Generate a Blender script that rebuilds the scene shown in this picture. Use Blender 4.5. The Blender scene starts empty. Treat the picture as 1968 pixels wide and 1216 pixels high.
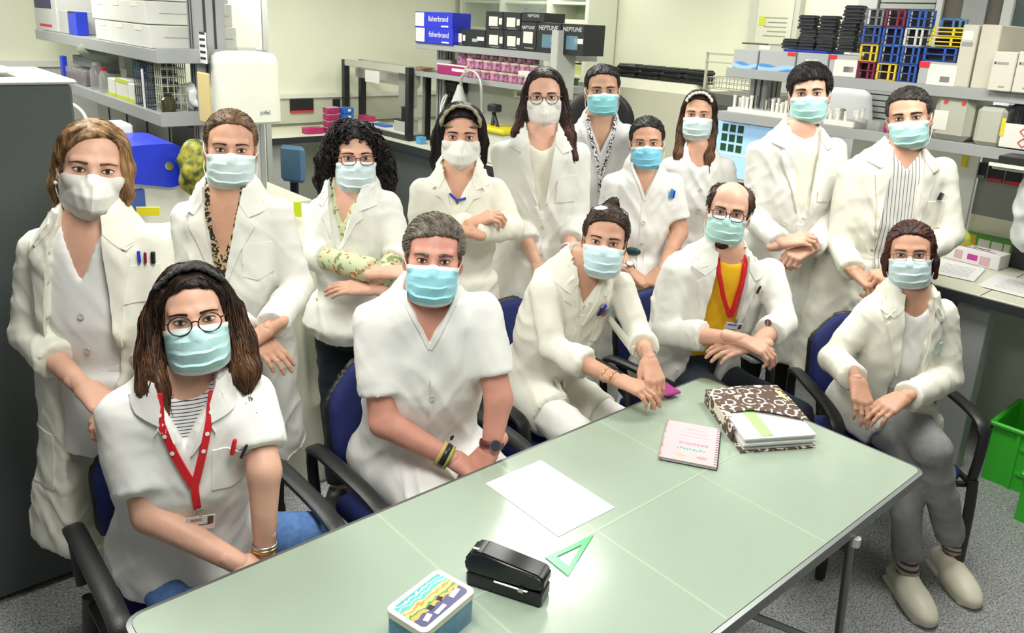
import bpy, bmesh, math, random
import numpy as np
from mathutils import Vector, Matrix
from mathutils.bvhtree import BVHTree

SC = bpy.context.scene
COL = SC.collection
random.seed(7)
RNG = np.random.RandomState(11)

# ------------------------------------------------------------------ camera
FOC, PITCH, ROLL, CX, CY, HC = 1518.0, 0.2768, 0.0484, 984.0, 475.5, 1.9865
W_, H_ = 1968.0, 1216.0
_w = np.array([0, math.cos(PITCH), -math.sin(PITCH)])
_r0 = np.array([1.0, 0, 0]); _u0 = np.cross(_r0, _w)
_r = math.cos(ROLL)*_r0 + math.sin(ROLL)*_u0
_u = -math.sin(ROLL)*_r0 + math.cos(ROLL)*_u0
CAMP = np.array([0, 0, HC])
cam = bpy.data.cameras.new('camera'); camo = bpy.data.objects.new('camera', cam); COL.objects.link(camo)
cam.sensor_fit = 'HORIZONTAL'; cam.sensor_width = 36.0
cam.lens = FOC/W_*36.0
cam.shift_y = -(H_/2-CY)/W_
cam.clip_start = .05
camo.matrix_world = Matrix(((_r[0], _u[0], -_w[0], 0), (_r[1], _u[1], -_w[1], 0), (_r[2], _u[2], -_w[2], HC), (0, 0, 0, 1)))
SC.camera = camo
SC.view_settings.view_transform = 'Standard'
SC.view_settings.look = 'None'
SC.view_settings.gamma = 1.0
SC.view_settings.use_curve_mapping = False
SC.view_settings.exposure = 0.08

# ------------------------------------------------------------------ world + lights
wd = bpy.data.worlds.new('world'); SC.world = wd; wd.use_nodes = True
wd.node_tree.nodes['Background'].inputs[0].default_value = (1.0, .99, .96, 1)
wd.node_tree.nodes['Background'].inputs[1].default_value = 0.12
TH = .7297                                     # the room is turned by this angle against the camera
AX = np.array([math.cos(TH), math.sin(TH), 0]); BX = np.array([-math.sin(TH), math.cos(TH), 0])
def AB(a, b, z=0.0): return a*AX + b*BX + np.array([0, 0, z])
CEIL = 2.75
LIGHTS = [(.6, 1.0), (.6, 3.2), (.6, 5.6), (3.0, 1.0), (3.0, 3.2), (3.0, 5.6), (5.3, 1.0), (5.3, 3.2), (5.3, 5.6)]
def ceiling_lamp_light(a, b):
    l = bpy.data.lights.new('ceiling_light', 'AREA'); l.shape = 'RECTANGLE'; l.size = .58; l.size_y = 1.18
    l.energy = 40 if a < 5 else 15; l.color = (1.0, .985, .93)
    o = bpy.data.objects.new('ceiling_light', l); COL.objects.link(o)
    o.location = AB(a, b, CEIL-.03); o.rotation_euler = (0, 0, TH)
for a, b in LIGHTS: ceiling_lamp_light(a, b)

def ray(x, y): return (x-CX)/FOC*_r - (y-CY)/FOC*_u + _w
def J(x, y, d): return CAMP + ray(x, y)*d
def atZ(x, y, z):
    q = ray(x, y); return CAMP + q*((z-HC)/q[2])
def toA(x, y, a):
    q = ray(x, y); return CAMP + q*(a/(q@AX))
def toB(x, y, b):
    q = ray(x, y); return CAMP + q*(b/(q@BX))
DBG = False
def prj(P):
    P = np.asarray(P, float)-CAMP; dd = P@_w
    return CX+FOC*(P@_r)/dd, CY-FOC*(P@_u)/dd
def nrm(v):
    v = np.asarray(v, float); return v/max(1e-9, np.linalg.norm(v))

# ------------------------------------------------------------------ materials
MATS = {}
def mat(name, col, rough=.6, metal=0.0, var=0.0, vscale=8.0, bump=0.0, bscale=60.0, trans=0.0, alpha=1.0, spec=.5, emit=0.0, sss=0.0, coat=0.0, col2=None, stretch=None, bdist=.02, crease=False):
    if name in MATS: return MATS[name]
    m = bpy.data.materials.new(name); m.use_nodes = True; MATS[name] = m
    nt = m.node_tree; N = nt.nodes; L = nt.links; b = N['Principled BSDF']
    c = (col[0], col[1], col[2], 1)
    b.inputs['Base Color'].default_value = c
    b.inputs['Roughness'].default_value = rough; b.inputs['Metallic'].default_value = metal
    b.inputs['Specular IOR Level'].default_value = spec
    if trans: b.inputs['Transmission Weight'].default_value = trans
    if alpha < 1: b.inputs['Alpha'].default_value = alpha
    if coat: b.inputs['Coat Weight'].default_value = coat
    if sss:
        b.inputs['Subsurface Weight'].default_value = sss; b.inputs['Subsurface Radius'].default_value = (.012, .005, .003)
    if emit:
        b.inputs['Emission Color'].default_value = c; b.inputs['Emission Strength'].default_value = emit
    if var or bump or col2:
        tc = N.new('ShaderNodeTexCoord'); src = tc.outputs['Object']
        if stretch:
            mp = N.new('ShaderNodeMapping'); mp.inputs['Scale'].default_value = stretch; L.new(src, mp.inputs[0]); src = mp.outputs[0]
        if var or col2:
            n = N.new('ShaderNodeTexNoise'); n.inputs['Scale'].default_value = vscale; n.inputs['Detail'].default_value = 4; L.new(src, n.inputs['Vector'])
            r = N.new('ShaderNodeMix'); r.data_type = 'RGBA'
            c2 = col2 or tuple(max(0, v*(1-var)) for v in col)
            r.inputs[6].default_value = c; r.inputs[7].default_value = (*c2, 1)
            mr = N.new('ShaderNodeMapRange'); mr.inputs[1].default_value = .35; mr.inputs[2].default_value = .65
            L.new(n.outputs[0], mr.inputs[0]); L.new(mr.outputs[0], r.inputs[0]); L.new(r.outputs[2], b.inputs['Base Color'])
        if bump:
            n2 = N.new('ShaderNodeTexNoise')
            if crease: n2.noise_type = 'RIDGED_MULTIFRACTAL'
            n2.inputs['Scale'].default_value = bscale; n2.inputs['Detail'].default_value = 3; L.new(src, n2.inputs['Vector'])
            bp = N.new('ShaderNodeBump'); bp.inputs['Strength'].default_value = bump; bp.inputs['Distance'].default_value = bdist
            L.new(n2.outputs[0], bp.inputs['Height']); L.new(bp.outputs[0], b.inputs['Normal'])
    return m

# ------------------------------------------------------------------ mesh helpers
class MB:
    """collects vertices and faces (with material slots) into one mesh"""
    def __init__(s): s.v = []; s.f = []; s.m = []
    def add(s, v, f, mi=0):
        o = len(s.v); s.v += [tuple(float(c) for c in p) for p in v]
        for q in f: s.f.append(tuple(i+o for i in q)); s.m.append(mi)
        return s
    def box(s, c, size, rot=None, mi=0, bev=0.0):
        x, y, z = [k/2 for k in size]
        if bev > 0:
            bev = min(bev, x*.95, y*.95, z*.95)
            pts = []
            for sx in (-1, 1):
                for sy in (-1, 1):
                    for sz in (-1, 1):
                        pts += [(sx*x, sy*(y-bev), sz*(z-bev)), (sx*(x-bev), sy*y, sz*(z-bev)), (sx*(x-bev), sy*(y-bev), sz*z)]
            bm = bmesh.new()
            for p in pts: bm.verts.new(p)
            r = bmesh.ops.convex_hull(bm, input=bm.verts)
            bmesh.ops.dissolve_limit(bm, angle_limit=.01, verts=bm.verts, edges=bm.edges)
            bmesh.ops.recalc_face_normals(bm, faces=bm.faces)
            bm.verts.index_update()
            v = [tuple(q.co) for q in bm.verts]; f = [tuple(q.index for q in fc.verts) for fc in bm.faces]; bm.free()
        else:
            v = [(sx*x, sy*y, sz*z) for sx in (-1, 1) for sy in (-1, 1) for sz in (-1, 1)]
            f = [(0, 1, 3, 2), (4, 6, 7, 5), (0, 4, 5, 1), (2, 3, 7, 6), (0, 2, 6, 4), (1, 5, 7, 3)]
        v = np.array(v)
        if rot is not None: v = v@np.array(rot).T
        return s.add(v+np.array(c), f, mi)
    def lathe(s, prof, c=(0, 0, 0), n=20, rot=None, mi=0, sx=1.0, sy=1.0, cap=True):
        v = []; f = []
        for r, z in prof:
            for i in range(n):
                t = 2*math.pi*i/n; v.append((r*math.cos(t)*sx, r*math.sin(t)*sy, z))
        for k in range(len(prof)-1):
            for i in range(n):
                j = (i+1) % n; f.append((k*n+i, k*n+j, (k+1)*n+j, (k+1)*n+i))
        if cap:
            f.append(tuple(range(n))[::-1]); o = (len(prof)-1)*n; f.append(tuple(o+i for i in range(n)))
        v = np.array(v)
        if rot is not None: v = v@np.array(rot).T
        return s.add(v+np.array(c), f, mi)
    def tube(s, pts, r, n=8, closed=False, mi=0, sq=None, cap=True):
        P = np.array(pts, float); m = len(P)
        R = np.full(m, r) if np.isscalar(r) else np.array(r, float)
        if closed: T = np.roll(P, -1, 0)-np.roll(P, 1, 0)
        else: T = np.gradient(P, axis=0)
        T /= np.linalg.norm(T, axis=1)[:, None]+1e-12
        up = np.array([0, 0, 1.0]) if abs(T[0, 2]) < .9 else np.array([1.0, 0, 0])
        U = np.cross(T[0], up); U /= np.linalg.norm(U)
        v = []; f = []
        for i in range(m):
            U = U-T[i]*(U@T[i]); U /= np.linalg.norm(U)+1e-12
            V = np.cross(T[i], U)
            for k in range(n):
                t = 2*math.pi*(k+.5)/n; a, b = math.cos(t), math.sin(t)
                if sq: a *= sq[0]; b *= sq[1]
                v.append(P[i]+R[i]*(a*U+b*V))
        for i in range(m if closed else m-1):
            j = (i+1) % m
            for k in range(n):
                l = (k+1) % n; f.append((i*n+k, j*n+k, j*n+l, i*n+l))
        if cap and not closed: f.append(tuple(range(n))); f.append(tuple((m-1)*n+k for k in range(n))[::-1])
        return s.add(v, f, mi)
    def prism(s, poly, h, M=None, mi=0, z0=0.0):
        n = len(poly); v = [(x, y, z0) for x, y in poly]+[(x, y, z0+h) for x, y in poly]
        f = [tuple(range(n))[::-1], tuple(n+i for i in range(n))]+[(i, (i+1) % n, n+(i+1) % n, n+i) for i in range(n)]
        v = np.array(v)
        if M is not None: v = v@np.array(M)[:3, :3].T+np.array(M)[:3, 3]
        return s.add(v, f, mi)
    def build(s, name, mats, parent=None, smooth=None, loc=None):
        return mkobj(name, s.v, s.f, mats, parent, smooth, s.m, loc)

def mkobj(name, v, f, mats, parent=None, smooth=None, mi=None, loc=None):
    """one mesh object; vertices are given in world space, the object's origin at loc / the parent's place"""
    me = bpy.data.meshes.new(name)
    V = np.array(v, float).reshape(-1, 3)
    base = np.zeros(3)
    p = parent
    while p is not None: base += np.array(p['_o']); p = None
    if loc is not None: base = np.array(loc, float)
    me.from_pydata((V-base).tolist(), [], f if isinstance(f, list) else f.tolist())
    o = bpy.data.objects.new(name, me); COL.objects.link(o)
    if not isinstance(mats, (list, tuple)): mats = [mats]
    for m in mats: me.materials.append(m)
    if mi is not None and len(mats) > 1: me.polygons.foreach_set('material_index', mi)
    if smooth is not None:
        if smooth >= 3.1: me.polygons.foreach_set('use_smooth', [True]*len(me.polygons))
        else:
            me.polygons.foreach_set('use_smooth', [True]*len(me.polygons)); me.set_sharp_from_angle(angle=smooth)
    o['_o'] = base.tolist()
    if parent is not None:
        o.parent = parent
        o.location = base-np.array(parent['_o'])
    else: o.location = base
    me.update()
    return o
def tag(o, label, cat, group=None):
    o['label'] = label; o['category'] = cat
    if group: o['group'] = group
    return o
def struct(o): o['kind'] = 'structure'; return o
def empty(name, loc):
    o = bpy.data.objects.new(name, None); COL.objects.link(o); o.location = loc; o['_o'] = [float(c) for c in loc]
    o.empty_display_size = .05
    return o
def rz(t):
    c, s = math.cos(t), math.sin(t); return np.array([[c, -s, 0], [s, c, 0], [0, 0, 1.0]])
RAB = rz(TH)                                   # room axes: local x along A, local y along B

# ------------------------------------------------------------------ signed-distance modelling
class Field:
    def __init__(s, lo, hi, h):
        s.h = h; s.lo = np.array(lo, float)
        n = np.ceil((np.array(hi)-s.lo)/h).astype(int)+1
        s.ax = [(s.lo[i]+h*np.arange(n[i])).astype(np.float32) for i in range(3)]
        s.d = np.full(n, .25, np.float32)
    def win(s, lo, hi):
        sl = []
        for i in range(3):
            a = max(0, int((lo[i]-s.lo[i])/s.h)); b = min(len(s.ax[i]), int((hi[i]-s.lo[i])/s.h)+2)
            if b <= a: return None
            sl.append(slice(a, b))
        return tuple(sl)
    def pts(s, w): return s.ax[0][w[0]][:, None, None], s.ax[1][w[1]][None, :, None], s.ax[2][w[2]][None, None, :]
    def put(s, fn, lo, hi, k=.02, op='u'):
        pad = 2*k+3*s.h
        w = s.win(np.array(lo)-pad, np.array(hi)+pad)
        if w is None: return s
        dn = fn(*s.pts(w)); a = s.d[w]
        if op == 'u':
            if k > 0:
                h = np.maximum(k-np.abs(a-dn), 0)/k; s.d[w] = np.minimum(a, dn)-h*h*k*.25
            else: s.d[w] = np.minimum(a, dn)
        else:
            dn = -dn
            if k > 0:
                h = np.maximum(k-np.abs(a-dn), 0)/k; s.d[w] = np.maximum(a, dn)+h*h*k*.25
            else: s.d[w] = np.maximum(a, dn)
        return s
    def cone(s, a, b, ra, rb, k=.02, op='u', clip=False, flat=None):
        a = np.array(a, np.float32); b = np.array(b, np.float32); ab = b-a; L2 = float(ab@ab)+1e-9; L = math.sqrt(L2)
        R = max(ra, rb)
        def fn(X, Y, Z):
            x, y, z = X-a[0], Y-a[1], Z-a[2]
            tt = (x*ab[0]+y*ab[1]+z*ab[2])/L2; t = np.clip(tt, 0, 1)
            dx, dy, dz = x-t*ab[0], y-t*ab[1], z-t*ab[2]
            r = ra+(rb-ra)*t
            if flat is not None:                # squash along a direction (radius factor flat[1])
                n, q = flat; w = dx*n[0]+dy*n[1]+dz*n[2]
                d = np.sqrt(dx*dx+dy*dy+dz*dz+w*w*(1/(q*q)-1))-r
                d *= (q+1)/2 if q < 1 else 1
            else: d = np.sqrt(dx*dx+dy*dy+dz*dz)-r
            if clip: d = np.maximum(d, (tt-1)*L)
            return d.astype(np.float32)
        return s.put(fn, np.minimum(a, b)-R, np.maximum(a, b)+R, k, op)
    def ell(s, c, r, M=None, k=.02, op='u'):
        c = np.array(c, np.float32); r = np.array(r, np.float32); M = np.eye(3) if M is None else np.array(M)
        ext = np.sqrt(((M*r[None, :])**2).sum(1))
        def fn(X, Y, Z):
            x, y, z = X-c[0], Y-c[1], Z-c[2]
            q = [(x*M[0, i]+y*M[1, i]+z*M[2, i])/r[i] for i in range(3)]
            k0 = np.sqrt(q[0]**2+q[1]**2+q[2]**2); k1 = np.sqrt((q[0]/r[0])**2+(q[1]/r[1])**2+(q[2]/r[2])**2)+1e-6
            return (k0*(k0-1)/k1).astype(np.float32)
        return s.put(fn, c-ext, c+ext, k, op)
    def rbox(s, c, half, M=None, rad=.005, k=0.0, op='u'):
        c = np.array(c, np.float32); half = np.array(half, np.float32); M = np.eye(3) if M is None else np.array(M)
        ext = (np.abs(M)*half[None, :]).sum(1)
        def fn(X, Y, Z):
            x, y, z = X-c[0], Y-c[1], Z-c[2]
            q = [np.abs(x*M[0, i]+y*M[1, i]+z*M[2, i])-half[i]+rad for i in range(3)]
            o = np.sqrt(sum(np.maximum(v, 0)**2 for v in q))
            return (o+np.minimum(np.maximum(np.maximum(q[0], q[1]), q[2]), 0)-rad).astype(np.float32)
        return s.put(fn, c-ext, c+ext, k, op)
    def loft(s, O, M, lev, k=.03, n=2.3, op='u'):
        """lev: (z, cx, cy, a, b) in the frame O, M (columns x y z)"""
        lev = sorted(lev); Zs = np.array([l[0] for l in lev]); A = np.array(lev, float)
        O = np.array(O, float); M = np.array(M, float)
        R = max(A[:, 3].max(), A[:, 4].max())+max(np.abs(A[:, 1]).max(), np.abs(A[:, 2]).max())
        e0 = O+M[:, 2]*Zs[0]; e1 = O+M[:, 2]*Zs[-1]
        def fn(X, Y, Z):
            x, y, z = X-O[0], Y-O[1], Z-O[2]
            lx = x*M[0, 0]+y*M[1, 0]+z*M[2, 0]; ly = x*M[0, 1]+y*M[1, 1]+z*M[2, 1]; lz = x*M[0, 2]+y*M[1, 2]+z*M[2, 2]
            cx = np.interp(lz, Zs, A[:, 1]); cy = np.interp(lz, Zs, A[:, 2]); a = np.interp(lz, Zs, A[:, 3]); b = np.interp(lz, Zs, A[:, 4])
            q = (np.abs((lx-cx)/a)**n+np.abs((ly-cy)/b)**n)**(1/n)
            d = (q-1)*np.minimum(a, b)
            d = np.maximum(d, np.maximum(lz-Zs[-1], Zs[0]-lz))
            return d.astype(np.float32)
        return s.put(fn, np.minimum(e0, e1)-R, np.maximum(e0, e1)+R, k, op)
    def mesh(s):
        d = s.d; sg = d < 0
        c = np.zeros(np.array(d.shape)-1, np.int8)
        for i in (0, 1):
            for j in (0, 1):
                for k in (0, 1): c += sg[i:d.shape[0]-1+i, j:d.shape[1]-1+j, k:d.shape[2]-1+k]
        act = (c > 0) & (c < 8)
        I = np.argwhere(act)
        if len(I) == 0: return np.zeros((0, 3)), np.zeros((0, 4), int)
        idx = np.full(act.shape, -1, np.int32); idx[act] = np.arange(len(I))
        val = {}
        for i in (0, 1):
            for j in (0, 1):
                for k in (0, 1): val[(i, j, k)] = d[I[:, 0]+i, I[:, 1]+j, I[:, 2]+k]
        acc = np.zeros((len(I), 3)); cnt = np.zeros(len(I))
        for p in val:
            for ax in range(3):
                if p[ax] == 0:
                    q = list(p); q[ax] = 1; q = tuple(q); a, b = val[p], val[q]
                    m = (a < 0) != (b < 0); t = np.where(m, a/np.where(m, a-b, 1), 0)
                    for e in range(3): acc[:, e] += np.where(m, p[e]+(t if e == ax else 0), 0)
                    cnt += m
        V = s.lo+(I+acc/cnt[:, None])*s.h
        Fs = []
        for ax in range(3):
            o1, o2 = (ax+1) % 3, (ax+2) % 3
            a = [slice(None)]*3; b = [slice(None)]*3; a[ax] = slice(0, -1); b[ax] = slice(1, None)
            ch = sg[tuple(a)] != sg[tuple(b)]
            E = np.argwhere(ch); E = E[(E[:, o1] > 0) & (E[:, o2] > 0) & (E[:, o1] < d.shape[o1]-1) & (E[:, o2] < d.shape[o2]-1)]
            ins = sg[E[:, 0], E[:, 1], E[:, 2]]
            def at(u, v):
                q = E.copy(); q[:, o1] += u; q[:, o2] += v; return idx[q[:, 0], q[:, 1], q[:, 2]]
            Q = np.stack([at(-1, -1), at(0, -1), at(0, 0), at(-1, 0)], 1)
            Q[~ins] = Q[~ins][:, ::-1]
            Fs.append(Q)
        return V, np.concatenate(Fs)

def vnormals(V, Fq):
    a, b, c, d = (V[Fq[:, i]] for i in range(4))
    n = np.cross(c-a, d-b); N = np.zeros_like(V)
    for i in range(4): np.add.at(N, Fq[:, i], n)
    return N/(np.linalg.norm(N, axis=1)[:, None]+1e-12)
def smooth_mesh(V, Fq, it=1, lam=.5):
    e = np.concatenate([Fq[:, [0, 1]], Fq[:, [1, 2]], Fq[:, [2, 3]], Fq[:, [3, 0]]])
    deg = np.bincount(e[:, 0], minlength=len(V))+np.bincount(e[:, 1], minlength=len(V))
    for _ in range(it):
        S = np.zeros_like(V)
        for k in range(3): S[:, k] = np.bincount(e[:, 0], V[e[:, 1], k], len(V))+np.bincount(e[:, 1], V[e[:, 0], k], len(V))
        V = V+lam*(S/np.maximum(deg, 1)[:, None]-V)
    return V
_NT = RNG.rand(32, 32, 32).astype(np.float32)
def noise3(P):
    i = np.floor(P).astype(int); f = P-i; f = f*f*(3-2*f); i &= 31; j = (i+1) & 31
    def g(a, b, c): return _NT[a[:, 0], b[:, 1], c[:, 2]]
    x0 = g(i, i, i)*(1-f[:, 0])+g(j, i, i)*f[:, 0]; x1 = g(i, j, i)*(1-f[:, 0])+g(j, j, i)*f[:, 0]
    x2 = g(i, i, j)*(1-f[:, 0])+g(j, i, j)*f[:, 0]; x3 = g(i, j, j)*(1-f[:, 0])+g(j, j, j)*f[:, 0]
    y0 = x0*(1-f[:, 1])+x1*f[:, 1]; y1 = x2*(1-f[:, 1])+x3*f[:, 1]
    return (y0*(1-f[:, 2])+y1*f[:, 2])*2-1
def ridge(P): return (1-np.abs(noise3(P))*2.2)         # crease-like
# ------------------------------------------------------------------ people
def patch(bvh, O, M, poly, off=.004, res=.014, thick=.004, ysign=-1, depth=.6):
    """a flat piece of cloth with outline poly (x, z) laid on a surface seen from the front of frame O, M"""
    bm = bmesh.new()
    vs = [bm.verts.new((x, 0, z)) for x, z in poly]
    bm.faces.new(vs); bmesh.ops.triangulate(bm, faces=bm.faces[:])
    for _ in range(5):
        es = [e for e in bm.edges if e.calc_length() > res]
        if not es: break
        bmesh.ops.subdivide_edges(bm, edges=es, cuts=1); bmesh.ops.triangulate(bm, faces=bm.faces[:])
    bm.verts.index_update(); bm.edges.ensure_lookup_table()
    P = []; Nn = []
    fw = Vector(M[:, 1]*-ysign)
    last = None
    for v in bm.verts:
        o = Vector(O+M@np.array([v.co.x, ysign*depth, v.co.z]))
        hit = bvh.ray_cast(o, fw)
        if hit[0] is None:
            hit = bvh.find_nearest(Vector(O+M@np.array([v.co.x, ysign*.12, v.co.z])))
        P.append(np.array(hit[0])); Nn.append(np.array(hit[1]))
    P = np.array(P); Nn = np.array(Nn); Nn = Nn*.4-np.array(fw)*.6
    F = [tuple(v.index for v in f.verts) for f in bm.faces]
    # orient outwards
    a, b, c = (P[[f[i] for f in F]] for i in range(3))
    fl = (np.cross(b-a, c-a)@np.array(fw)) > 0
    F = [f[::-1] if k else f for f, k in zip(F, fl)]
    be = [(e.verts[0].index, e.verts[1].index) for e in bm.edges if len(e.link_faces) == 1]
    n = len(P); bm.free()
    top = P+Nn*(off+thick); bot = P-Nn*.003
    F2 = list(F)
    for i, j in be: F2.append((i, j, n+j, n+i))
    return np.concatenate([top, bot]), F2
def ribbon_poly(pts, wdt):
    p = np.array(pts, float); t = np.gradient(p, axis=0); t /= np.linalg.norm(t, axis=1)[:, None]+1e-9
    nn = np.stack([-t[:, 1], t[:, 0]], 1)*wdt/2
    return [tuple(q) for q in (p+nn)]+[tuple(q) for q in (p-nn)[::-1]]
def interp(pts, n):
    p = np.array(pts, float); s = np.r_[0, np.cumsum(np.linalg.norm(np.diff(p, axis=0), axis=1))]
    q = np.linspace(0, s[-1], n); return np.stack([np.interp(q, s, p[:, k]) for k in range(p.shape[1])], 1)
def spline(pts, n):
    p = np.array(pts, float); m = len(p)
    if m < 3: return interp(p, n)
    ex = np.vstack([2*p[0]-p[1], p, 2*p[-1]-p[-2]]); out = []
    for t in np.linspace(0, m-1, n):
        i = min(int(t), m-2); f = t-i; a, b, c, d = ex[i:i+4]
        out.append(.5*((2*b)+(-a+c)*f+(2*a-5*b+4*c-d)*f*f+(-a+3*b-3*c+d)*f**3))
    return np.array(out)

def hand_mesh(wrist, fdir, pn, left, curl=.35, sc=1.0, spread=.0, thumb_in=.3, h=.0034):
    f = nrm(fdir); n = np.array(pn, float); n = nrm(n-f*(n@f)); s = np.cross(f, n)*(-1 if left else 1)
    wr = np.array(wrist, float)
    lo = wr-.05*np.ones(3)+np.minimum(0, f*.2); hi = wr+.05*np.ones(3)+np.maximum(0, f*.2)
    lo -= .05; hi += .05
    fd = Field(lo, hi, h)
    P = lambda a, b, c: wr+sc*(a*f+b*s+c*n)
    K = [(.088, .030), (.094, .010), (.090, -.011), (.080, -.030)]
    fd.cone(P(-.045, 0, 0), P(.012, 0, 0), .024*sc, .0235*sc, .02, flat=(n, .85))
    for i, (a, b) in enumerate(K):
        fd.cone(P(.012, b*.45, 0), P(a, b, .002), .0165*sc, .0125*sc, .012, flat=(n, .92))
    LN = [(.043, .026, .021), (.047, .030, .022), (.044, .028, .021), (.035, .021, .019)]
    for i, (a, b) in enumerate(K):
        ang = 0.0; p = P(a, b, .002); r = [.0098, .0088, .0080, .0068]
        sp = (b/.03)*(.05+spread)
        for j, l in enumerate(LN[i]):
            ang += curl*(1.0 if j == 0 else 1.15)*(1+.08*i)
            dv = math.cos(ang)*nrm(f+sp*s)+math.sin(ang)*n
            q = p+dv*l*sc; fd.cone(p, q, r[j]*sc*(.92 if i == 3 else 1), r[j+1]*sc*(.92 if i == 3 else 1), .003 if j else .006); p = q
    b0 = P(.018, .026, .006); b1 = P(.048, .046-.012*thumb_in, .014+.014*thumb_in)
    fd.cone(b0, b1, .0165*sc, .0125*sc, .014)
    b2 = b1+sc*.031*nrm(f*.85+s*(.45-.8*thumb_in)+n*.35*thumb_in); fd.cone(b1, b2, .0115*sc, .0098*sc, .004)
    b3 = b2+sc*.024*nrm(f+s*(.2-.7*thumb_in)+n*.3*thumb_in); fd.cone(b2, b3, .0098*sc, .0075*sc, .003)
    V, F = fd.mesh(); V = smooth_mesh(V, F, 1, .4)
    return V, F

SKIN = {}
def skin_mat(kind):
    c = {'fair': (.76, .44, .32), 'pink': (.74, .39, .29), 'tan': (.67, .37, .25), 'olive': (.55, .32, .21), 'red': (.70, .33, .25)}[kind]
    return mat('skin_'+kind, c, .48, var=.16, vscale=14, bump=.12, bscale=220, sss=.12, spec=.4, bdist=.004)
def hair_mat(kind):
    A = {'brown': ((.060, .028, .014), (.018, .009, .005)), 'black': ((.014, .010, .009), (.005, .004, .004)), 'blond': ((.40, .235, .10), (.085, .042, .018)),
         'darkblond': ((.20, .11, .05), (.07, .036, .018)), 'grey': ((.22, .19, .15), (.07, .055, .04)), 'salt': ((.05, .045, .04), (.014, .012, .011)), 'redbrown': ((.085, .026, .018), (.022, .009, .008)),
         'ombre': ((.16, .075, .035), (.05, .022, .012)), 'darkbrown': ((.032, .016, .010), (.011, .006, .004))}[kind]
    return mat('hair_'+kind, A[0], .5, var=.5, vscale=38, col2=A[1], stretch=(1, 1, .35), bump=.5, bscale=160, spec=.3, bdist=.004)

def head_shape(fem):
    """head in its own frame: x to the person's left, y to the back, z up, eyes at z = 0"""
    fd = Field((-.12, -.15, -.22), (.12, .14, .15), .0046)
    w = .96 if fem else 1.0
    fd.ell((0, .016, .034), (.0755*w, .097, .083), k=.0)
    fd.ell((0, -.022, .012), (.068*w, .066, .080), k=.03)
    fd.ell((0, -.026, -.045), (.060*w, .062, .070), k=.03)
    fd.cone((0, -.058, -.092), (0, -.066, -.100), .026 if fem else .031, .021 if fem else .025, k=.035)
    for s in (-1, 1):
        fd.cone((s*.056*w, .0, -.055), (s*.022, -.060, -.100), .017, .016, k=.03)      # jaw
        fd.ell((s*.046*w, -.062, -.024), (.021, .018, .017), k=.025)                    # cheekbone
        fd.ell((s*.031, -.0965, -.001), (.016, .014, .010), k=.016, op='s')             # eye socket
        fd.ell((s*.031, -.0765, -.001), (.0145, .0135, .0120), k=.008)                  # lids over the eyeball
        fd.cone((s*.014, -.0895, .019), (s*.048*w, -.074, .020), .008, .007, k=.016)    # brow
    fd.cone((0, -.086, .008), (0, -.111, -.036), .0085, .0125, k=.014)                  # nose
    for s in (-1, 1): fd.ell((s*.011, -.100, -.038), (.009, .010, .008), k=.008)
    fd.cone((0, .026, -.045), (0, .034, -.115), .047 if fem else .055, .048 if fem else .057, k=.03)
    for s in (-1, 1):                                                                  # ears
        R = np.array(Matrix.Rotation(s*.35, 3, 'Z') @ Matrix.Rotation(-.2, 3, 'X'))
        fd.ell((s*.0800*w, .014, -.010), (.0085, .0185, .031), R, k=.006)
        fd.ell((s*.0875*w, .008, -.006), (.006, .009, .018), R, k=.004, op='s')
        fd.ell((s*.0775*w, .006, -.036), (.007, .010, .010), R, k=.006)
    V, F = fd.mesh(); V = smooth_mesh(V, F, 2, .5)
    return V, F
HEADS = {}
def head_base(fem):
    if fem not in HEADS:
        V, F = head_shape(fem); HEADS[fem] = (V, F, BVHTree.FromPolygons(V.tolist(), F.tolist()))
    return HEADS[fem]
def face_pt(bvh, x, z, off=0.0):
    h = bvh.ray_cast(Vector((x, -.4, z)), Vector((0, 1, 0)))
    if h[0] is None: return np.array([x, -.05, z]), np.array([0, -1, 0])
    return np.array(h[0])+np.array(h[1])*off, np.array(h[1])

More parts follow.
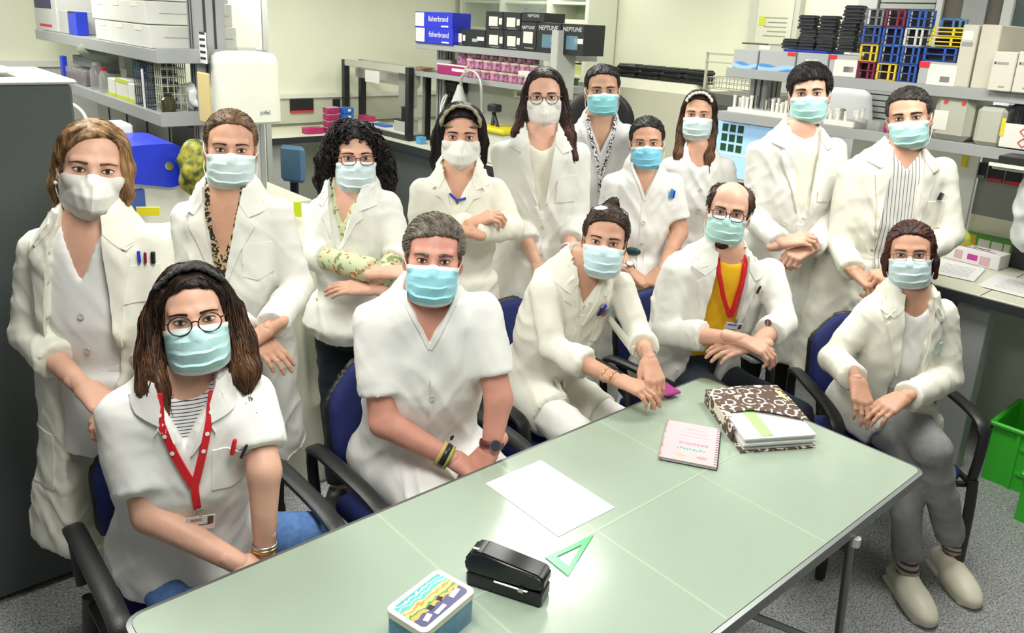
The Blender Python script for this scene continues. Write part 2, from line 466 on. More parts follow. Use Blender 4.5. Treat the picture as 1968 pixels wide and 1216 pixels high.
def mask_mesh(bvh, kind):
    nu, nv = 37, 25
    us = np.linspace(-1, 1, nu); vs = np.linspace(0, 1, nv)
    V = []
    kn = kind == 'kn95'
    for j, v in enumerate(vs):
        yF = np.interp(v, [0, .2, .45, .75, 1], [-.104, -.128, -.142, -.126, -.078] if kn else [-.103, -.121, -.128, -.122, -.080])
        zc = np.interp(v, [0, .5, 1], [-.012, -.072, -.132]); zs = np.interp(v, [0, 1], [-.028, -.084] if kn else [-.026, -.092])
        ys = -.006
        hw = .0735
        for u in us:
            a = abs(u)
            if kn:
                c = (1-a**1.5); x = hw*1.03*np.sign(u)*a**.9
                y = ys+(yF-ys)*c**.85; z = zs+(zc-zs)*c**(.62 if v > .5 else .9)
                if a < .05 and .02 < v < .98: y -= .0035
                if .1 < v < .9: y -= .002*math.sin((a*2.2+v)*9)*c
            else:
                ph = u*1.45; c = math.cos(ph); x = hw*math.sin(ph)/math.sin(1.45)
                y = ys+(yF-ys)*c**.72; z = zs+(zc-zs)*c**(.9-.25*v)
                t = (v*4.2) % 1.0
                if .1 < v < .93: y -= (.0085*(1-t)-.004)*c**.5*(1-.4*a)
                z += .0022*math.sin(u*13+v*5)*(.3+a)*(1 if .1 < v < .95 else 0)
                y -= .0012*math.sin(u*7+2+v*11)
            V.append((x, y, z))
    V = np.array(V)
    for i in range(len(V)):
        q = bvh.find_nearest(Vector(V[i])); dv = V[i]-np.array(q[0]); sd = np.linalg.norm(dv)*np.sign(dv@np.array(q[1]))
        if sd < .0055: V[i] = np.array(q[0])+np.array(q[1])*.0055
    F = []; mi = []
    for j in range(nv-1):
        for i in range(nu-1):
            F.append((j*nu+i, (j+1)*nu+i, (j+1)*nu+i+1, j*nu+i+1))
            mi.append(1 if (j < 2 or j > nv-4 or i == 0 or i == nu-2) and not kn else 0)
    n = len(V)
    # thickness
    N = np.zeros_like(V)
    G = V.reshape(nv, nu, 3); du = np.gradient(G, axis=1); dvv = np.gradient(G, axis=0); nn = np.cross(dvv, du); nn /= np.linalg.norm(nn, axis=2)[:, :, None]+1e-9
    nn = nn.reshape(-1, 3)
    sgn = 1 if (nn[:, 1].mean() < 0) else -1
    V2 = V-nn*sgn*.0016
    if sgn > 0: F1 = F
    else: F1 = [f[::-1] for f in F]
    Fall = list(F1); mall = list(mi)
    b = [i for i in range(nu)]+[j*nu+nu-1 for j in range(1, nv)]+[(nv-1)*nu+i for i in range(nu-2, -1, -1)]+[j*nu for j in range(nv-2, 0, -1)]
    for p, q in zip(b, b[1:]+b[:1]): Fall.append((p, q, n+q, n+p)); mall.append(1)
    return np.concatenate([V, V2]), Fall, mall, G

def arc_strip(pts, w, bvh=None, off=.001, thick=.0012):
    """thin strip (eyebrow, lash) along face points"""
    return None

class Person:
    pass

def make_person(key, label, d, eye, sh, pelvis, arms, fem=True, hs=1.0, hyaw=0., hpitch=.0, hroll=0., skin='fair', seated=False, face=None, knees=None, feet=None,
                bulk=1.0, top=None, inner=None, legs=None, mask=('surg', (.50, .72, .74)), brow='darkbrown', res=.0085, neckup=.112, sub=None, hands=True, iris=(.10, .05, .025), depthk=1.0, shoes=None):
    db = d+.098                                # shoulders and arms hang behind the plane of the eyes
    JJ = lambda q: atZ(q[0], q[1], q[3]) if len(q) == 4 else J(q[0], q[1], db+(q[2] if len(q) > 2 else 0))
    p = Person(); p.d = d; p.key = key
    shR, shL = JJ(sh[0]), JJ(sh[1])
    neck = (shR+shL)/2+np.array([0, 0, neckup])
    pel = np.array([neck[0]+pelvis[0], neck[1]+pelvis[1], pelvis[2] if seated else neck[2]-pelvis[2]])
    base = np.array([pel[0], pel[1], 0.0])
    root = empty('person', base); tag(root, label, 'person')
    p.root = root; p.base = base
    if DBG: print(key, 'neck', neck.round(2), 'pel', pel.round(2), 'pelpx', [round(float(c)) for c in prj(pel)], 'h', round(float(J(eye[0], eye[1], d)[2]+.12), 2))
    Z = nrm(neck-pel); X = shL-shR; X = nrm(X-Z*(X@Z)); Y = np.cross(Z, X); M = np.stack([X, Y, Z], 1)
    p.M = M; p.O = neck; L = float(np.linalg.norm(neck-pel)); p.L = L
    fwd = -Y.copy(); fwd[2] = 0; fwd = nrm(fwd)
    sw = float(np.linalg.norm(shL-shR))/2
    # ---- head
    ep = J(eye[0], eye[1], d)
    toC = nrm(CAMP-ep); th = nrm([toC[0], toC[1], 0]); el = math.atan2(toC[2], math.hypot(toC[0], toC[1]))
    yawv = math.atan2(th[0], -th[1])+hyaw
    Rh = Matrix.Rotation(yawv, 3, 'Z') @ Matrix.Rotation(-(el*.62+hpitch), 3, 'X') @ Matrix.Rotation(hroll, 3, 'Y')
    Mh = np.array(Rh)*hs
    Oh = ep-Mh@np.array([0, -.082, 0])
    hw = lambda v: np.asarray(v, float)@Mh.T+Oh
    p.hw = hw; p.Mh = Mh; p.Oh = Oh
    hV, hF, hB = head_base(fem)
    # ---- torso levels
    bk = bulk
    LV = [(.03, 0, .006, .060, .056), (.0, 0, .003, .074, .064), (-.04, 0, .003, sw*.52+.016, .076), (-.075, 0, .002, sw*.80, .088), (-.105, 0, .002, sw*.98, .097), (-.165*L/.5, 0, 0, sw*1.02, .108*bk),
          (-.26*L/.5, 0, -.008, sw*.97*(.5+.5*bk), .122*bk*depthk), (-.36*L/.5, 0, -.004, sw*.86*bk, .112*bk*depthk), (-.46*L/.5, 0, .0, sw*.96*bk, .120*bk*depthk), (-L, 0, 0, sw*1.02*bk, .125*bk*depthk), (-L-.06, 0, 0, sw*.98*bk, .115*bk)]
    def torso(fd, e, e2=None, lo=None, k=.03):
        lv = [(z, cx, cy, a+e*(.4 if z > .02 else 1), b+e*(.4 if z > .02 else 1)) for z, cx, cy, a, b in LV]
        fd.loft(neck, M, lv, k=k, n=2.25)
    # legs
    hipo = .078*bk
    hR, hL = pel-X*hipo, pel+X*hipo
    if seated:
        if knees is None:
            kf = nrm(face) if face is not None else fwd
            kR, kL = hR+kf*.42-X*.05+np.array([0, 0, -.04]), hL+kf*.42+X*.05+np.array([0, 0, -.04])
        else: kR, kL = [np.array(q, float) for q in knees]
        if feet is None:
            fR, fL = np.array([kR[0], kR[1], .09])+fwd*.03, np.array([kL[0], kL[1], .09])+fwd*.03
        else: fR, fL = [np.array(q, float) for q in feet]
    else:
        kR, kL = hR*.45+np.array([*hR[:2], 0])*.55, hL*.45+np.array([*hL[:2], 0])*.55
        kR[2] = kL[2] = pel[2]*.53
        fR, fL = np.array([hR[0], hR[1], .08]), np.array([hL[0], hL[1], .08])
    p.knees = (kR, kL); p.feet = (fR, fL); p.hips = (hR, hL)
    # arms
    el_w = []
    for side, (e, w, tip, *rest) in enumerate(arms):
        el_w.append((JJ(e), JJ(w), JJ(tip), rest))
    p.arms = el_w
    S = [shR, shL]
    allp = [neck+Z*.12, pel, *S, *[q[0] for q in el_w], *[q[1] for q in el_w], kR, kL, fR, fL]
    lo = np.min(allp, 0)-.26; hi = np.max(allp, 0)+.26; hi[2] = neck[2]+.14; lo[2] = max(lo[2], 0.0)
    # ---- body: one skin mesh
    fd = Field(lo, hi, .011)
    torso(fd, -.004)
    armr = .046*(.5+.5*bk)
    for side in (0, 1):
        e, w = el_w[side][:2]
        fd.cone(S[side], e, armr*1.08, armr*.86, .03); fd.cone(e, w, armr*.90, .0255 if fem else .029, .015)
    for h_, k_, f_ in ((hR, kR, fR), (hL, kL, fL)):
        fd.cone(h_, k_, .075*bk, .052, .03); fd.cone(k_, f_, .050, .036, .02)
    fd.cone(neck-Z*.01, hw((0, .034, -.10)), .054 if fem else .060, .047*hs if fem else .055*hs, .02)
    bV, bF = fd.mesh(); bV = smooth_mesh(bV, bF, 2, .5)
    VV = [bV]; FF = [bF]; o = len(bV)
    VV.append(hw(hV)); FF.append(hF+o); o += len(hV)
    for side in (0, 1):
        if not hands: break
        e, w, tip, rest = el_w[side]
        cfg = rest[0] if rest else {}
        fdir = nrm(tip-w)
        pn = np.array(cfg.get('pn', (-fwd*.3+np.array([0, 0, -1.0])).tolist()))
        v, f_ = hand_mesh(w, fdir, pn, side == 1, cfg.get('curl', .35), cfg.get('sc', .93 if fem else 1.02), cfg.get('spread', 0), cfg.get('thumb', .4))
        VV.append(v); FF.append(f_+o); o += len(v)
    body = mkobj('body', np.concatenate(VV), np.concatenate(FF).tolist(), skin_mat(skin), root, 3.14)
    p.body = body
    # ---- eyes, brows (parts of the head)
    es = hs
    wm = mat('eye_white', (.78, .74, .70), .2); im = mat('iris_%02d' % int(iris[0]*1000), iris, .15); pm = mat('pupil', (.005, .005, .005), .1)
    lm = mat('eyelash', (.012, .008, .006), .6)
    for s in (-1, 1):
        c, nn = face_pt(hB, s*.0315, -.001)
        mb = MB(); nu, nv = 26, 11
        vv = []
        for jv in range(nv):
            for iu in range(nu):
                u = -1+2*iu/(nu-1); t = jv/(nv-1)
                up = .0056*(1-abs(u)**2.2)+.0006; dn = -.0042*(1-abs(u)**2.4)
                z = dn+(up-dn)*t+.0012*u*s
                x = .0143*u
                q, n_ = face_pt(hB, c[0]+x, c[2]+z, .0009)
                b = (1-u*u)*.0016
                vv.append(q+np.array([0, -b, 0]))
        ff = []; mi = []
        for jv in range(nv-1):
            for iu in range(nu-1):
                q = np.mean([vv[jv*nu+iu], vv[(jv+1)*nu+iu+1]], 0); r = math.hypot(q[0]-c[0], q[2]-(c[2]+.0008))
                ff.append((jv*nu+iu, jv*nu+iu+1, (jv+1)*nu+iu+1, (jv+1)*nu+iu)); mi.append(2 if r < .0024 else 1 if r < .0060 else 0)
        mb.v = [tuple(q) for q in hw(vv)]; mb.f = ff; mb.m = mi
        e_o = mb.build('eye', [wm, im, pm], body, 3.14)
        # lashes and lid line
        lp = []
        for u in np.linspace(-1.06, 1.06, 13):
            z = .0060*(1-min(1, abs(u))**2.2)+.0008+.0012*u*s
            q, n_ = face_pt(hB, c[0]+.0146*u, c[2]+z, .0016); lp.append(q+np.array([0, -(1-min(1, u*u))*.0018, 0]))
        m2 = MB().tube(hw(lp), [es*.0006]+[es*.0013]*11+[es*.0006], 5); m2.build('eyelash', lm, body, 3.14)
        lp = []
        for u in np.linspace(-.95, .95, 11):
            z = -.0046*(1-abs(u)**2.4)+.0012*u*s-.0004
            q, n_ = face_pt(hB, c[0]+.0143*u, c[2]+z, .0006); lp.append(q)
        MB().tube(hw(lp), es*.0006, 4).build('eyelash', lm, body, 3.14)
        # brow
        bp = []; br = []
        for t in np.linspace(0, 1, 12):
            x = s*(.013+.040*t); z = .0165+.0065*math.sin(t*2.1)-.006*t
            q, n_ = face_pt(hB, x, z, .0008); bp.append(q); br.append(es*(.0032 if fem else .0046)*(1-.72*t**1.6)*(.6 if t == 0 else 1))
        MB().tube(hw(bp), br, 6, sq=(1.0, 1.0)).build('eyebrow', hair_mat(brow), body, 3.14)
    # ---- mask
    if mask:
        kind, mc = mask
        V, F, mi, G = mask_mesh(hB, kind)
        mm = mat('mask_%d_%d_%d' % tuple(int(c*100) for c in mc), mc, .85, var=.06, vscale=30, bump=.25, bscale=60, bdist=.004)
        mw = mat('mask_edge', (.80, .86, .86), .8) if kind == 'surg' else mm
        mo = mkobj('face_mask', hw(V), F, [mm, mw], root, .9, mi)
        mo['label'] = 'white folded respirator mask with centre seam' if kind == 'kn95' else 'pleated pale blue surgical mask'
        for s, col in ((-1, 0), (1, -1)):
            a, b = G[1, col], G[-2, col]
            er = np.array([s*.084, .022, .006]); er2 = np.array([s*.080, .026, -.030])
            pts = spline([a, (a+er)/2+np.array([s*.004, 0, .004]), er+np.array([0, 0, .006]), er+np.array([0, .008, -.012]), er2, (b+er2)/2+np.array([s*.006, 0, 0]), b], 22)
            for i in range(len(pts)):
                q = hB.find_nearest(Vector(pts[i])); dv = pts[i]-np.array(q[0]); sd = np.linalg.norm(dv)*np.sign(dv@np.array(q[1]))
                if sd < .002: pts[i] = np.array(q[0])+np.array(q[1])*.002
            MB().tube(hw(pts), .0016*hs, 5).build('ear_loop', mat('ear_loop', (.82, .84, .82), .7), mo, 3.14)
    # ---- garments
    cyc = 0
    def arm_levels(fd, side, kind, e, cfgs):
        el_, w = el_w[side][:2]; s_ = S[side]
        ar = armr*.95+e*.36
        if kind == 'short':
            q = s_+(el_-s_)*.72
            fd.cone(s_, q, ar*1.12, ar*1.18+.004, .035, clip=True)
        elif kind == 'long' or kind == 'rolled':
            fr = cfgs.get('fr', .93 if kind == 'long' else .52)
            q = el_+(w-el_)*fr
            fd.cone(s_, el_, ar*1.06, ar*.98, .022); fd.cone(el_, q, ar*.98, (.041 if kind == 'long' else ar*.90)+e*.35, .012, clip=True)
            cz = nrm(w-el_)
            if kind == 'rolled': fd.cone(q-cz*.055, q+cz*.004, ar*.98+.006, ar*.98+.008, .004, clip=True)
            else: fd.cone(q-cz*.03, q+cz*.002, .043+e*.4, .044+e*.4, .004, clip=True)
    def garment(name, cfg, e, parent, resg=res):
        shape = lambda f_: shape_fn(f_, cfg, e)
        lo2, hi2 = lo.copy(), hi.copy()
        hem = cfg.get('hem')
        if not seated: lo2[2] = hem-.05
        else: lo2[2] = max(.05, cfg.get('lowz', pel[2]-.30))
        fd = Field(lo2, hi2, resg)
        torso(fd, e)
        if not seated:
            zt = neck[2]-hem
            fl = cfg.get('flare', .05 if e > .008 else .0)
            lv = [(-L*.8, 0, 0, sw*1.0*bk+e, .118*bk+e), (-L-.02, 0, 0, sw*1.06*bk+e, .135*bk+e), (-zt, 0, -.005, sw*1.06*bk+e+fl*1.0, .135*bk+e+fl*.8)]
            fd.loft(neck, np.stack([X, nrm(np.cross([0, 0, 1], X)), np.array([0, 0, 1.0])], 1), lv, k=.04)
        else:
            fr = cfg.get('lap', .55)
            for h_, k_ in ((hR, kR), (hL, kL)):
                q = h_+(k_-h_)*fr
                fd.cone(h_, q, .088*bk+e*.6, .082+e*.6, .04, clip=fr < 1.0)
            if cfg.get('drape'):
                for (a_, b_, ra_, rb_) in cfg['drape']: fd.cone(JJ(a_), JJ(b_), ra_, rb_, .05)
        d0 = fd.d.copy()
        # neck hole
        fd.cone(neck+Z*.20, neck+Z*(.012 if e > .01 else .02)+np.array(fwd)*.01, .080, .060+e*.3, .008, op='s')
        for cut in cfg.get('cut', []):
            zs = np.array([c[0] for c in cut]); xs = np.array([c[1] for c in cut]); ws = np.array([c[2] for c in cut])
            od = np.argsort(zs); zs, xs, ws = zs[od], xs[od], ws[od]
            def fn(Xg, Yg, Zg):
                x, y, z = Xg-neck[0], Yg-neck[1], Zg-neck[2]
                lx = x*M[0, 0]+y*M[1, 0]+z*M[2, 0]; ly = x*M[0, 1]+y*M[1, 1]+z*M[2, 1]; lz = x*M[0, 2]+y*M[1, 2]+z*M[2, 2]
                return np.maximum(np.maximum(np.abs(lx-np.interp(lz, zs, xs))-np.interp(lz, zs, ws), ly+.0), np.maximum(zs[0]-lz, lz-zs[-1])).astype(np.float32)
            zz = max(abs(zs[0]), abs(zs[-1]))+.3
            fd.put(fn, neck-zz, neck+zz, .003, op='s')
        for side in (0, 1): arm_levels(fd, side, cfg.get('sleeve', 'long'), e, cfg)
        V, F = shape(fd); p.fbvh = BVHTree.FromPolygons(V.tolist(), F.tolist())
        ob = mkobj(name, V, F.tolist(), cfg['mat'], parent, 3.14)
        fd.d = d0; V, F = shape(fd)           # the chest without sleeves and cuts carries lapels, pockets and pens
        return ob, BVHTree.FromPolygons(V.tolist(), F.tolist())
    def shape_fn(fd, cfg, e):
        V, F = fd.mesh(); V = smooth_mesh(V, F, 2, .5)
        N = vnormals(V, F)
        sd = hash(key) % 97 if False else sum(ord(c) for c in key)*1.7
        l = (V-neck)@M
        low = np.clip((-l[:, 2]-.12)/.5, 0, 1)
        amp = cfg.get('fold', 1.3)
        qf = np.stack([(l[:, 0]*.8+.6*l[:, 2])*30, (l[:, 2]*.8-.6*l[:, 0])*7, l[:, 1]*9], 1)+sd*.7
        fine = amp*.0052*np.clip(ridge(qf)*1.6-.3, 0, 1)*np.clip(noise3(l*4+sd)+.4, 0, 1)
        qv = np.stack([l[:, 0]*11, l[:, 1]*11, l[:, 2]*2.6], 1)+sd
        dsp = amp*(.0035+.0105*low)*noise3(qv)
        qd = np.stack([(l[:, 0]+.55*l[:, 2])*17, (l[:, 2]-.55*l[:, 0])*5, l[:, 1]*6], 1)+sd*1.3
        dsp += amp*.0042*np.clip(ridge(qd), -.6, 1)
        qd = np.stack([(l[:, 0]-.7*l[:, 2])*19, (l[:, 2]+.7*l[:, 0])*5, l[:, 1]*6], 1)+sd*2.3
        dsp += amp*.0032*np.clip(ridge(qd), -.6, 1)
        wt = np.ones(len(V))
        for side in (0, 1):
            el_, w = el_w[side][:2]; s_ = S[side]
            for a_, b_ in ((s_, el_), (el_, w)):
                ab = b_-a_; Lb = np.linalg.norm(ab); t = np.clip(((V-a_)@ab)/Lb**2, 0, 1); ds = np.linalg.norm(V-a_-t[:, None]*ab, axis=1)
                m = np.exp(-(np.maximum(ds-armr-e-.012, 0)/.012)**2)
                wt *= 1-m*.6
                de = np.linalg.norm(V-el_, axis=1)
                ax_ = ab/Lb; u_ = nrm(np.cross(ax_, [.3, .2, 1.0])); w_ = np.cross(ax_, u_); r_ = V-a_
                al = r_@ax_; pu = r_@u_; pw = r_@w_
                q1 = np.stack([(al+.5*pu)*24, (pu-.5*al)*7, pw*9], 1)+sd+side*3; q2 = np.stack([(al-.6*pw)*20, (pw+.6*al)*6, pu*8], 1)+sd*1.9
                dsp += m*amp*(.0032+.0060*np.exp(-(de/.10)**2))*(np.clip(ridge(q1)*1.3-.3, -.7, 1)+.7*np.clip(ridge(q2)*1.3-.3, -.6, 1))
        dsp = dsp+fine
        dsp = np.where(l[:, 2] > -.03, dsp*.35, dsp)
        V = V+N*dsp[:, None]*wt[:, None]*.9
        return V, F
    if inner:
        p.inner, p.ibvh = garment(inner.get('name', 'shirt'), dict(inner, hem=inner.get('hem', (top or {}).get('hem', .9)+.06), sleeve=inner.get('sleeve', 'none'), fold=.5), inner.get('e', .003), root, .0095)
    if top:
        p.top, p.bvh = garment(top.get('name', 'lab_coat'), top, top.get('e', .0205 if inner else .011), root)
        if top.get('lapel'):
            zb = top['lapel'].get('zb', -.26); w0 = top['lapel'].get('w0', .062); wb = top['lapel'].get('wb', .02); ow = top['lapel'].get('ow', .06); xc = top['lapel'].get('xc', 0)
            zs = [-.0, zb]
            for s in (-1, 1):
                ins = lambda z: xc*(z/zb)+s*(w0+(wb-w0)*(z/zb))
                poly = [(ins(-.005), -.005), (ins(zb*.35), zb*.35), (ins(zb*.7), zb*.7), (ins(zb), zb), (ins(zb)+s*.006, zb+.004), (ins(zb*.6)+s*ow*.62, zb*.6), (ins(-.11)+s*ow*1.05, -.112), (ins(-.10)+s*ow*.72, -.092)]
                v, f_ = patch(p.bvh, neck, M, poly, .003, .016, .0045)
                mkobj('lapel', v, f_, top['mat'], p.top, .8)
                poly = [(s*(w0-.004), .0), (ins(-.05), -.045), (ins(-.10)+s*ow*.66, -.086), (ins(-.075)+s*(ow+.028), -.070), (s*(w0+.070), -.030), (s*(w0+.030), .006)]
                v, f_ = patch(p.bvh, neck, M, poly, .006, .016, .0045)
                mkobj('collar', v, f_, top['mat'], p.top, .8)
            # collar stand round the back of the neck
            mb = MB(); vv = []; n_ = 25
            for i in range(n_):
                t = -2.0+4.0*i/(n_-1); sx, cy_ = math.sin(t), math.cos(t)
                for rr, zz in ((.064, -.012), (.066, .030), (.071, .032), (.092, -.004)):
                    vv.append(neck+M@np.array([rr*sx*1.06, rr*cy_*.98+.004, zz-(.012 if abs(t) > 1.4 else 0)*(abs(t)-1.4)/.6]))
            ff = [(i*4+k, (i+1)*4+k, (i+1)*4+k+1, i*4+k+1) for i in range(n_-1) for k in range(3)]
            mb.add(vv, ff); mkobj('collar', mb.v, mb.f, top['mat'], p.top, 3.14)
        for (x, z) in top.get('buttons', []): add_button(p, x, z, top.get('button_mat') or mat('button', (.62, .60, .50), .35))
        for poly in top.get('pockets', []):
            v, f_ = patch(p.fbvh if poly[0][1] > -.3 else p.bvh, neck, M, poly, .001, .02, .0035); mkobj('pocket', v, f_, top['mat'], p.top, .8)
        nk = top.get('neckband')
        if nk:
            w_, z_ = nk
            for s in (-1, 1): 
                v, f_ = patch(p.bvh, neck, M, ribbon_poly(interp([(s*w_, .0), (s*w_, -.02), (s*w_*.42, z_*.6), (s*.0, z_)], 12), .012), .001, .02, .0025); mkobj('neckband', v, f_, top['mat'], p.top, .8)
        if top.get('placket'):
            v, f_ = patch(p.bvh, neck, M, ribbon_poly(interp(top['placket'], 12), .030), .0005, .02, .0025); mkobj('placket', v, f_, top['mat'], p.top, .8)
    if legs:
        fd = Field(np.array([lo[0], lo[1], .03]), np.array([hi[0], hi[1], pel[2]+.2]), .012)
        fd.loft(neck, M, [(z, a, b, c+.006, e_+.006) for z, a, b, c, e_ in LV[-4:]], k=.03)
        for h_, k_, f_ in ((hR, kR, fR), (hL, kL, fL)):
            q = f_+(k_-f_)*legs.get('cuff', .1)
            fd.cone(h_, k_, .084*bk+legs.get('w', 0), .064+legs.get('w', 0), .025); fd.cone(k_, q, .062+legs.get('w', 0), .050+legs.get('w', 0), .02, clip=True)
        V, F = fd.mesh(); V = smooth_mesh(V, F, 1); N = vnormals(V, F)
        V += N*(.005*np.clip(ridge(V*np.array([9, 9, 16])), -.5, 1))[:, None]
        p.legs = mkobj(legs.get('name', 'trousers'), V, F.tolist(), legs['mat'], root, 3.14)
    # ---- shoes
    if shoes:
        for k_, f_ in ((kR, fR), (kL, fL)):
            dirf = shoes.get('dir', fwd); dirf = nrm([dirf[0], dirf[1], 0]); sd_ = np.array([-dirf[1], dirf[0], 0])
            mkshoe(root, np.array([f_[0], f_[1], shoes.get('z', 0)])+dirf*.03, dirf, shoes['mat'], shoes.get('clog'))
    return p

def mkshoe(root, c, dirf, m, clog=False):
    sdv = np.array([-dirf[1], dirf[0], 0]); R = np.stack([dirf, sdv, [0, 0, 1]], 1)
    fd = Field(c-.19, c+.19, .006)
    T = lambda x, y, z: c+R@np.array([x, y, z])
    fd.cone(T(-.09, 0, .04), T(.06, 0, .035), .036, .040, .03); fd.cone(T(.05, 0, .035), T(.13, 0, .025), .045, .034, .03, flat=(np.array([0, 0, 1.0]), .8))
    fd.cone(T(-.08, 0, .05), T(-.02, 0, .07), .036, .04, .03)
    if clog: fd.cone(T(.03, 0, .035), T(.095, 0, .030), .054, .050, .03, flat=(np.array([0, 0, 1.0]), .85)); fd.rbox(T(.01, 0, .006), (.125, .046, .012), R, .008, .01)
    fd.rbox(T(0, 0, -.2), (.4, .4, .2), rad=.001, op='s')
    V, F = fd.mesh(); V = smooth_mesh(V, F, 1)
    o = mkobj('shoe', V, F.tolist(), m, root, 3.14)
    return o
def proj_pt(p, x, z, off=0.0, bvh=None):
    bvh = bvh or p.bvh
    h = bvh.ray_cast(Vector(p.O+p.M@np.array([x, -.6, z])), Vector(p.M[:, 1]))
    if h[0] is None: return p.O+p.M@np.array([x, -.14, z]), -p.M[:, 1]
    return np.array(h[0])+np.array(h[1])*off, np.array(h[1])
def align(n, up=(0, 0, 1)):
    n = nrm(n); u = np.array(up, float); x = nrm(np.cross(u, n)); y = np.cross(n, x); return np.stack([x, y, n], 1)
def add_button(p, x, z, m, parent=None, bvh=None):
    q, n = proj_pt(p, x, z, .003, bvh)
    MB().lathe([(.0001, 0), (.0085, 0), (.0095, .0015), (.0085, .003), (.006, .0022), (.0001, .0022)], q, 14, align(n), cap=False).build('button', m, parent or p.top, .6)
def ribbon_on(p, name, pts, w, m, parent, off=.004, thick=.0018, bvh=None):
    v, f = patch(bvh or p.bvh, p.O, p.M, ribbon_poly(interp(pts, 14), w), off, .02, thick)
    return mkobj(name, v, f, m, parent, .8)
# ------------------------------------------------------------------ hair
def hair(p, kind, fem=True, zf=.078, cap=.013, locks=(), cut=True, tmp=.030, strands=220, flow='down', slen=.10, curl=0.0, wav=0.0, part=0.0, name='hair', res=.0052, extra=(), fringe=None, srad=.0017, mat2=None, bald=False, seed=1, cover_ears=False, bias=0.0, jit=.12):
    rg = np.random.RandomState(seed)
    xs = [abs(q[0]) for l in locks for q in l]+[.12]; ys = [q[1] for l in locks for q in l]; zs = [q[2] for l in locks for q in l]
    lo = np.array([-max(xs)-.05, min([-.16]+ys)-.04, min([-.14]+zs)-.06]); hi = np.array([max(xs)+.05, max([.16]+ys)+.05, .18])
    fd = Field(lo, hi, res)
    w = .96 if fem else 1.0
    if bald:
        # a horseshoe of hair round the sides and back
        fd.ell((0, .018, .030), (.0755*w+cap, .097+cap, .088+cap))
        fd.ell((0, -.03, .16), (.085, .115, .125), k=.015, op='s')
        fd.ell((0, -.085, .0), (.085, .075, .15), k=.01, op='s')
    else:
        fd.ell((0, .017, .035), (.0755*w+cap, .097+cap, .083+cap*.85))
        if cut:
            def fn(X, Y, Z):
                x = X-part*.0
                top = zf-.5*(zf-tmp)*(np.abs(x)/.062)**2.4+bias*x
                a = np.maximum(np.abs(x)-(.0665*w+.000), Z-top)
                return np.maximum(a, Y-(.0+.9*(Z-.02))*0-(-.028)).astype(np.float32)
            fd.put(fn, (-.1, -.2, -.2), (.1, .0, .12), .008, op='s')
    # keep clear below the ears / nape
    fd.rbox((0, 0, -.20), (.3, .3, .14), rad=.001, op='s') if not bald else fd.rbox((0, 0, -.21), (.3, .3, .15), rad=.001, op='s')
    if not cover_ears:
        for s in (-1, 1): fd.ell((s*.088, -.004, -.018), (.022, .034, .040), k=.008, op='s')
    for l in locks:
        for a, b in zip(l[:-1], l[1:]): fd.cone(a[:3], b[:3], a[3], b[3], .018)
    for e in extra: fd.ell(*e[:2], k=e[2] if len(e) > 2 else .01)
    V, F = fd.mesh(); V = smooth_mesh(V, F, 1)
    N = vnormals(V, F)
    V = V+N*((.0026*np.clip(ridge(V*np.array([75, 75, 16])+seed), -1, 1)) if curl < .005 else .008*noise3(V*60+seed))[:, None]
    bv = BVHTree.FromPolygons(V.tolist(), F.tolist())
    mb = MB(); mb.add(p.hw(V), F.tolist(), 0)
    zmin = V[:, 2].min()
    idx = rg.choice(len(V), strands*3)
    hB = head_base(fem)[2]
    cnt = 0
    for i in idx:
        if cnt >= strands: break
        q = V[i]
        if q[2] < -.02 and flow in ('back', 'short'): continue
        if N[i][1]*q[1] < 0 and False: continue
        if N[i]@np.array([0, -.35, .5]) < -.5: continue
        cnt += 1
        n = rg.randint(7, 11); st = slen*(.6+.8*rg.rand())/n
        pts = [q+N[i]*.001]; pos = q.copy(); ph = rg.rand()*6.28; jx = rg.randn(3)*jit
        for k in range(n):
            if flow == 'down': v = np.array([np.sign(pos[0]-part)*(.75 if pos[2] > .07 else .12), .10 if pos[2] > .05 else .0, -.55 if pos[2] > .09 else -1.0])
            elif flow == 'back': v = np.array([pos[0]*1.5, 1.0, -.15-.9*max(0, pos[1])/.1])
            elif flow == 'fwd': v = np.array([bias*3+.25*np.sign(bias or 1), -1.0, -.4 if pos[1] < -.05 else .1])
            elif flow == 'short': v = np.array([.45+pos[0]*3, .3, .8 if pos[1] < -.03 else -.5])
            else: v = rg.randn(3)
            v = v+jx
            hit = bv.find_nearest(Vector(pos)); nn = np.array(hit[1])
            v = v-nn*(v@nn)*.9; v = nrm(v)
            pos = pos+v*st
            hit = bv.find_nearest(Vector(pos))
            dv = pos-np.array(hit[0])
            if hit[3] < .02 and (pos[2] > zmin+.02): pos = np.array(hit[0])+np.array(hit[1])*.0012
            t1 = nrm(np.cross(v, nn+1e-6))
            off = nn*(.0012+.002*rg.rand()*0)
            a = ph+k*(1.5 if curl else .9)
            if curl: off = off+curl*(math.cos(a)*t1+(.6+.6*math.sin(a))*nn)
            if wav: off = off+wav*math.sin(a)*t1*min(1, k/4)
            pts.append(pos+off)
        r = np.linspace(1, .35, len(pts))*srad*(.7+.6*rg.rand()); r[0] *= .5
        mb.tube(p.hw(spline(pts, len(pts)*(2 if curl else 1))), np.interp(np.linspace(0, 1, len(pts)*(2 if curl else 1)), np.linspace(0, 1, len(pts)), r), 4, mi=1 if (mat2 and pos[2] < -.09) else 0, cap=False)
    ms = [hair_mat(kind)]
    if mat2:
        ms.append(hair_mat(mat2))
        nF = len(F); zc = V[F].mean(1)[:, 2]
        mb.m[:nF] = [1 if z < -.095+.03*math.sin(k*.05) else 0 for k, z in enumerate(zc)]
    p.hair = mkobj(name, mb.v, mb.f, ms, p.root, 3.14, mb.m)
    p.hbv = bv
    return p.hair

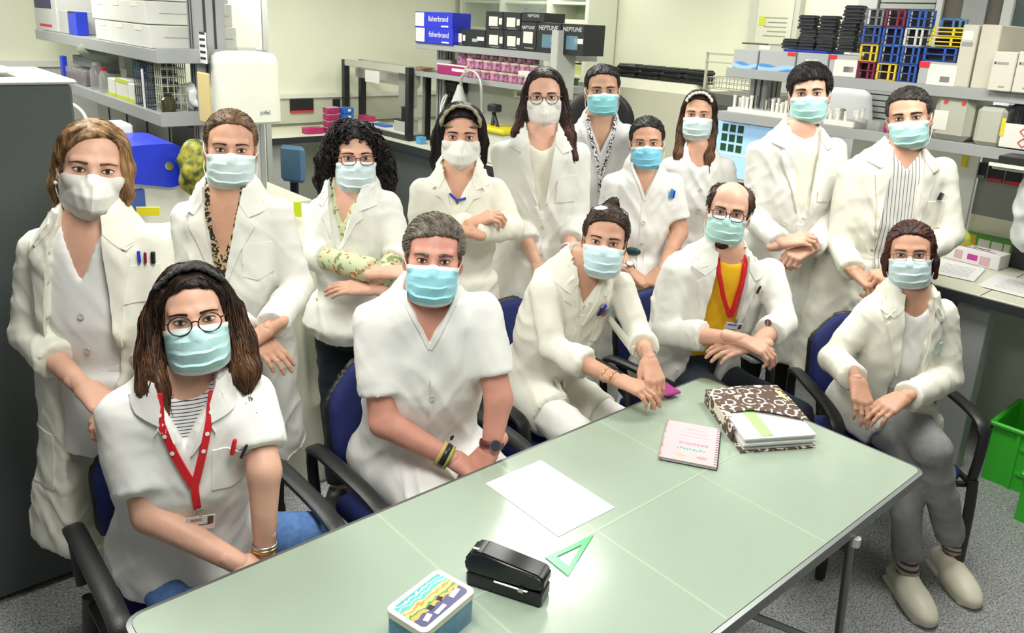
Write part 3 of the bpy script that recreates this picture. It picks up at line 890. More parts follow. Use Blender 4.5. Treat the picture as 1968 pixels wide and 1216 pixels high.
def headband(p, m, y0=-.028, tr=1.75, r=.0125, z0=.0, knot=False, slope=-.25, name='headband'):
    """a band over the crown from ear to ear"""
    pts = []
    for t in np.linspace(-tr, tr, 33):
        q = np.array([.112*math.sin(t), y0+slope*.1*0, .03+.13*math.cos(t)])
        h = p.hbv.ray_cast(Vector((q[0]*1.6, q[1], .03+(q[2]-.03)*1.6)), Vector((-q[0], 0, -(q[2]-.03))).normalized())
        if h[0] is not None: pts.append(np.array(h[0])+np.array(h[1])*.005)
    if len(pts) < 5: return
    pts = spline(pts, 30)
    P = pts.copy()
    for _ in range(2): P[1:-1] = (P[:-2]+P[1:-1]*2+P[2:])/4
    mb = MB(); nsec = 8; n = len(P)
    v = []
    for i in range(n):
        T = nrm(P[min(n-1, i+1)]-P[max(0, i-1)]); out = nrm(P[i]-np.array([0, P[i][1], .02])); wd = nrm(np.cross(T, out))
        tw = .0025*math.sin(i*1.9)
        for k in range(nsec):
            a = 2*math.pi*k/nsec; v.append(P[i]+wd*r*math.cos(a)*1.5+out*(.0075+tw)*math.sin(a))
    f = [(i*nsec+k, (i+1)*nsec+k, (i+1)*nsec+(k+1) % nsec, i*nsec+(k+1) % nsec) for i in range(n-1) for k in range(nsec)]
    if knot:
        pass
    mb.add(p.hw(v), f); o = mb.build(name, m, p.hair, 3.14)
    return o

def glasses(p, fem, m, shape='round', w=.0245, h=.020, y=-.114, z=-.006, r=.0017, onhead=False, lens=True, half=False):
    M0 = lambda v: p.hw(v)
    if onhead:
        T = np.array(Matrix.Rotation(-1.15, 3, 'X')); off = np.array([0, -.045, .075])
        M0 = lambda v: p.hw((np.asarray(v)-np.array([0, -.10, 0]))@T.T+off+np.array([0, -.028, .038]))
    g = MB()
    rims = []
    for s in (-1, 1):
        pts = []
        for t in np.linspace(0, 2*math.pi, 28, endpoint=False):
            e = 2.0 if shape == 'round' else 3.2
            cx, sz = math.cos(t), math.sin(t)
            x = s*.0325+w*np.sign(cx)*abs(cx)**(2/e); zz = z+h*np.sign(sz)*abs(sz)**(2/e)
            pts.append((x, y+.010*(abs(x)/.06)**2+(.0), zz))
        rims.append(pts)
        up = pts if not half else [q for q in pts if q[2] >= z-.002]
        g.tube(M0(pts), r if not half else r*.55, 6, closed=True)
    bl = [(-.0325+w-.002, y, z+.004), (0, y-.004, z+.008), (.0325-w+.002, y, z+.004)]
    g.tube(M0(spline(bl, 7)), r*1.1, 6)
    for s in (-1, 1):
        x0 = s*(.0325+w)
        g.tube(M0(spline([(x0, y+.010, z+.008), (x0+s*.008, y+.02, z+.009), (s*.079, -.03, z+.008), (s*.081, .015, z+.010), (s*.080, .035, z-.02)], 12)), r*1.15, 6)
    o = g.build('glasses', m, p.root, 3.14)
    if lens:
        gl = mat('spectacle_lens', (.95, .97, .97), .02, trans=1.0, spec=.3, alpha=.18)
        for pts in rims:
            mb = MB(); n = len(pts); c = np.mean(pts, 0)+np.array([0, -.0015, 0])
            q = [c]+[tuple(a) for a in pts]; mb.add(M0(q), [(0, 1+(i+1) % n, 1+i) for i in range(n)]); mb.build('lens', gl, o, 3.14)
    return o
def earring(p, s, m, r=.005, z=-.046):
    MB().lathe([(.0001, -r), (r*.7, -r*.7), (r, 0), (r*.7, r*.7), (.0001, r)], p.hw((s*.084, -.002, z)), 10, cap=False).build('earring', m, p.root, 3.14)
def wristband(p, side, t, r, wdt, m, name='bracelet', flatk=1.0):
    e, w = p.arms[side][:2]; dv = nrm(w-e); c = e+(w-e)*t; R = align(dv, (0.2, .3, .9))
    MB().lathe([(r-.003, -wdt/2), (r, -wdt/2), (r+.0015, 0), (r, wdt/2), (r-.003, wdt/2)], c, 18, R, cap=False).build(name, m, p.root, 3.14)
    return c, dv
def watch(p, side, t, r, strap, facecol=(.02, .02, .02), out=(0, -.4, 1)):
    e, w = p.arms[side][:2]; dv = nrm(w-e); c = e+(w-e)*t; R = align(dv, (0.2, .3, .9))
    o = MB().lathe([(r-.003, -.009), (r, -.009), (r+.001, 0), (r, .009), (r-.003, .009)], c, 18, R, cap=False).build('watch', strap, p.root, 3.14)
    u = np.array(out, float); u = nrm(u-dv*(u@dv)); R2 = np.stack([dv, np.cross(u, dv), u], 1)
    MB().lathe([(.0001, -.004), (.017, -.004), (.018, .0), (.017, .003), (.0001, .003)], c+u*(r+.003), 20, R2, cap=False).build('watch_case', mat('watch_metal', (.5, .5, .5), .25, 1.0), o, .6)
    MB().lathe([(.0001, .0031), (.0145, .0031), (.0145, .0036), (.0001, .0036)], c+u*(r+.003), 20, R2, cap=False).build('watch_dial', mat('watch_dial_%d' % int(facecol[0]*100), facecol, .2), o, .6)
def pen(p, x, z, ln, m, label, m2=None, tilt=.1, r=.0045, off=.010):
    q, n = proj_pt(p, x, z, off, p.fbvh)
    up = nrm(p.M[:, 2]+p.M[:, 0]*tilt); R = align(up, n)
    o = MB().lathe([(.0001, -.014), (r, -.012), (r, ln-.004), (r*.8, ln), (.0001, ln)], q, 10, R, cap=False).build('pen', m, None, .6, loc=q)
    tag(o, label, 'pen')
    MB().box(q+n*(r+.0015)+up*(ln-.018), (.003, .002, .032), np.stack([np.cross(up, n), n, up], 1)).build('clip', m2 or m, o)
    return o
def lanyard(p, cols, pts, w=.014, badge=None, parent=None, fine=None):
    m = cols
    o = ribbon_on(p, 'lanyard', pts[0], w, m, p.root, .006)
    for q in pts[1:]: ribbon_on(p, 'strap', q, w, m, o, .007)
    if fine: fine(o)
    return o
# ------------------------------------------------------------------ room shell
def nodes_of(m): return m.node_tree.nodes, m.node_tree.links, m.node_tree.nodes['Principled BSDF']
def floor_mat():
    m = mat('floor_speckled_vinyl', (.33, .35, .36), .38, spec=.4); N, L, b = nodes_of(m)
    tc = N.new('ShaderNodeTexCoord')
    base = None
    cols = [(.36, .375, .37), (.055, .065, .11), (.60, .60, .54), (.16, .15, .13), (.10, .16, .42)]
    prev = None
    for i, (c, sc, th) in enumerate(zip(cols, (0, 150, 130, 170, 110), (0, .60, .60, .61, .68))):
        if i == 0: continue
        n = N.new('ShaderNodeTexNoise'); n.inputs['Scale'].default_value = sc; n.inputs['Detail'].default_value = 1.5
        mp = N.new('ShaderNodeMapping'); mp.inputs['Location'].default_value = (i*7.3, i*3.1, 0); L.new(tc.outputs['Object'], mp.inputs[0]); L.new(mp.outputs[0], n.inputs['Vector'])
        mr = N.new('ShaderNodeMapRange'); mr.inputs[1].default_value = th-.03; mr.inputs[2].default_value = th+.03; L.new(n.outputs[0], mr.inputs[0])
        x = N.new('ShaderNodeMix'); x.data_type = 'RGBA'; x.inputs[7].default_value = (*c, 1)
        if prev is None: x.inputs[6].default_value = (*cols[0], 1)
        else: L.new(prev, x.inputs[6])
        L.new(mr.outputs[0], x.inputs[0]); prev = x.outputs[2]
    L.new(prev, b.inputs['Base Color'])
    return m
WALL = mat('wall_paint', (.86, .885, .70), .75, var=.02, vscale=2, bump=.03, bscale=80)
WALL2 = mat('wall_lower_panel', (.60, .62, .49), .7, var=.04, vscale=2)
WALLG = mat('wall_grey', (.60, .615, .53), .75)
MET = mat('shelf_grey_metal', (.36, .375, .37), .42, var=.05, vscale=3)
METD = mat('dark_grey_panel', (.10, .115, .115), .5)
METL = mat('light_grey_panel', (.52, .54, .50), .55)
BENCH = mat('bench_top', (.74, .74, .60), .4, var=.03, vscale=4)
BENCHE = mat('bench_edge_black', (.03, .034, .036), .45)
WPL = mat('white_plastic', (.80, .81, .72), .4)
CRM = mat('cream_card', (.60, .57, .47), .7, var=.05, vscale=5)
CRML = mat('cream_card_light', (.80, .79, .64), .7)
WBOX = mat('white_card', (.70, .71, .65), .7, var=.05, vscale=6)
BLKP = mat('black_plastic', (.018, .019, .020), .4, bump=.1, bscale=200)
PAPER = mat('paper_white', (.84, .84, .82), .8)
CHR = mat('chrome', (.65, .66, .66), .18, 1.0)
def quad(name, pts, m, kind=True, thick=.05, n=None):
    """a slab: quad pts (world) with thickness away from the room"""
    P = np.array(pts, float); nn = np.cross(P[1]-P[0], P[2]-P[0]); nn = nrm(nn) if n is None else np.array(n)
    Q = P-nn*thick
    o = MB().add(np.concatenate([P, Q]), [(0, 1, 2, 3), (7, 6, 5, 4), (0, 4, 5, 1), (1, 5, 6, 2), (2, 6, 7, 3), (3, 7, 4, 0)]).build(name, m, loc=P[0])
    return struct(o) if kind else o
quad('floor', [AB(-2.5, -1.5), AB(6.1, -1.5), AB(6.1, 7.5), AB(-2.5, 7.5)], floor_mat())
quad('ceiling', [AB(-2.5, -1.0, CEIL), AB(-2.5, 7.5, CEIL), AB(6.1, 7.5, CEIL), AB(6.1, -1.0, CEIL)], mat('ceiling_paint', (.82, .82, .76), .8))
quad('wall_back', [AB(-2.5, 7.4), AB(6.0, 7.4), AB(6.0, 7.4, CEIL), AB(-2.5, 7.4, CEIL)], WALL)
quad('wall_right', [AB(6.0, 7.4), AB(6.0, -1.2), AB(6.0, -1.2, CEIL), AB(6.0, 7.4, CEIL)], WALL)
def rbox(mb, a0, a1, b0, b1, z0, z1, mi=0, bev=0.0):
    mb.box(AB((a0+a1)/2, (b0+b1)/2, (z0+z1)/2), (abs(a1-a0), abs(b1-b0), abs(z1-z0)), RAB, mi, bev); return mb
def rb(name, a0, a1, b0, b1, z0, z1, m, parent=None, bev=.003, smooth=None):
    o = rbox(MB(), a0, a1, b0, b1, z0, z1, 0, bev).build(name, m, parent, smooth, loc=None if parent else AB((a0+a1)/2, (b0+b1)/2, min(z0, z1)))
    return o
# lower wall panel and ledge of the back wall
struct(rb('trim_1', 2.6, 5.9, 7.36, 7.398, .92, 1.17, WALL2)); struct(rb('trim_2', 2.6, 5.9, 7.33, 7.398, 1.17, 1.215, WPL))
struct(rb('trim_3', .3, 2.1, 7.34, 7.398, 1.47, 1.52, WPL)); struct(rb('trim_4', .3, 2.1, 7.36, 7.398, .3, 1.47, METL))
# structural pillar behind the towel dispenser, its grey side and switch box
struct(rb('wall_pillar', 2.36, 2.64, 5.9, 6.2, 0, CEIL, WALL)); struct(rb('trim_5', 2.18, 2.355, 5.95, 6.15, 0, CEIL, MET)); struct(rb('trim_6', 2.645, 2.69, 5.9, 6.1, 0, CEIL, METL))
def lab(o, label, cat, group=None): return tag(o, label, cat, group)
def frontbox(name, label, cat, a0, rect, depth, m, zb=None, group=None, bev=.004, stick=(), parent=None, zt=None):
    """a box with its front (towards -A) on the plane a = a0, covering the given area"""
    x0, y0, x1, y1 = rect; xm, ym = (x0+x1)/2, (y0+y1)/2
    b1 = float(toA(x0, ym, a0)@BX); b0 = float(toA(x1, ym, a0)@BX)
    z1 = float(toA(xm, y0, a0)[2]) if zt is None else zt; z0 = float(toA(xm, y1, a0)[2]) if zb is None else zb
    o = rb(name, a0, a0+depth, b0, b1, z0, z1, m, parent, bev)
    if label: tag(o, label, cat, group)
    for s in stick:
        u0, v0, u1, v1, mm = s[:5]
        rb(s[5] if len(s) > 5 else 'label', a0-.0015, a0+.001, b1+(b0-b1)*u0, b1+(b0-b1)*u1, z1+(z0-z1)*v0, z1+(z0-z1)*v1, mm, o, 0)
    o['_f'] = [a0, b0, b1, z0, z1]
    return o
_TX = {}
def text_mesh(s):
    if s not in _TX:
        cu = bpy.data.curves.new('t', 'FONT'); cu.body = s; cu.size = 1.0; cu.align_x = 'LEFT'
        ob = bpy.data.objects.new('t', cu); COL.objects.link(ob); bpy.context.view_layer.update()
        dg = bpy.context.evaluated_depsgraph_get(); me = bpy.data.meshes.new_from_object(ob.evaluated_get(dg))
        V = np.array([v.co[:] for v in me.vertices]); F = [tuple(q.vertices) for q in me.polygons]
        bpy.data.objects.remove(ob); bpy.data.curves.remove(cu); bpy.data.meshes.remove(me)
        V[:, 0] -= V[:, 0].min(); V[:, 1] -= V[:, 1].min()
        _TX[s] = (V, F)
    return _TX[s]
def lettering(s, org, xd, yd, width, m, parent, name='lettering', height=None):
    V, F = text_mesh(s); k = width/V[:, 0].max(); ky = k if height is None else height/V[:, 1].max()
    xd, yd = nrm(xd), nrm(yd)
    W = np.array(org)+V[:, :1]*k*xd+V[:, 1:2]*ky*yd
    return mkobj(name, W, F, m, parent)
def face_text(o, s, u, v, w, m, h=None):
    a0, b0, b1, z0, z1 = o['_f']
    return lettering(s, AB(a0-.0022, b1+(b0-b1)*u, z1+(z0-z1)*v), -BX, (0, 0, 1), abs(b1-b0)*w, m, o, height=h)
INKW = mat('ink_white', (.85, .86, .86), .6); INKB = mat('ink_black', (.02, .02, .025), .6); INKR = mat('ink_red', (.7, .03, .04), .6); INKG = mat('ink_grey', (.30, .31, .31), .6)

# ------------------------------------------------------------------ big grey cabinet
cab = rb('metal_cabinet', -.45, .62, 2.79, 3.35, .02, 1.738, mat('cabinet_slate', (.085, .100, .100), .42, var=.12, vscale=2, bump=.05, bscale=120), bev=.008)
tag(cab, 'tall slate-grey metal cabinet with white top at the left', 'cabinet')
rb('top_panel', -.46, .635, 2.785, 3.36, 1.738, 1.752, mat('cabinet_top', (.62, .64, .60), .4), cab, .006)
rb('plinth', -.43, .60, 2.83, 3.33, 0, .05, BENCHE, cab)
hb = MB(); hb.tube(spline([AB(.625, 2.92, 1.52), AB(.66, 2.92, 1.50), AB(.665, 2.92, 1.40), AB(.665, 2.92, 1.25), AB(.625, 2.92, 1.22)], 16), .011, 8); hb.build('handle', BLKP, cab, 3.14)
for k, (a0, a1, b0, b1, z, t) in enumerate([(.0, .47, 2.93, 3.18, 1.7525, .012), (.02, .50, 2.90, 3.14, 1.765, .006), (-.3, .36, 2.96, 3.25, 1.7715, .010)]):
    tag(rb('paper_folder', a0, a1, b0, b1, z, z+t, (PAPER, METL, CRML)[k], bev=.001), ('white paper folder lowest on the slate cabinet', 'thin grey folder in the pile on the slate cabinet', 'cream folder topmost on the slate cabinet')[k], 'folder')

# ------------------------------------------------------------------ shelving islands
def shelf(name, label, a0, a1, b0, b1, z, lip=.045, m=MET):
    o = rb(name, a0, a1, b0, b1, z-.012, z, m, None, .002); tag(o, label, 'shelf')
    rb('lip', a0-.012, a0, b0-.004, b1, z-lip, z+.004, m, o, .002)
    rb('end_plate', a0-.012, a1, b0-.012, b0, z-lip, z+.012, m, o, .002)
    return o
def post(name, label, a0, a1, b0, b1, z0, z1, m=MET):
    o = rb(name, a0, a1, b0, b1, z0, z1, m, None, .004); tag(o, label, 'post')
    for k in (.33, .66): rb('groove', a0+(a1-a0)*k-.006, a0+(a1-a0)*k+.006, b0-.002, b0+.004, z0, z1, BENCHE, o, 0)
    for k in (.33, .66): rb('groove', a0-.002, a0+.004, b0+(b1-b0)*k-.006, b0+(b1-b0)*k+.006, z0, z1, BENCHE, o, 0)
    return o
# left island
LZ1, LZ2 = 1.775, 1.465
shelf('steel_shelf', 'upper grey steel shelf holding white cartons at the left', 1.31, 1.86, 4.12, 6.75, LZ1, .06)
shelf('steel_shelf', 'lower grey steel shelf under the white cartons', 1.31, 1.86, 4.12, 6.6, LZ2, .06)
post('shelf_post', 'grey grooved shelf post left of the towel dispenser', 1.50, 1.655, 4.14, 4.24, .9, 2.3)
ib = rb('lab_bench', 1.15, 2.2, 4.30, 6.7, .87, .90, BENCH); tag(ib, 'lab bench below the left steel shelves', 'bench')
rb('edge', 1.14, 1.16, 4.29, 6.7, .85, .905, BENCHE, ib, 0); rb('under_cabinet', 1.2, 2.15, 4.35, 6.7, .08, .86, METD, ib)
bp_ = rb('back_panel', 1.60, 1.64, 4.3, 6.5, .9, 1.42, METL); tag(bp_, 'grey partition panels behind the left lab bench', 'panel')
for k in range(5): rb('joint', 1.594, 1.60, 4.5+k*.42, 4.515+k*.42, .9, 1.42, BENCHE, bp_, 0)
tag(rb('black_screen', 1.55, 1.592, 4.28, 4.75, .98, 1.36, BLKP, bev=.01), 'black screen at the near end of the left bench', 'screen')
# white cartons on the upper left shelf, three courses of four
k = 0
for row in range(4):
    for c in range(3):
        bb1 = 4.30+c*.36+row*.045; z0 = LZ1+row*.118
        nm = ('bottom', 'second', 'third', 'top')[row]; cn = ('nearest', 'middle', 'farthest')[c]
        o = rb('carton', 1.33+.012*c, 1.78, bb1, bb1+.352, z0+.001, z0+.115, WBOX, bev=.004); tag(o, '%s white carton in the %s course on the left shelf' % (cn, nm), 'carton', 'white cartons on the left shelf')
        rb('flap', 1.328+.012*c, 1.332+.012*c, bb1+.12, bb1+.23, z0+.085, z0+.115, CRML, o, 0)
        rb('seam', 1.40, 1.76, bb1-.0015, bb1+.001, z0+.055, z0+.058, INKG, o, 0)
for (rect, m, lb, st) in [((66, -20, 108, 62), mat('card_box_white', (.66, .67, .64), .7), 'white box with red print at the far end of the left shelf', [(.05, .05, .8, .45, mat('navy_print', (.05, .05, .12), .6)), (.2, .84, .75, .90, INKR)]),
                          ((116, 20, 132, 70), METL, 'grey file box on the left shelf', []), ((130, 22, 147, 71), mat('binder_blue', (.02, .05, .62), .45), 'bright blue binder on the left shelf', [(.15, .0, .95, .06, INKB)])]:
    frontbox('file_box', lb, 'box', 1.36, rect, .26 if rect[0] < 120 else .07, m, LZ1+.001, stick=st)
# contents of the lower left shelf
PUR = mat('purple_liquid', (.10, .01, .06), .25); MAG = mat('magenta_plastic', (.42, .015, .17), .35, var=.3, vscale=60); CLR = mat('clear_plastic', (.72, .74, .70), .15, trans=.6, alpha=.55)
def bottle(name, label, a, b, z, r, h, m, mc, group=None, fill=None):
    o = MB().lathe([(.0001, 0), (r*.96, 0), (r, .006), (r, h*.68), (r*.45, h*.84), (r*.42, h*.9), (.0001, h*.9)], AB(a, b, z), 16, cap=False).build(name, m, None, .7, loc=AB(a, b, z)); tag(o, label, 'bottle', group)
    MB().lathe([(.0001, h*.86), (r*.52, h*.86), (r*.54, h*.99), (.0001, h)], AB(a, b, z), 14, cap=False).build('cap', mc, o, .7)
    if fill: MB().lathe([(r*1.01, .01), (r*1.01, h*.5)], AB(a, b, z), 16, cap=False).build('label', fill, o, 3.14)
    return o
def jar(label, a, b, z, r, h, m, mc, group=None):
    o = MB().lathe([(.0001, 0), (r*.9, 0), (r, .005), (r, h*.84), (.0001, h*.84)], AB(a, b, z), 14, cap=False).build('jar', m, None, .7, loc=AB(a, b, z)); tag(o, label, 'jar', group)
    MB().lathe([(.0001, h*.8), (r*1.04, h*.8), (r*1.04, h*.99), (.0001, h)], AB(a, b, z), 14, cap=False).build('lid', mc, o, .7)
    return o
for k in range(4):
    o = rb('tube_box', 1.34, 1.50, 5.66+k*.13-.0, 5.66+k*.13+.11, LZ2+.001, LZ2+.10, CLR, bev=.006); tag(o, '%s clear box of purple liquid on the lower left shelf' % ('nearest', 'second nearest', 'third', 'farthest')[k], 'box', 'purple boxes on the lower left shelf')
    rb('contents', 1.345, 1.495, 5.665+k*.13, 5.765+k*.13, LZ2+.004, LZ2+.062, PUR, o, .004)
tag(rb('storage_tray', 1.40, 1.62, 5.5, 6.2, LZ2+.11, LZ2+.17, MET, bev=.004), 'grey metal tray above the purple boxes', 'tray')
tag(rb('blue_holder', 1.33, 1.36, 6.18, 6.25, LZ2+.001, LZ2+.16, mat('binder_blue', (.02, .05, .62), .45)), 'narrow bright blue holder at the far end of the lower left shelf', 'holder')
bottle('spray_bottle', 'small clear bottle beside the purple boxes', 1.36, 5.48, LZ2, .035, .17, CLR, WPL)
bottle('spray_bottle', 'clear bottle with red band on the lower left shelf', 1.36, 5.30, LZ2, .032, .15, CLR, mat('red_cap', (.6, .02, .04), .4))
for k, (b0, b1, h) in enumerate([(5.02, 5.16, .10), (4.78, 5.0, .11), (4.66, 4.77, .10)]):
    o = rb('reagent_box', 1.34, 1.5, b0, b1, LZ2+.001, LZ2+h, WBOX, bev=.003); tag(o, ('white reagent box beside the red-banded bottle', 'long white reagent box with yellow edges', 'short white reagent box with yellow base')[k], 'box')
    rb('yellow_edge', 1.338, 1.341, b0, b1, LZ2+.001, LZ2+.02, mat('lime_print', (.55, .62, .03), .6), o, 0)
    if k == 1: rb('yellow_edge', 1.338, 1.341, b0, b1, LZ2+.092, LZ2+.112, mat('lime_print', (.55, .62, .03), .6), o, 0)
for k in range(9):
    hgt = .10+.05*((k*7) % 3); tag(rb('reagent_pack', 1.44+.03*(k % 2), 1.6, 4.62+k*.13, 4.73+k*.13, LZ2+.001+.12*(k % 2), LZ2+.12*(k % 2)+hgt, (WBOX, METL, mat('box_blue', (.10, .22, .45), .5), mat('box_green', (.10, .28, .10), .5), CRML)[k % 5], bev=.003), 'reagent pack %s on the crowded lower left shelf' % ('nearest to the wire racks', 'in grey card', 'in blue card', 'in green card', 'in cream card', 'in white card by the bottles', 'in light grey at mid shelf', 'in blue behind the bottles', 'at the far end')[k], 'pack')
WIRE = mat('wire_dark', (.10, .12, .16), .35, .7)
def wire_rack(label, a0, a1, b0, b1, z0, z1, m, nx=4, nz=6):
    g = MB()
    for k in range(nz+1):
        z = z0+(z1-z0)*k/nz; g.tube([AB(a0, b0, z), AB(a0, b1, z), AB(a1, b1, z), AB(a1, b0, z)], .003, 5, closed=True)
    for k in range(nx+1):
        b = b0+(b1-b0)*k/nx
        for a in (a0, a1): g.tube([AB(a, b, z0), AB(a, b, z1)], .003, 5)
    for k in range(1, 4):
        for b in (b0, b1): g.tube([AB(a0+(a1-a0)*k/4, b, z0), AB(a0+(a1-a0)*k/4, b, z1)], .003, 5)
    return tag(g.build('wire_rack', m, loc=AB(a0, b0, z0)), label, 'rack')
wire_rack('dark wire test-tube rack standing on the lower left shelf', 1.33, 1.46, 4.46, 4.60, LZ2+.004, LZ2+.27, WIRE)
wire_rack('dark wire rack beside the first one on the lower left shelf', 1.33, 1.46, 4.32, 4.43, LZ2+.004, LZ2+.27, WIRE, 3)
tag(rb('white_ruler', 1.322, 1.328, 4.438, 4.455, LZ2-.03, LZ2+.20, PAPER, bev=0), 'white ruler standing between the two wire racks', 'ruler')
wire_rack('pale green wire rack at the near end of the lower left shelf', 1.34, 1.46, 4.20, 4.29, LZ2+.004, LZ2+.26, mat('wire_pale', (.45, .47, .34), .4), 3)
bottle('dark_bottle', 'dark bottle near the crumpled bag on the left shelf', 1.36, 4.18, LZ2, .035, .10, mat('dark_glass', (.05, .05, .02), .1), BLKP)
# crumpled bag
def blob(name, label, cat, c, r, m, seed=0, amp=.25, h=.012, freq=14):
    fd = Field(np.array(c)-np.array(r)*1.35, np.array(c)+np.array(r)*1.35, h); fd.ell(c, r, k=0)
    V, F = fd.mesh(); N = vnormals(V, F); V = V+N*(amp*min(r)*np.clip(ridge((V-np.array(c))*freq+seed), -.8, 1))[:, None]
    return tag(mkobj(name, V, F.tolist(), m, None, 3.14, loc=np.array(c)-np.array([0, 0, r[2]])), label, cat)
blob('plastic_bag', 'crumpled white plastic bag at the end of the lower left shelf', 'bag', AB(1.56, 4.22, LZ2+.075), (.13, .09, .07), mat('bag_white', (.72, .73, .72), .35), 3)
blob('plastic_bag', 'grey-green plastic bag lying on the tray of the left shelf', 'bag', AB(1.5, 5.55, LZ2+.24), (.20, .22, .075), mat('bag_greygreen', (.25, .29, .24), .3), 5)
# long yellow card and label strip by the post
tag(frontbox('hanging_card', None, None, 1.30, (381, 140, 401, 235), .012, mat('card_yellow', (.62, .50, .20), .7)), 'yellow perforated card hanging by the towel dispenser', 'card')
tag(frontbox('label_strip', None, None, 1.494, (383, 62, 396, 122), .004, PAPER), 'white strip of printed labels on the shelf post', 'label')
o = bpy.data.objects['label_strip']; a0, b0, b1, z0, z1 = o['_f']
for k in range(5): rb('print', a0-.001, a0, b0+.01, b1-.01, z0+.02+k*.03, z0+.032+k*.03, INKB, o, 0)
# things on the left bench
o = rb('grey_instrument', 1.2, 1.5, 5.05, 5.75, .9, 1.20, mat('instrument_slate', (.11, .13, .14), .4), bev=.02); tag(o, 'slate-grey instrument with white logo on the left bench', 'instrument')
rb('logo', 1.196, 1.2, 5.20, 5.26, 1.13, 1.18, INKW, o, 0); rb('logo', 1.195, 1.2, 5.215, 5.245, 1.145, 1.165, INKB, o, 0)
tag(MB().tube(spline([AB(1.15, 5.75, 1.05), AB(1.12, 5.72, 1.30), AB(1.15, 5.45, 1.40), AB(1.2, 5.2, 1.36), AB(1.2, 5.05, 1.22)], 24), .010, 8).build('cable', WPL, None, 3.14, loc=AB(1.15, 5.75, 1.05)), 'white cable arching over the slate instrument', 'cable')
# blue-lidded machine
MBL = mat('lid_blue', (.01, .035, .62), .35); 
ctr = toB(322, 317, 3.45); ca = float(ctr@AX); cz = float(ctr[2])
mc = empty('blue_lid_machine', AB(ca-.15, 3.55, 0)); tag(mc, 'white cabinet machine with round-ended blue lid behind the blond woman', 'machine')
pl = []
for t in np.linspace(-math.pi/2, math.pi/2, 18): pl.append((ca+.094*math.cos(t), cz+.094*math.sin(t)))
pl += [(ca-.10, cz+.094), (ca-.36, cz+.075), (ca-.36, cz-.01), (ca-.20, cz-.052)]
Mx = np.eye(4); Mx[:3, 0] = AX; Mx[:3, 1] = (0, 0, 1); Mx[:3, 2] = BX; Mx[:3, 3] = BX*3.43
MB().prism(pl, .36, Mx).build('lid', MBL, mc)
MB().lathe([(.0001, -.004), (.018, -.004), (.018, .008), (.0001, .008)], AB(ca, 3.43, cz), 16, np.stack([AX, (0, 0, 1), BX], 1), cap=False).build('hinge_pin', CHR, mc, .6)
rb('body', ca-.42, ca+.105, 3.46, 3.80, .5, cz-.02, WPL, mc, .01); rb('top_cover', ca-.42, ca-.02, 3.82, 3.98, cz+.05, cz+.13, WPL, mc, .01)
rb('drawer', ca-.36, ca-.10, 3.445, 3.46, cz-.2, cz-.09, mat('drawer_blue', (.06, .12, .42), .35), mc, .01); rb('stand', ca-.42, ca+.105, 3.46, 3.98, 0, .5, METL, mc, .01)
def sack(label, px, d, r, zt, seed):
    q = J(px[0], px[1], d); c = np.array([q[0], q[1], zt/2])
    fd = Field(c-np.array([.3, .3, zt/2+.03]), c+np.array([.3, .3, zt/2+.05]), .014)
    fd.loft([q[0], q[1], 0], np.eye(3), [(.0, 0, 0, r*.9, r*.8), (.2, 0, 0, r, r*.85), (zt*.7, 0, 0, r, r*.8), (zt-.12, 0, 0, r*.92, r*.75), (zt-.03, 0, 0, r*.7, r*.55), (zt, 0, 0, r*.4, r*.3)], k=0)
    V, F = fd.mesh(); N = vnormals(V, F); V = V+N*(.02*np.clip(ridge(V*np.array([9, 9, 4])+seed), -.8, 1))[:, None]; V[:, 2] = np.maximum(V[:, 2], 0)
    return tag(mkobj('white_sack', V, F.tolist(), mat('sack_white', (.76, .76, .62), .6), None, 3.14, loc=(q[0], q[1], 0)), label, 'sack')
fl_ = sack('tall white sack with yellow print between the two women at the left', (290, 400), 2.9, .17, 1.20, 9)
q = J(285, 406, 2.72); MB().box(q, (.075, .006, .03), rz(.2)).build('print', mat('print_yellow', (.80, .72, .02), .6), fl_)
fl_ = sack('tall white sack with lime print behind the leopard scarf woman', (560, 385), 3.25, .17, 1.22, 12)
q = J(572, 402, 3.08); MB().box(q, (.03, .006, .06), rz(.2)).build('print', mat('print_lime', (.60, .72, .02), .6), fl_)
blob('coloured_bag', 'patterned dark green and yellow bag beside the blue lid', 'bag', J(376, 325, 3.35), (.07, .07, .12), mat('bag_pattern', (.02, .05, .02), .5, col2=(.45, .42, .05), vscale=30), 14, .2)

# ------------------------------------------------------------------ towel dispenser on its post
dp = empty('towel_dispenser', AB(1.66, 4.0, 1.43)); tag(dp, 'white rounded paper towel dispenser on a grey post', 'dispenser')
pr = []
for t in np.linspace(0, 2*math.pi, 40, endpoint=False):
    c, s = math.cos(t), math.sin(t); pr.append((np.sign(c)*abs(c)**.45, np.sign(s)*abs(s)**.6))
vv = []; lv = [(.0, .86, .86), (.004, .93, .92), (.012, 1, 1), (.10, 1.0, 1.0), (.30, .965, .95), (.335, .93, .9), (.352, .82, .78), (.360, .5, .45), (.361, .01, .01)]
fx = nrm(CAMP-AB(1.66, 4.0, 1.98)+np.array([0, 0, 0])); fx[2] = 0; fx = nrm(.5*fx-.6*BX); sx = np.array([-fx[1], fx[0], 0])
cc = AB(1.69, 4.0, 1.425); _sr = sx if (sx@_r) > 0 else -sx
for z, ka, kb in lv:
    for x, y in pr: vv.append(cc+sx*x*.166*ka-fx*y*.10*kb+np.array([0, 0, z]))
n = len(pr); ff = [(i*n+k, i*n+(k+1) % n, (i+1)*n+(k+1) % n, (i+1)*n+k) for i in range(len(lv)-1) for k in range(n)]; ff.append(tuple(range(n))[::-1])
MB().add(vv, ff).build('cover', mat('dispenser_white', (.82, .84, .72), .28), dp, .7)
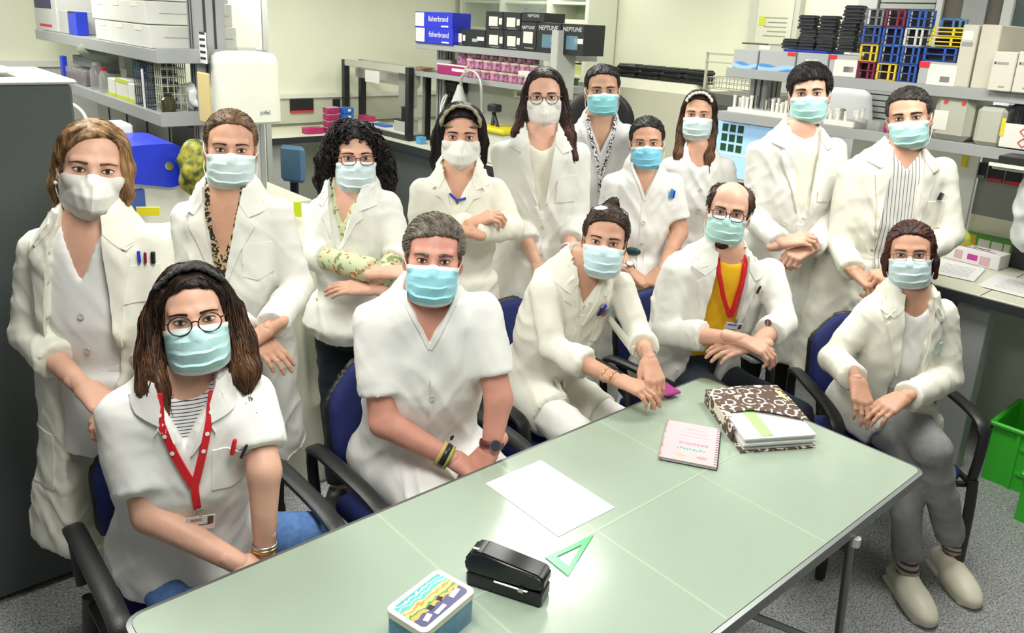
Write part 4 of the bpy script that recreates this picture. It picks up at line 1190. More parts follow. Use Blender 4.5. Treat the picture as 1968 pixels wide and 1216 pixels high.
lettering('jofel', cc+fx*.1015+_sr*(.045)+np.array([0, 0, .045]), _sr, (0, 0, 1), .05, mat('ink_navy', (.03, .04, .15), .5), dp)
po = rb('dispenser_post', 1.70, 1.80, 4.10, 4.13, 0, 1.8, METL, dp, .004); rb('dispenser_post', 1.80, 1.83, 4.10, 4.2, 0, 1.45, MET, dp, .004)

# ------------------------------------------------------------------ back bench, tip boxes, blue chair
bb = rb('lab_bench', 2.7, 3.91, 6.62, 7.33, .87, .90, BENCH); tag(bb, 'white-topped bench along the back wall', 'bench')
rb('edge', 2.7, 3.91, 6.605, 6.62, .85, .905, BENCHE, bb, 0); rb('under_cabinet', 2.75, 3.3, 6.7, 7.3, .1, .86, METL, bb)
TIPR = mat('tip_box_red', (.48, .03, .14), .35, var=.2, vscale=40); TIPB = mat('tip_box_blue', (.03, .14, .50), .35)
for k in range(4):
    o = rb('tip_box', 3.62, 3.745, 6.72, 6.82, .902+k*.062, .96+k*.062, TIPR, bev=.006); tag(o, '%s red tip box in the stack on the back bench' % ('lowest', 'second lowest', 'third', 'topmost')[k], 'tip box'); rb('lid', 3.62, 3.745, 6.72, 6.82, .942+k*.062, .9605+k*.062, mat('tip_lid_pink', (.62, .25, .36), .3), o, .004)
    o = rb('tip_box', 3.76, 3.865, 6.66, 6.76, .902+k*.062, .96+k*.062, TIPB, bev=.006); tag(o, '%s blue tip box in the stack on the back bench' % ('lowest', 'second lowest', 'third', 'topmost')[k], 'tip box'); rb('sticker', 3.80, 3.83, 6.657, 6.66, .925+k*.062, .945+k*.062, INKW, o, 0)
o = rb('tip_box', 3.42, 3.60, 6.76, 6.86, .902, .958, TIPR, bev=.006); tag(o, 'single red tip box left of the red stack', 'tip box')
tag(rb('wall_socket_strip', 3.55, 3.80, 7.34, 7.36, 1.03, 1.16, BLKP), 'black socket strip with red edge on the back wall', 'socket'); rb('red_edge', 3.55, 3.80, 7.335, 7.341, 1.03, 1.05, INKR, bpy.data.objects['wall_socket_strip'], 0)
tag(rb('wall_socket', 4.02, 4.10, 7.34, 7.36, 1.06, 1.15, BLKP), 'small black wall socket beside the robot', 'socket')
def office_back(name, label, c, fwd, m, w=.21, h=.23, dark=BLKP):
    f = nrm(fwd); s = np.cross(f, [0, 0, 1]); fd = Field(np.array(c)-.32, np.array(c)+.32, .012)
    fd.ell(c, (w, .06, h), np.stack([s, f, [0, 0, 1]], 1), k=0); fd.ell(np.array(c)+f*.10, (w*1.3, .09, h*1.3), np.stack([s, f, [0, 0, 1]], 1), k=.02, op='s')
    V, F = fd.mesh(); V = smooth_mesh(V, F, 1)
    return V, F
ch = empty('office_chair', [*J(563, 330, 5.6)[:2], 0]); tag(ch, 'blue-backed office chair near the back bench', 'chair')
q = J(563, 315, 5.6)
MB().box(q, (.20, .05, .26), rz(-.3), bev=.05).build('backrest', mat('chair_blue_faded', (.10, .21, .34), .6), ch, .6)
MB().box([q[0], q[1]-.2, .47], (.42, .42, .07), rz(-.3), bev=.03).build('seat', mat('chair_blue_faded', (.10, .21, .34), .6), ch, .6)
MB().lathe([(.025, 0.05), (.025, .45)], [q[0], q[1]-.2, 0], 12).build('column', BLKP, ch, .6); MB().lathe([(.0001, .02), (.26, .02), (.26, .05), (.05, .09), (.0001, .09)], [q[0], q[1]-.2, 0], 5, cap=False).build('base', BLKP, ch)
MB().box([q[0], q[1]+.02, .62], (.05, .03, .4), rz(-.3)).build('back_support', BLKP, ch)

# ------------------------------------------------------------------ liquid-handling robot
rbm = empty('benchtop_robot', AB(4.2, 6.6, .9)); tag(rbm, 'open-framed benchtop robot with black corner pillars', 'robot')
DKF = mat('frame_black', (.012, .013, .016), .35); ALU = mat('aluminium', (.62, .63, .60), .32, .6)
for (b, a) in ((6.02, 4.05), (7.16, 4.05), (6.02, 4.24), (7.16, 4.24)): rb('pillar', a, a+.06, b, b+.06, .905, 1.56, DKF, rbm, .004)
rb('top_beam', 4.05, 4.11, 6.08, 7.16, 1.50, 1.565, ALU, rbm, .004); rb('top_beam', 4.24, 4.30, 6.08, 7.16, 1.50, 1.56, ALU, rbm, .004)
rb('top_rail', 4.11, 4.24, 6.03, 6.08, 1.51, 1.555, ALU, rbm, .004); rb('top_rail', 4.11, 4.24, 7.15, 7.20, 1.51, 1.555, ALU, rbm, .004)
rb('deck', 4.05, 4.30, 6.02, 7.22, .902, .95, mat('deck_dark', (.05, .055, .06), .4), rbm, .004); rb('deck_plate', 4.06, 4.29, 6.08, 7.15, .95, .965, WPL, rbm, 0)
rb('gantry', 4.17, 4.22, 6.08, 7.16, 1.39, 1.48, ALU, rbm, .004); rb('carriage', 4.12, 4.22, 6.12, 6.30, 1.18, 1.50, mat('carriage_grey', (.33, .33, .31), .5), rbm, .01); rb('pipette_head', 4.10, 4.16, 6.15, 6.22, 1.06, 1.20, DKF, rbm, .01)
rb('paper_note', 4.04, 4.045, 6.50, 6.75, 1.38, 1.49, PAPER, rbm, 0); rb('side_panel', 4.11, 4.24, 6.03, 6.035, .95, 1.50, mat('acrylic_clear', (.7, .74, .62), .1, alpha=.25), rbm, 0); rb('rear_beam', 4.25, 4.29, 6.2, 7.0, 1.36, 1.42, ALU, rbm, 0)
tag(rb('tip_box', 4.15, 4.25, 6.90, 7.08, .966, 1.02, TIPR, bev=.005), 'dark red tip box on the robot deck', 'tip box'); tag(rb('blue_plate', 4.10, 4.2, 6.5, 6.72, .966, .985, TIPB, bev=.004), 'blue plate on the robot deck', 'plate')
o = rb('deck_module', 4.10, 4.23, 6.12, 6.34, .966, 1.06, METL, bev=.006); tag(o, 'grey module with black lid on the robot deck', 'module'); rb('lid', 4.10, 4.23, 6.12, 6.34, 1.06, 1.075, BLKP, o, .004)
for k in range(3): tag(MB().tube(spline([AB(4.3, 5.95-.05*k, .91), AB(4.2, 5.85-.06*k, 1.0+.05*k), AB(4.22, 5.75, 1.15+.06*k), AB(4.26, 5.7+.02*k, 1.35)], 20), .008, 6).build('cable', WPL if k else BLKP, None, 3.14, loc=AB(4.3, 5.9, .91)), ('black cable beside the robot', 'outer white cable looping beside the robot', 'inner white cable looping beside the robot')[k], 'cable')
tag(rb('blue_cube', 4.05, 4.12, 5.83, 5.9, .902, .965, mat('box_lightblue', (.10, .35, .65), .5)), 'small light blue box right of the robot', 'box')

# ------------------------------------------------------------------ centre island
cb = rb('lab_bench', 3.93, 4.9, 4.2, 7.25, .87, .90, BENCH); tag(cb, 'central lab bench carrying the robot', 'bench')
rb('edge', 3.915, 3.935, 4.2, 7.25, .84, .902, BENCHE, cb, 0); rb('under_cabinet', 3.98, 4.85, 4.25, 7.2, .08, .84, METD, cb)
CZ1, CZ2 = 1.78, 1.53
shelf('steel_shelf', 'upper shelf of the central island holding black boxes', 4.13, 4.6, 4.28, 6.02, CZ1, .05)
shelf('steel_shelf', 'lower shelf of the central island holding purple jars', 4.13, 4.6, 4.28, 6.15, CZ2, .04)
post('shelf_post', 'far grey post of the central shelf', 4.28, 4.40, 5.80, 5.92, .9, CZ1-.02)
tag(rb('shelf_end_panel', 4.10, 4.30, 4.20, 4.27, 1.45, 1.95, mat('end_panel', (.50, .52, .46), .5), bev=.006), 'grey end panel of the central shelf behind the tall woman', 'panel')
tag(rb('partition_panel', 4.42, 4.46, 4.3, 6.1, .92, 1.48, METL), 'grey partition panel below the central shelf', 'panel')
FB = mat('fisher_blue', (.015, .03, .55), .5); BLB = mat('box_black', (.016, .018, .020), .5)
LABL = mat('label_white', (.78, .77, .70), .7)
for k, (r, lb) in enumerate([((798, 53, 870, 84), 'lower of the two blue Fisherbrand boxes'.replace('Fisherbrand ', ''), ), ((797, 23, 869, 54), 'upper of the two blue boxes', )]):
    o = frontbox('supply_box', lb+' at the end of the central shelf', 'box', 4.10, r, .20, FB, CZ1+.002 if k == 0 else None, stick=[(.02, .06, .26, .92, LABL)])
    face_text(o, 'fisherbrand', .38, .58, .52, INKW); rb('stripe', o['_f'][0]-.002, o['_f'][0], o['_f'][1]+.05, o['_f'][1]+.15, o['_f'][3]+.012, o['_f'][3]+.024, INKW, o, 0)
BX_ = [((869, 55, 895, 88), 1, 0), ((895, 57, 932, 90), 2, 0), ((933, 57, 967, 93), 1, 0), ((968, 59, 1000, 97), 1, 0), ((933, 22, 966, 57), 1, 1), ((967, 24, 1000, 59), 1, 1), ((1000, 42, 1030, 100), 3, 0), ((1031, 44, 1076, 102), 4, 0), ((1002, 24, 1046, 42), 5, 1), ((1078, 46, 1122, 98), 4, 0)]
WH_ = ['small black box with white label next to the blue boxes', 'black box with blue-white picture on the central shelf', 'lower left black box of the block of four', 'lower right black box of the block of four', 'upper left black box of the block of four', 'upper right black box of the block of four', 'tall black box with square label and lettering', 'tall black box with pale blue picture', 'flat black lettered box on top of the central shelf', 'rightmost tall black box behind the end panel']
for (r, st, up), lb in zip(BX_, WH_):
    S_ = {1: [(.22, .28, .72, .80, LABL), (.8, .35, .97, .7, LABL), (.3, .88, .8, .92, INKG)], 2: [(.35, .52, .62, .70, mat('print_steel', (.35, .45, .55), .6)), (.6, .40, .95, .62, LABL)], 3: [(.2, .33, .8, .72, LABL), (.3, .86, .85, .90, INKG)], 4: [(.25, .38, .75, .82, mat('print_teal', (.12, .24, .32), .6)), (.62, .46, .98, .62, LABL)], 5: []}[st]
    o = frontbox('supply_box', lb, 'box', 4.16+(.02 if up else 0), r, .22, BLB, None if up else CZ1+.002, stick=S_)
    if st in (3, 4, 5): face_text(o, 'NEPTUNE', .10 if st != 5 else .3, .24 if st != 5 else .5, .8 if st != 5 else .5, INKW)
# purple jars
k = 0
JL = mat('jar_lid', (.62, .52, .42), .45); JM = [mat('jar_purple', (.20, .02, .13), .3, var=.5, vscale=50, col2=(.55, .30, .42)), mat('jar_magenta', (.36, .03, .20), .3, var=.5, vscale=50, col2=(.60, .35, .45))]
names = []
for row in range(3):
    for c in range(9 if row < 2 else 7):
        b = 5.30-c*.112-(.05 if row == 2 else 0); z = CZ2+.002+row*.078
        jar('%s jar from the left in the %s row of purple jars' % (('first', 'second', 'third', 'fourth', 'fifth', 'sixth', 'seventh', 'eighth', 'ninth')[c], ('bottom', 'middle', 'top')[row]), 4.18+.02*(row), b, z, .050, .074, JM[(c+row) % 2], JL, 'purple jars on the central shelf')
o = frontbox('reagent_carton', 'magenta carton with white label under two jars', 'carton', 4.16, (840, 124, 905, 146), .16, MAG, CZ2+.002, stick=[(.0, .0, 1.0, .14, CRML), (.45, .35, .95, .62, LABL)])
zt = o['_f'][4]
for k in range(2): jar(('left', 'right')[k]+' purple jar standing on the magenta carton', 4.22, (5.44, 5.30)[k], zt+.001, .062, .12, JM[0], JL)
o = frontbox('white_note_box', 'white box with handwriting at the near end of the central shelf', 'box', 4.15, (995, 137, 1030, 163), .1, WBOX, CZ2+.002, stick=[(.1, .3, .4, .36, INKG), (.1, .5, .5, .55, INKG)])
tag(rb('grey_device', 4.2, 4.4, 5.62, 5.85, CZ2+.002, CZ2+.12, MET, bev=.02), 'grey device at the far end of the central jar shelf', 'device')
tag(MB().tube([AB(4.2+.06*math.sin(t*1.7), 6.0+.09*math.cos(t), CZ2+.01+.012*(1+math.sin(t*2.6))) for t in np.linspace(0, 19, 90)], .005, 5).build('cable_coil', mat('coil_brown', (.30, .18, .08), .6), None, 3.14, loc=AB(4.2, 6.0, CZ2)), 'tangle of brown leads at the end of the central jar shelf', 'cable')
# desk lamp, phones, strip below the shelf
lp = empty('desk_lamp', AB(4.05, 5.0, .9)); tag(lp, 'grey gooseneck desk lamp below the purple jars', 'lamp')
pts = spline([AB(4.06, 4.98, .92), AB(4.06, 4.98, 1.25), AB(4.05, 5.0, 1.52), AB(4.04, 5.10, 1.60), AB(4.02, 5.20, 1.55), AB(4.02, 5.22, 1.47)], 26)
MB().tube(pts, .013, 8).build('neck', ALU, lp, 3.14); MB().lathe([(.02, .0), (.03, -.04), (.075, -.16), (.07, -.16), (.02, -.04)], AB(4.02, 5.23, 1.48), 16, cap=False).build('shade', METL, lp, .6); MB().lathe([(.0001, 0), (.09, 0), (.09, .02), (.0001, .02)], AB(4.06, 4.98, .902), 18, cap=False).build('base', ALU, lp, .6)
for k in range(2):
    o = rb('wall_phone', 4.30, 4.42, 5.62, 5.82, 1.36-k*.17, 1.48-k*.17, BLKP, bev=.012); tag(o, ('upper', 'lower')[k]+' black telephone on the partition', 'telephone'); rb('handset', 4.28, 4.31, 5.64, 5.80, 1.42-k*.17, 1.46-k*.17, DKF, o, .01)
o = rb('socket_strip', 4.36, 4.42, 4.55, 4.95, 1.40, 1.46, WPL, bev=.005); tag(o, 'white socket strip below the central shelf', 'socket')
for k in range(4): rb('socket', 4.355, 4.36, 4.59+k*.09, 4.63+k*.09, 1.415, 1.445, INKG, o, 0)
o = rb('sharps_bin', 3.98, 4.2, 4.62, 4.98, .902, 1.16, mat('bin_white', (.76, .77, .66), .45), bev=.02); tag(o, 'white sharps bin with yellow rim on the central bench', 'bin'); rb('rim', 3.96, 4.22, 4.60, 5.0, 1.15, 1.19, mat('bin_yellow', (.78, .66, .02), .45), o, .012); rb('yellow_side', 3.96, 4.22, 4.98, 5.02, .902, 1.18, mat('bin_yellow', (.78, .66, .02), .45), o, .012)
o = empty('clamp_stand', AB(4.1, 4.85, .9)); tag(o, 'black and white clamp stand on the central bench', 'stand'); MB().tube([AB(4.08, 4.9, .92), AB(4.08, 4.85, 1.33)], .016, 8).build('rod', BLKP, o, 3.14); MB().tube([AB(4.08, 4.86, 1.30), AB(4.06, 4.72, 1.08)], .014, 8).build('arm', BLKP, o, 3.14); rb('clamp', 4.04, 4.12, 4.8, 4.9, 1.3, 1.36, BLKP, o, .01)

# ------------------------------------------------------------------ glazed wall cabinet
gc = empty('glass_cabinet', AB(5.8, 6.3, 1.2)); tag(gc, 'white glazed wall cabinet with bottles and boxes', 'cabinet')
FRW = mat('cabinet_white_frame', (.84, .86, .74), .4); GIN = mat('cabinet_inside_green', (.55, .70, .48), .5)
rb('back', 5.97, 5.995, 5.35, 7.3, 1.1, 2.45, GIN, gc, 0)
for b in (5.33, 5.86, 6.58, 7.26): rb('upright', 5.58, 5.98, b, b+.045, 1.1, 2.45, FRW, gc, .003)
for z in (1.1, 1.5, 1.90, 2.18, 2.43): rb('shelf_board', 5.62, 5.98, 5.35, 7.3, z, z+.025, FRW, gc, .002)
GLS = mat('pane_glass', (.80, .92, .82), .03, alpha=.16, spec=.6)
for b0, b1 in ((5.91, 6.57), (6.63, 7.25)): rb('glass_door', 5.575, 5.580, b0, b1, 1.13, 2.42, GLS, gc, 0)
for k, (b, z, m, h) in enumerate([(6.05, 1.925, 'CLR', .22), (6.2, 1.925, 'CLR', .22), (6.45, 1.925, 'CLR', .22), (6.0, 1.525, 'PINK', .3), (6.8, 1.525, 'CLR', .2), (7.0, 1.525, 'CLR', .22)]):
    bottle('reagent_bottle', ('first clear bottle', 'second clear bottle', 'third clear bottle', 'pinkish tall bottle', 'clear squat bottle', 'far clear bottle')[k]+' inside the glazed cabinet', 5.8, b, z, .045, h, {'CLR': CLR, 'PINK': mat('pink_plastic', (.60, .35, .28), .4)}[m], TIPB if m == 'CLR' else WPL)
for k, (b0, b1, z, h, m, lb) in enumerate([(5.45, 5.75, 1.925, .12, CRML, 'pale carton on the upper open shelf by the glazed cabinet'), (5.42, 5.80, 1.525, .10, mat('box_lime', (.60, .64, .22), .6), 'lime carton on the open cabinet shelf'), (5.5, 5.8, 1.64, .10, CRML, 'cream carton stacked on the lime one'), (5.4, 5.6, 1.126, .12, WBOX, 'white carton with navy end on the lowest cabinet shelf'), (5.62, 5.8, 1.126, .14, mat('box_navy', (.02, .03, .22), .5), 'navy carton on the lowest cabinet shelf'), (6.1, 6.5, 1.126, .18, mat('folder_mix', (.55, .42, .25), .6), 'brown folders behind the black boxes')]):
    tag(rb('carton', 5.66, 5.9, b0, b1, z, z+h, m, bev=.004), lb, 'carton')

# ------------------------------------------------------------------ white analyser, black trays, monitor
az = empty('large_analyser', AB(5.1, 3.9, 0)); tag(az, 'large rounded white analyser with dark grey front panel', 'analyser')
AW = mat('analyser_white', (.80, .80, .62), .35)
rb('body', 4.95, 5.9, 3.60, 4.86, .7, 1.60, AW, az, .07, .6); rb('stand', 5.0, 5.8, 3.2, 4.7, .02, .7, METL, az)
AG = mat('analyser_grey', (.10, .105, .10), .4)
rb('front_panel', 4.90, 5.8, 3.05, 3.62, .9, 1.56, AG, az, .07, .6); rb('front_recess', 4.88, 4.93, 3.10, 3.50, 1.0, 1.34, BLKP, az, .01)
rb('display', 4.894, 4.90, 3.62-.02-.12, 3.62-.02, 1.25, 1.42, mat('display_teal', (.30, .55, .55), .2), az, 0)
BT = mat('black_tray', (.03, .033, .036), .4)
tr0 = MB().box((0, 0, .008), (.125, .085, .016), None, 0, .004); tr0.box((0, 0, .019), (.112, .074, .008), None, 0, .003)
_pl = {}
def plate_at(pos, label, group, key='a', sc=1.0, rot=0):
    if key not in _pl:
        o = tr0.build('microplate', BT, None, loc=(0, 0, 0)); _pl[key] = o
    else:
        o = _pl[key].copy(); COL.objects.link(o)
    o.location = pos; o.rotation_euler = (0, 0, TH+math.pi/2+rot); o.scale = (sc, sc, sc)
    tag(o, label, 'plate', group)
WORD = ['lowest', 'second', 'third', 'fourth', 'fifth', 'sixth', 'seventh', 'eighth', 'ninth', 'tenth', 'eleventh', 'twelfth', 'thirteenth', 'fourteenth', 'fifteenth', 'sixteenth']
for c in range(5):
    for k in range(3 if c else 2):
        plate_at(AB(5.15, 4.62-c*.23, 1.602+k*.0355), '%s black tray from below in stack %s on the white analyser' % (WORD[k], ('farthest left', 'second from left', 'in the middle', 'second from right', 'farthest right')[c]), 'black trays on the analyser', sc=1.55, rot=.06*math.sin(c*5+k*2))
mo_ = empty('monitor', AB(4.3, 2.7, .9)); tag(mo_, 'computer monitor with rows of green image tiles', 'monitor')
mc_ = toA(1428, 292, 4.22); mb_ = float(mc_@BX); mz_ = float(mc_[2])
rb('bezel', 4.22, 4.25, mb_-.24, mb_+.24, mz_-.19, mz_+.19, METL, mo_, .006)
rb('screen', 4.214, 4.22, mb_-.225, mb_+.225, mz_-.165, mz_+.165, mat('screen_blue', (.34, .55, .78), .2, emit=.55), mo_, 0)
TL = mat('tile_green', (.02, .07, .03), .3, emit=.2)
for i in range(3):
    for j in range(3): rb('image_tile', 4.212, 4.214, mb_+.12-i*.055, mb_+.16-i*.055, mz_+.11-j*.06, mz_+.155-j*.06, TL, mo_, 0)
rb('title_bar', 4.212, 4.214, mb_-.22, mb_+.22, mz_-.03, mz_-.022, INKW, mo_, 0); MB().tube([AB(4.28, mb_, .9), AB(4.26, mb_, mz_-.1)], .025, 8).build('stand', BLKP, mo_); rb('foot', 4.2, 4.4, mb_-.12, mb_+.12, .9, .915, BLKP, mo_)
# black office chair behind the man with the lanyard
q = J(1152, 236, 4.6); oc = empty('office_chair', [q[0], q[1], 0]); tag(oc, 'black round-backed office chair behind the bearded man', 'chair')
V, F = office_back('b', '', q, nrm([-q[0], -q[1], 0]), BLKP, .205, .20); mkobj('backrest', V, F.tolist(), mat('leather_black', (.010, .011, .012), .45), oc, 3.14)
MB().box([q[0], q[1]-.25, .50], (.48, .46, .09), None, bev=.04).build('seat', mat('leather_black', (.010, .011, .012), .45), oc, .6); MB().lathe([(.03, .05), (.03, .46)], [q[0], q[1]-.25, 0], 12).build('column', BLKP, oc); MB().lathe([(.0001, .02), (.3, .02), (.3, .05), (.05, .09), (.0001, .09)], [q[0], q[1]-.25, 0], 5, cap=False).build('base', BLKP, oc); MB().box([q[0], q[1]-.03, .75], (.07, .03, .5)).build('back_support', BLKP, oc)
# ------------------------------------------------------------------ the fifteen people
CW = mat('coat_white', (.80, .80, .745), .85, var=.03, vscale=5, bump=.35, bscale=7, spec=.2, bdist=.022, crease=True, stretch=(1.0, 1.0, .55))
CW2 = mat('coat_cream', (.82, .815, .71), .85, var=.03, vscale=5, bump=.35, bscale=7, spec=.2, bdist=.022, crease=True, stretch=(1.0, 1.0, .55))
SW = mat('scrub_white', (.83, .83, .80), .85, var=.03, vscale=5, bump=.35, bscale=7, spec=.2, bdist=.022, crease=True, stretch=(1.0, 1.0, .55))
SG = mat('scrub_grey_white', (.66, .67, .66), .85, var=.04, vscale=5, bump=.35, bscale=7, spec=.2, bdist=.022, crease=True, stretch=(1.0, 1.0, .55))
TEE = mat('tee_cream', (.82, .80, .68), .85, bump=.12, bscale=30, spec=.2)
YEL = mat('tee_yellow', (.80, .46, .02), .85, bump=.15, bscale=24, spec=.2, bdist=.01)
DJ = mat('denim_dark', (.018, .026, .042), .85, var=.3, vscale=40, bump=.2, bscale=300)
BJ = mat('denim_blue', (.10, .22, .50), .85, var=.25, vscale=60, bump=.2, bscale=300)
GJ = mat('denim_grey', (.30, .31, .30), .85, var=.12, vscale=50, bump=.2, bscale=300)
BK = mat('cloth_black', (.012, .012, .014), .8)
WP = mat('trousers_white', (.74, .74, .70), .85, bump=.2, bscale=20, bdist=.01)
def stripes(name, base, line, dirv, period, duty):
    m = mat(name, base, .85); N, L, b = nodes_of(m)
    tc = N.new('ShaderNodeTexCoord'); vm = N.new('ShaderNodeVectorMath'); vm.operation = 'DOT_PRODUCT'; vm.inputs[1].default_value = tuple(c/period for c in dirv); L.new(tc.outputs['Object'], vm.inputs[0])
    fr_ = N.new('ShaderNodeMath'); fr_.operation = 'FRACT'; L.new(vm.outputs['Value'], fr_.inputs[0]); lt = N.new('ShaderNodeMath'); lt.operation = 'LESS_THAN'; lt.inputs[1].default_value = duty; L.new(fr_.outputs[0], lt.inputs[0])
    x = N.new('ShaderNodeMix'); x.data_type = 'RGBA'; x.inputs[6].default_value = (*base, 1); x.inputs[7].default_value = (*line, 1); L.new(lt.outputs[0], x.inputs[0]); L.new(x.outputs[2], b.inputs['Base Color'])
    return m
def spots(name, base, c1, c2, sc, th1, th2, stretch=(1, 1, 1)):
    m = mat(name, base, .8); N, L, b = nodes_of(m)
    tc = N.new('ShaderNodeTexCoord'); mp = N.new('ShaderNodeMapping'); mp.inputs['Scale'].default_value = stretch; L.new(tc.outputs['Object'], mp.inputs[0])
    prev = None
    for c, s_, th, of in ((c1, sc, th1, 0), (c2, sc*1.3, th2, 9)):
        m2 = N.new('ShaderNodeMapping'); m2.inputs['Location'].default_value = (of, of, of); L.new(mp.outputs[0], m2.inputs[0])
        n = N.new('ShaderNodeTexNoise'); n.inputs['Scale'].default_value = s_; n.inputs['Detail'].default_value = 1; L.new(m2.outputs[0], n.inputs['Vector'])
        r = N.new('ShaderNodeMapRange'); r.inputs[1].default_value = th-.02; r.inputs[2].default_value = th+.02; L.new(n.outputs[0], r.inputs[0])
        x = N.new('ShaderNodeMix'); x.data_type = 'RGBA'; x.inputs[7].default_value = (*c, 1)
        if prev is None: x.inputs[6].default_value = (*base, 1)
        else: L.new(prev, x.inputs[6])
        L.new(r.outputs[0], x.inputs[0]); prev = x.outputs[2]
    L.new(prev, b.inputs['Base Color']); return m
LEO = spots('leopard', (.50, .36, .20), (.012, .008, .006), (.012, .008, .006), 65, .53, .56)
FLO = spots('blouse_floral', (.56, .62, .38), (.22, .28, .12), (.50, .14, .06), 42, .60, .65)
STR = stripes('shirt_striped', (.70, .69, .66), (.16, .16, .16), (.99, .05, 0), .0155, .20)
STH = stripes('tee_striped', (.76, .76, .75), (.02, .02, .03), (0, 0, 1), .0085, .25)
VN = [(.06, 0, .075), (-.03, 0, .072), (-.17, 0, .0), (-.18, 0, -.02)]
def VNK(w, z): return [(.06, 0, w+.004), (-.02, 0, w), (z*.6, 0, w*.42), (z, 0, .0), (z-.01, 0, -.02)]
def RNK(w, z): return [(.06, 0, w+.004), (-.01, 0, w), (z*.7, 0, w*.78), (z, 0, .0), (z-.008, 0, -.03)]
def OPN(pts): return pts+[(pts[-1][0]-.01, pts[-1][1], -.03)]
TEAL = (.46, .72, .72); BLUE = (.30, .66, .80); PALE = (.62, .76, .76); WHT = (.84, .83, .77)

P = {}; FACE = {}
P['p1'] = make_person('p1', 'standing woman with chin-length blond bob in open white coat before the grey cabinet', 2.12, (180, 327), [(78, 478), (290, 470)], (0, .02, 0.587),
    [((58, 640, .03), (160, 745, -.12), (235, 800, -.17), dict(curl=.5)), ((318, 640, .03), (262, 760, -.14), (205, 795, -.18), dict(curl=.5))],
    hroll=0.14, shoes=dict(mat=mat('shoe_black', (.02, .02, .02), .5)), hs=1.06, skin='fair', mask=('kn95', WHT), brow='darkblond', top=dict(mat=CW2, hem=.47, sleeve='rolled', cut=[OPN([(.06, 0, .060), (-.02, 0, .062), (-.12, 0, .082), (-.3, 0, .098), (-.6, 0, .07), (-.95, 0, .05)])], pockets=[[(.115, -.135), (.20, -.135), (.20, -.235), (.115, -.235)], [(-.21, -.62), (-.10, -.62), (-.10, -.78), (-.21, -.78)]], lapel=dict(zb=-.36, w0=.062, wb=.10, ow=.055)),
    inner=dict(mat=SW, name='scrub_top', hem=.75, flare=.01, cut=[VNK(.066, -.185)]), legs=dict(mat=WP))
hair(P['p1'], 'blond', locks=[[(.058, -.035, .07, .018), (.076, -.036, .01, .015), (.080, -.036, -.06, .016), (.070, -.040, -.118, .009)], [(-.064, -.02, .065, .014), (-.078, .028, .0, .016), (-.080, .035, -.06, .018), (-.070, .030, -.105, .011)], [(0, .08, .05, .05), (0, .075, -.08, .045)]], part=-.02, bias=.25, flow='down', slen=.13, strands=420, zf=.082, seed=3, srad=.0016)
P['p2'] = make_person('p2', 'standing woman with tied-back hair and leopard-print scarf in open white coat', 2.5, (444, 288), [(360, 420), (530, 410)], (0, .02, 0.597),
    [((372, 560, .02), (480, 645, -.16), (545, 690, -.2), dict(curl=.25)), ((572, 550, .04), (518, 632, -.18), (470, 662, -.2), dict(curl=.45))],
    hroll=0.05, shoes=dict(mat=mat('shoe_black', (.02, .02, .02), .5)), skin='tan', mask=('surg', PALE), brow='brown', top=dict(mat=CW, hem=.50, cut=[OPN([(.06, 0, .07), (-.02, 0, .066), (-.22, .0, .03), (-.34, .005, .0)]), [(-.62, .03, -.02), (-.66, .03, .02), (-1.2, .035, .07)]], placket=[(.01, -.36), (.02, -.62)], pockets=[[(.07, -.17), (.15, -.17), (.15, -.27), (.11, -.285), (.07, -.27)]], lapel=dict(zb=-.30, w0=.066, wb=.014, ow=.055)), inner=dict(mat=LEO, name='scarf', hem=1.0, cut=[[(.06, 0, .05), (-.02, 0, .046), (-.14, 0, .03), (-.22, 0, .0), (-.23, 0, -.02)]]),
    legs=dict(mat=BK))
hair(P['p2'], 'darkblond', flow='back', strands=380, slen=.12, zf=.080, cap=.010, locks=[[(0, .11, .0, .03), (0, .12, -.05, .025)]], seed=5, srad=.0013)
P['p3'] = make_person('p3', 'standing woman with dark curly hair, glasses and flowered green blouse, arms crossed', 2.85, (686, 304), [(616, 408, .03), (742, 396, -.03)], (0, .02, 0.577),
    [((606, 490, -.02), (735, 525, -.2), (790, 520, -.18), dict(curl=.7)), ((768, 490, -.05), (715, 556, -.17), (640, 548, -.17), dict(curl=.2))],
    shoes=dict(mat=mat('shoe_black', (.02, .02, .02), .5)), skin='fair', hyaw=.12, mask=('surg', PALE), brow='black', top=dict(mat=CW, hem=.86, flare=.03, sleeve='rolled', fr=.16, cut=[VNK(.07, -.22)], lapel=dict(zb=-.22, w0=.068, wb=.012, ow=.04)),
    inner=dict(mat=FLO, name='blouse', hem=.95, cut=[VNK(.05, -.15)], sleeve='long', fr=.86), legs=dict(mat=DJ))
hair(P['p3'], 'black', flow='down', strands=760, slen=.13, curl=.0095, cap=.022, zf=.07, locks=[[(.07, -.02, .06, .03), (.10, .01, -.02, .04), (.108, .02, -.09, .04), (.10, .02, -.13, .03)], [(-.07, -.02, .06, .03), (-.098, .01, -.02, .034), (-.1, .02, -.09, .032), (-.092, .02, -.12, .025)], [(0, .1, .05, .06), (0, .1, -.1, .05)]], seed=8, srad=.0030, cover_ears=True)
glasses(P['p3'], True, mat('glasses_darkred', (.10, .02, .025), .3), 'rect', w=.025, h=.0165)
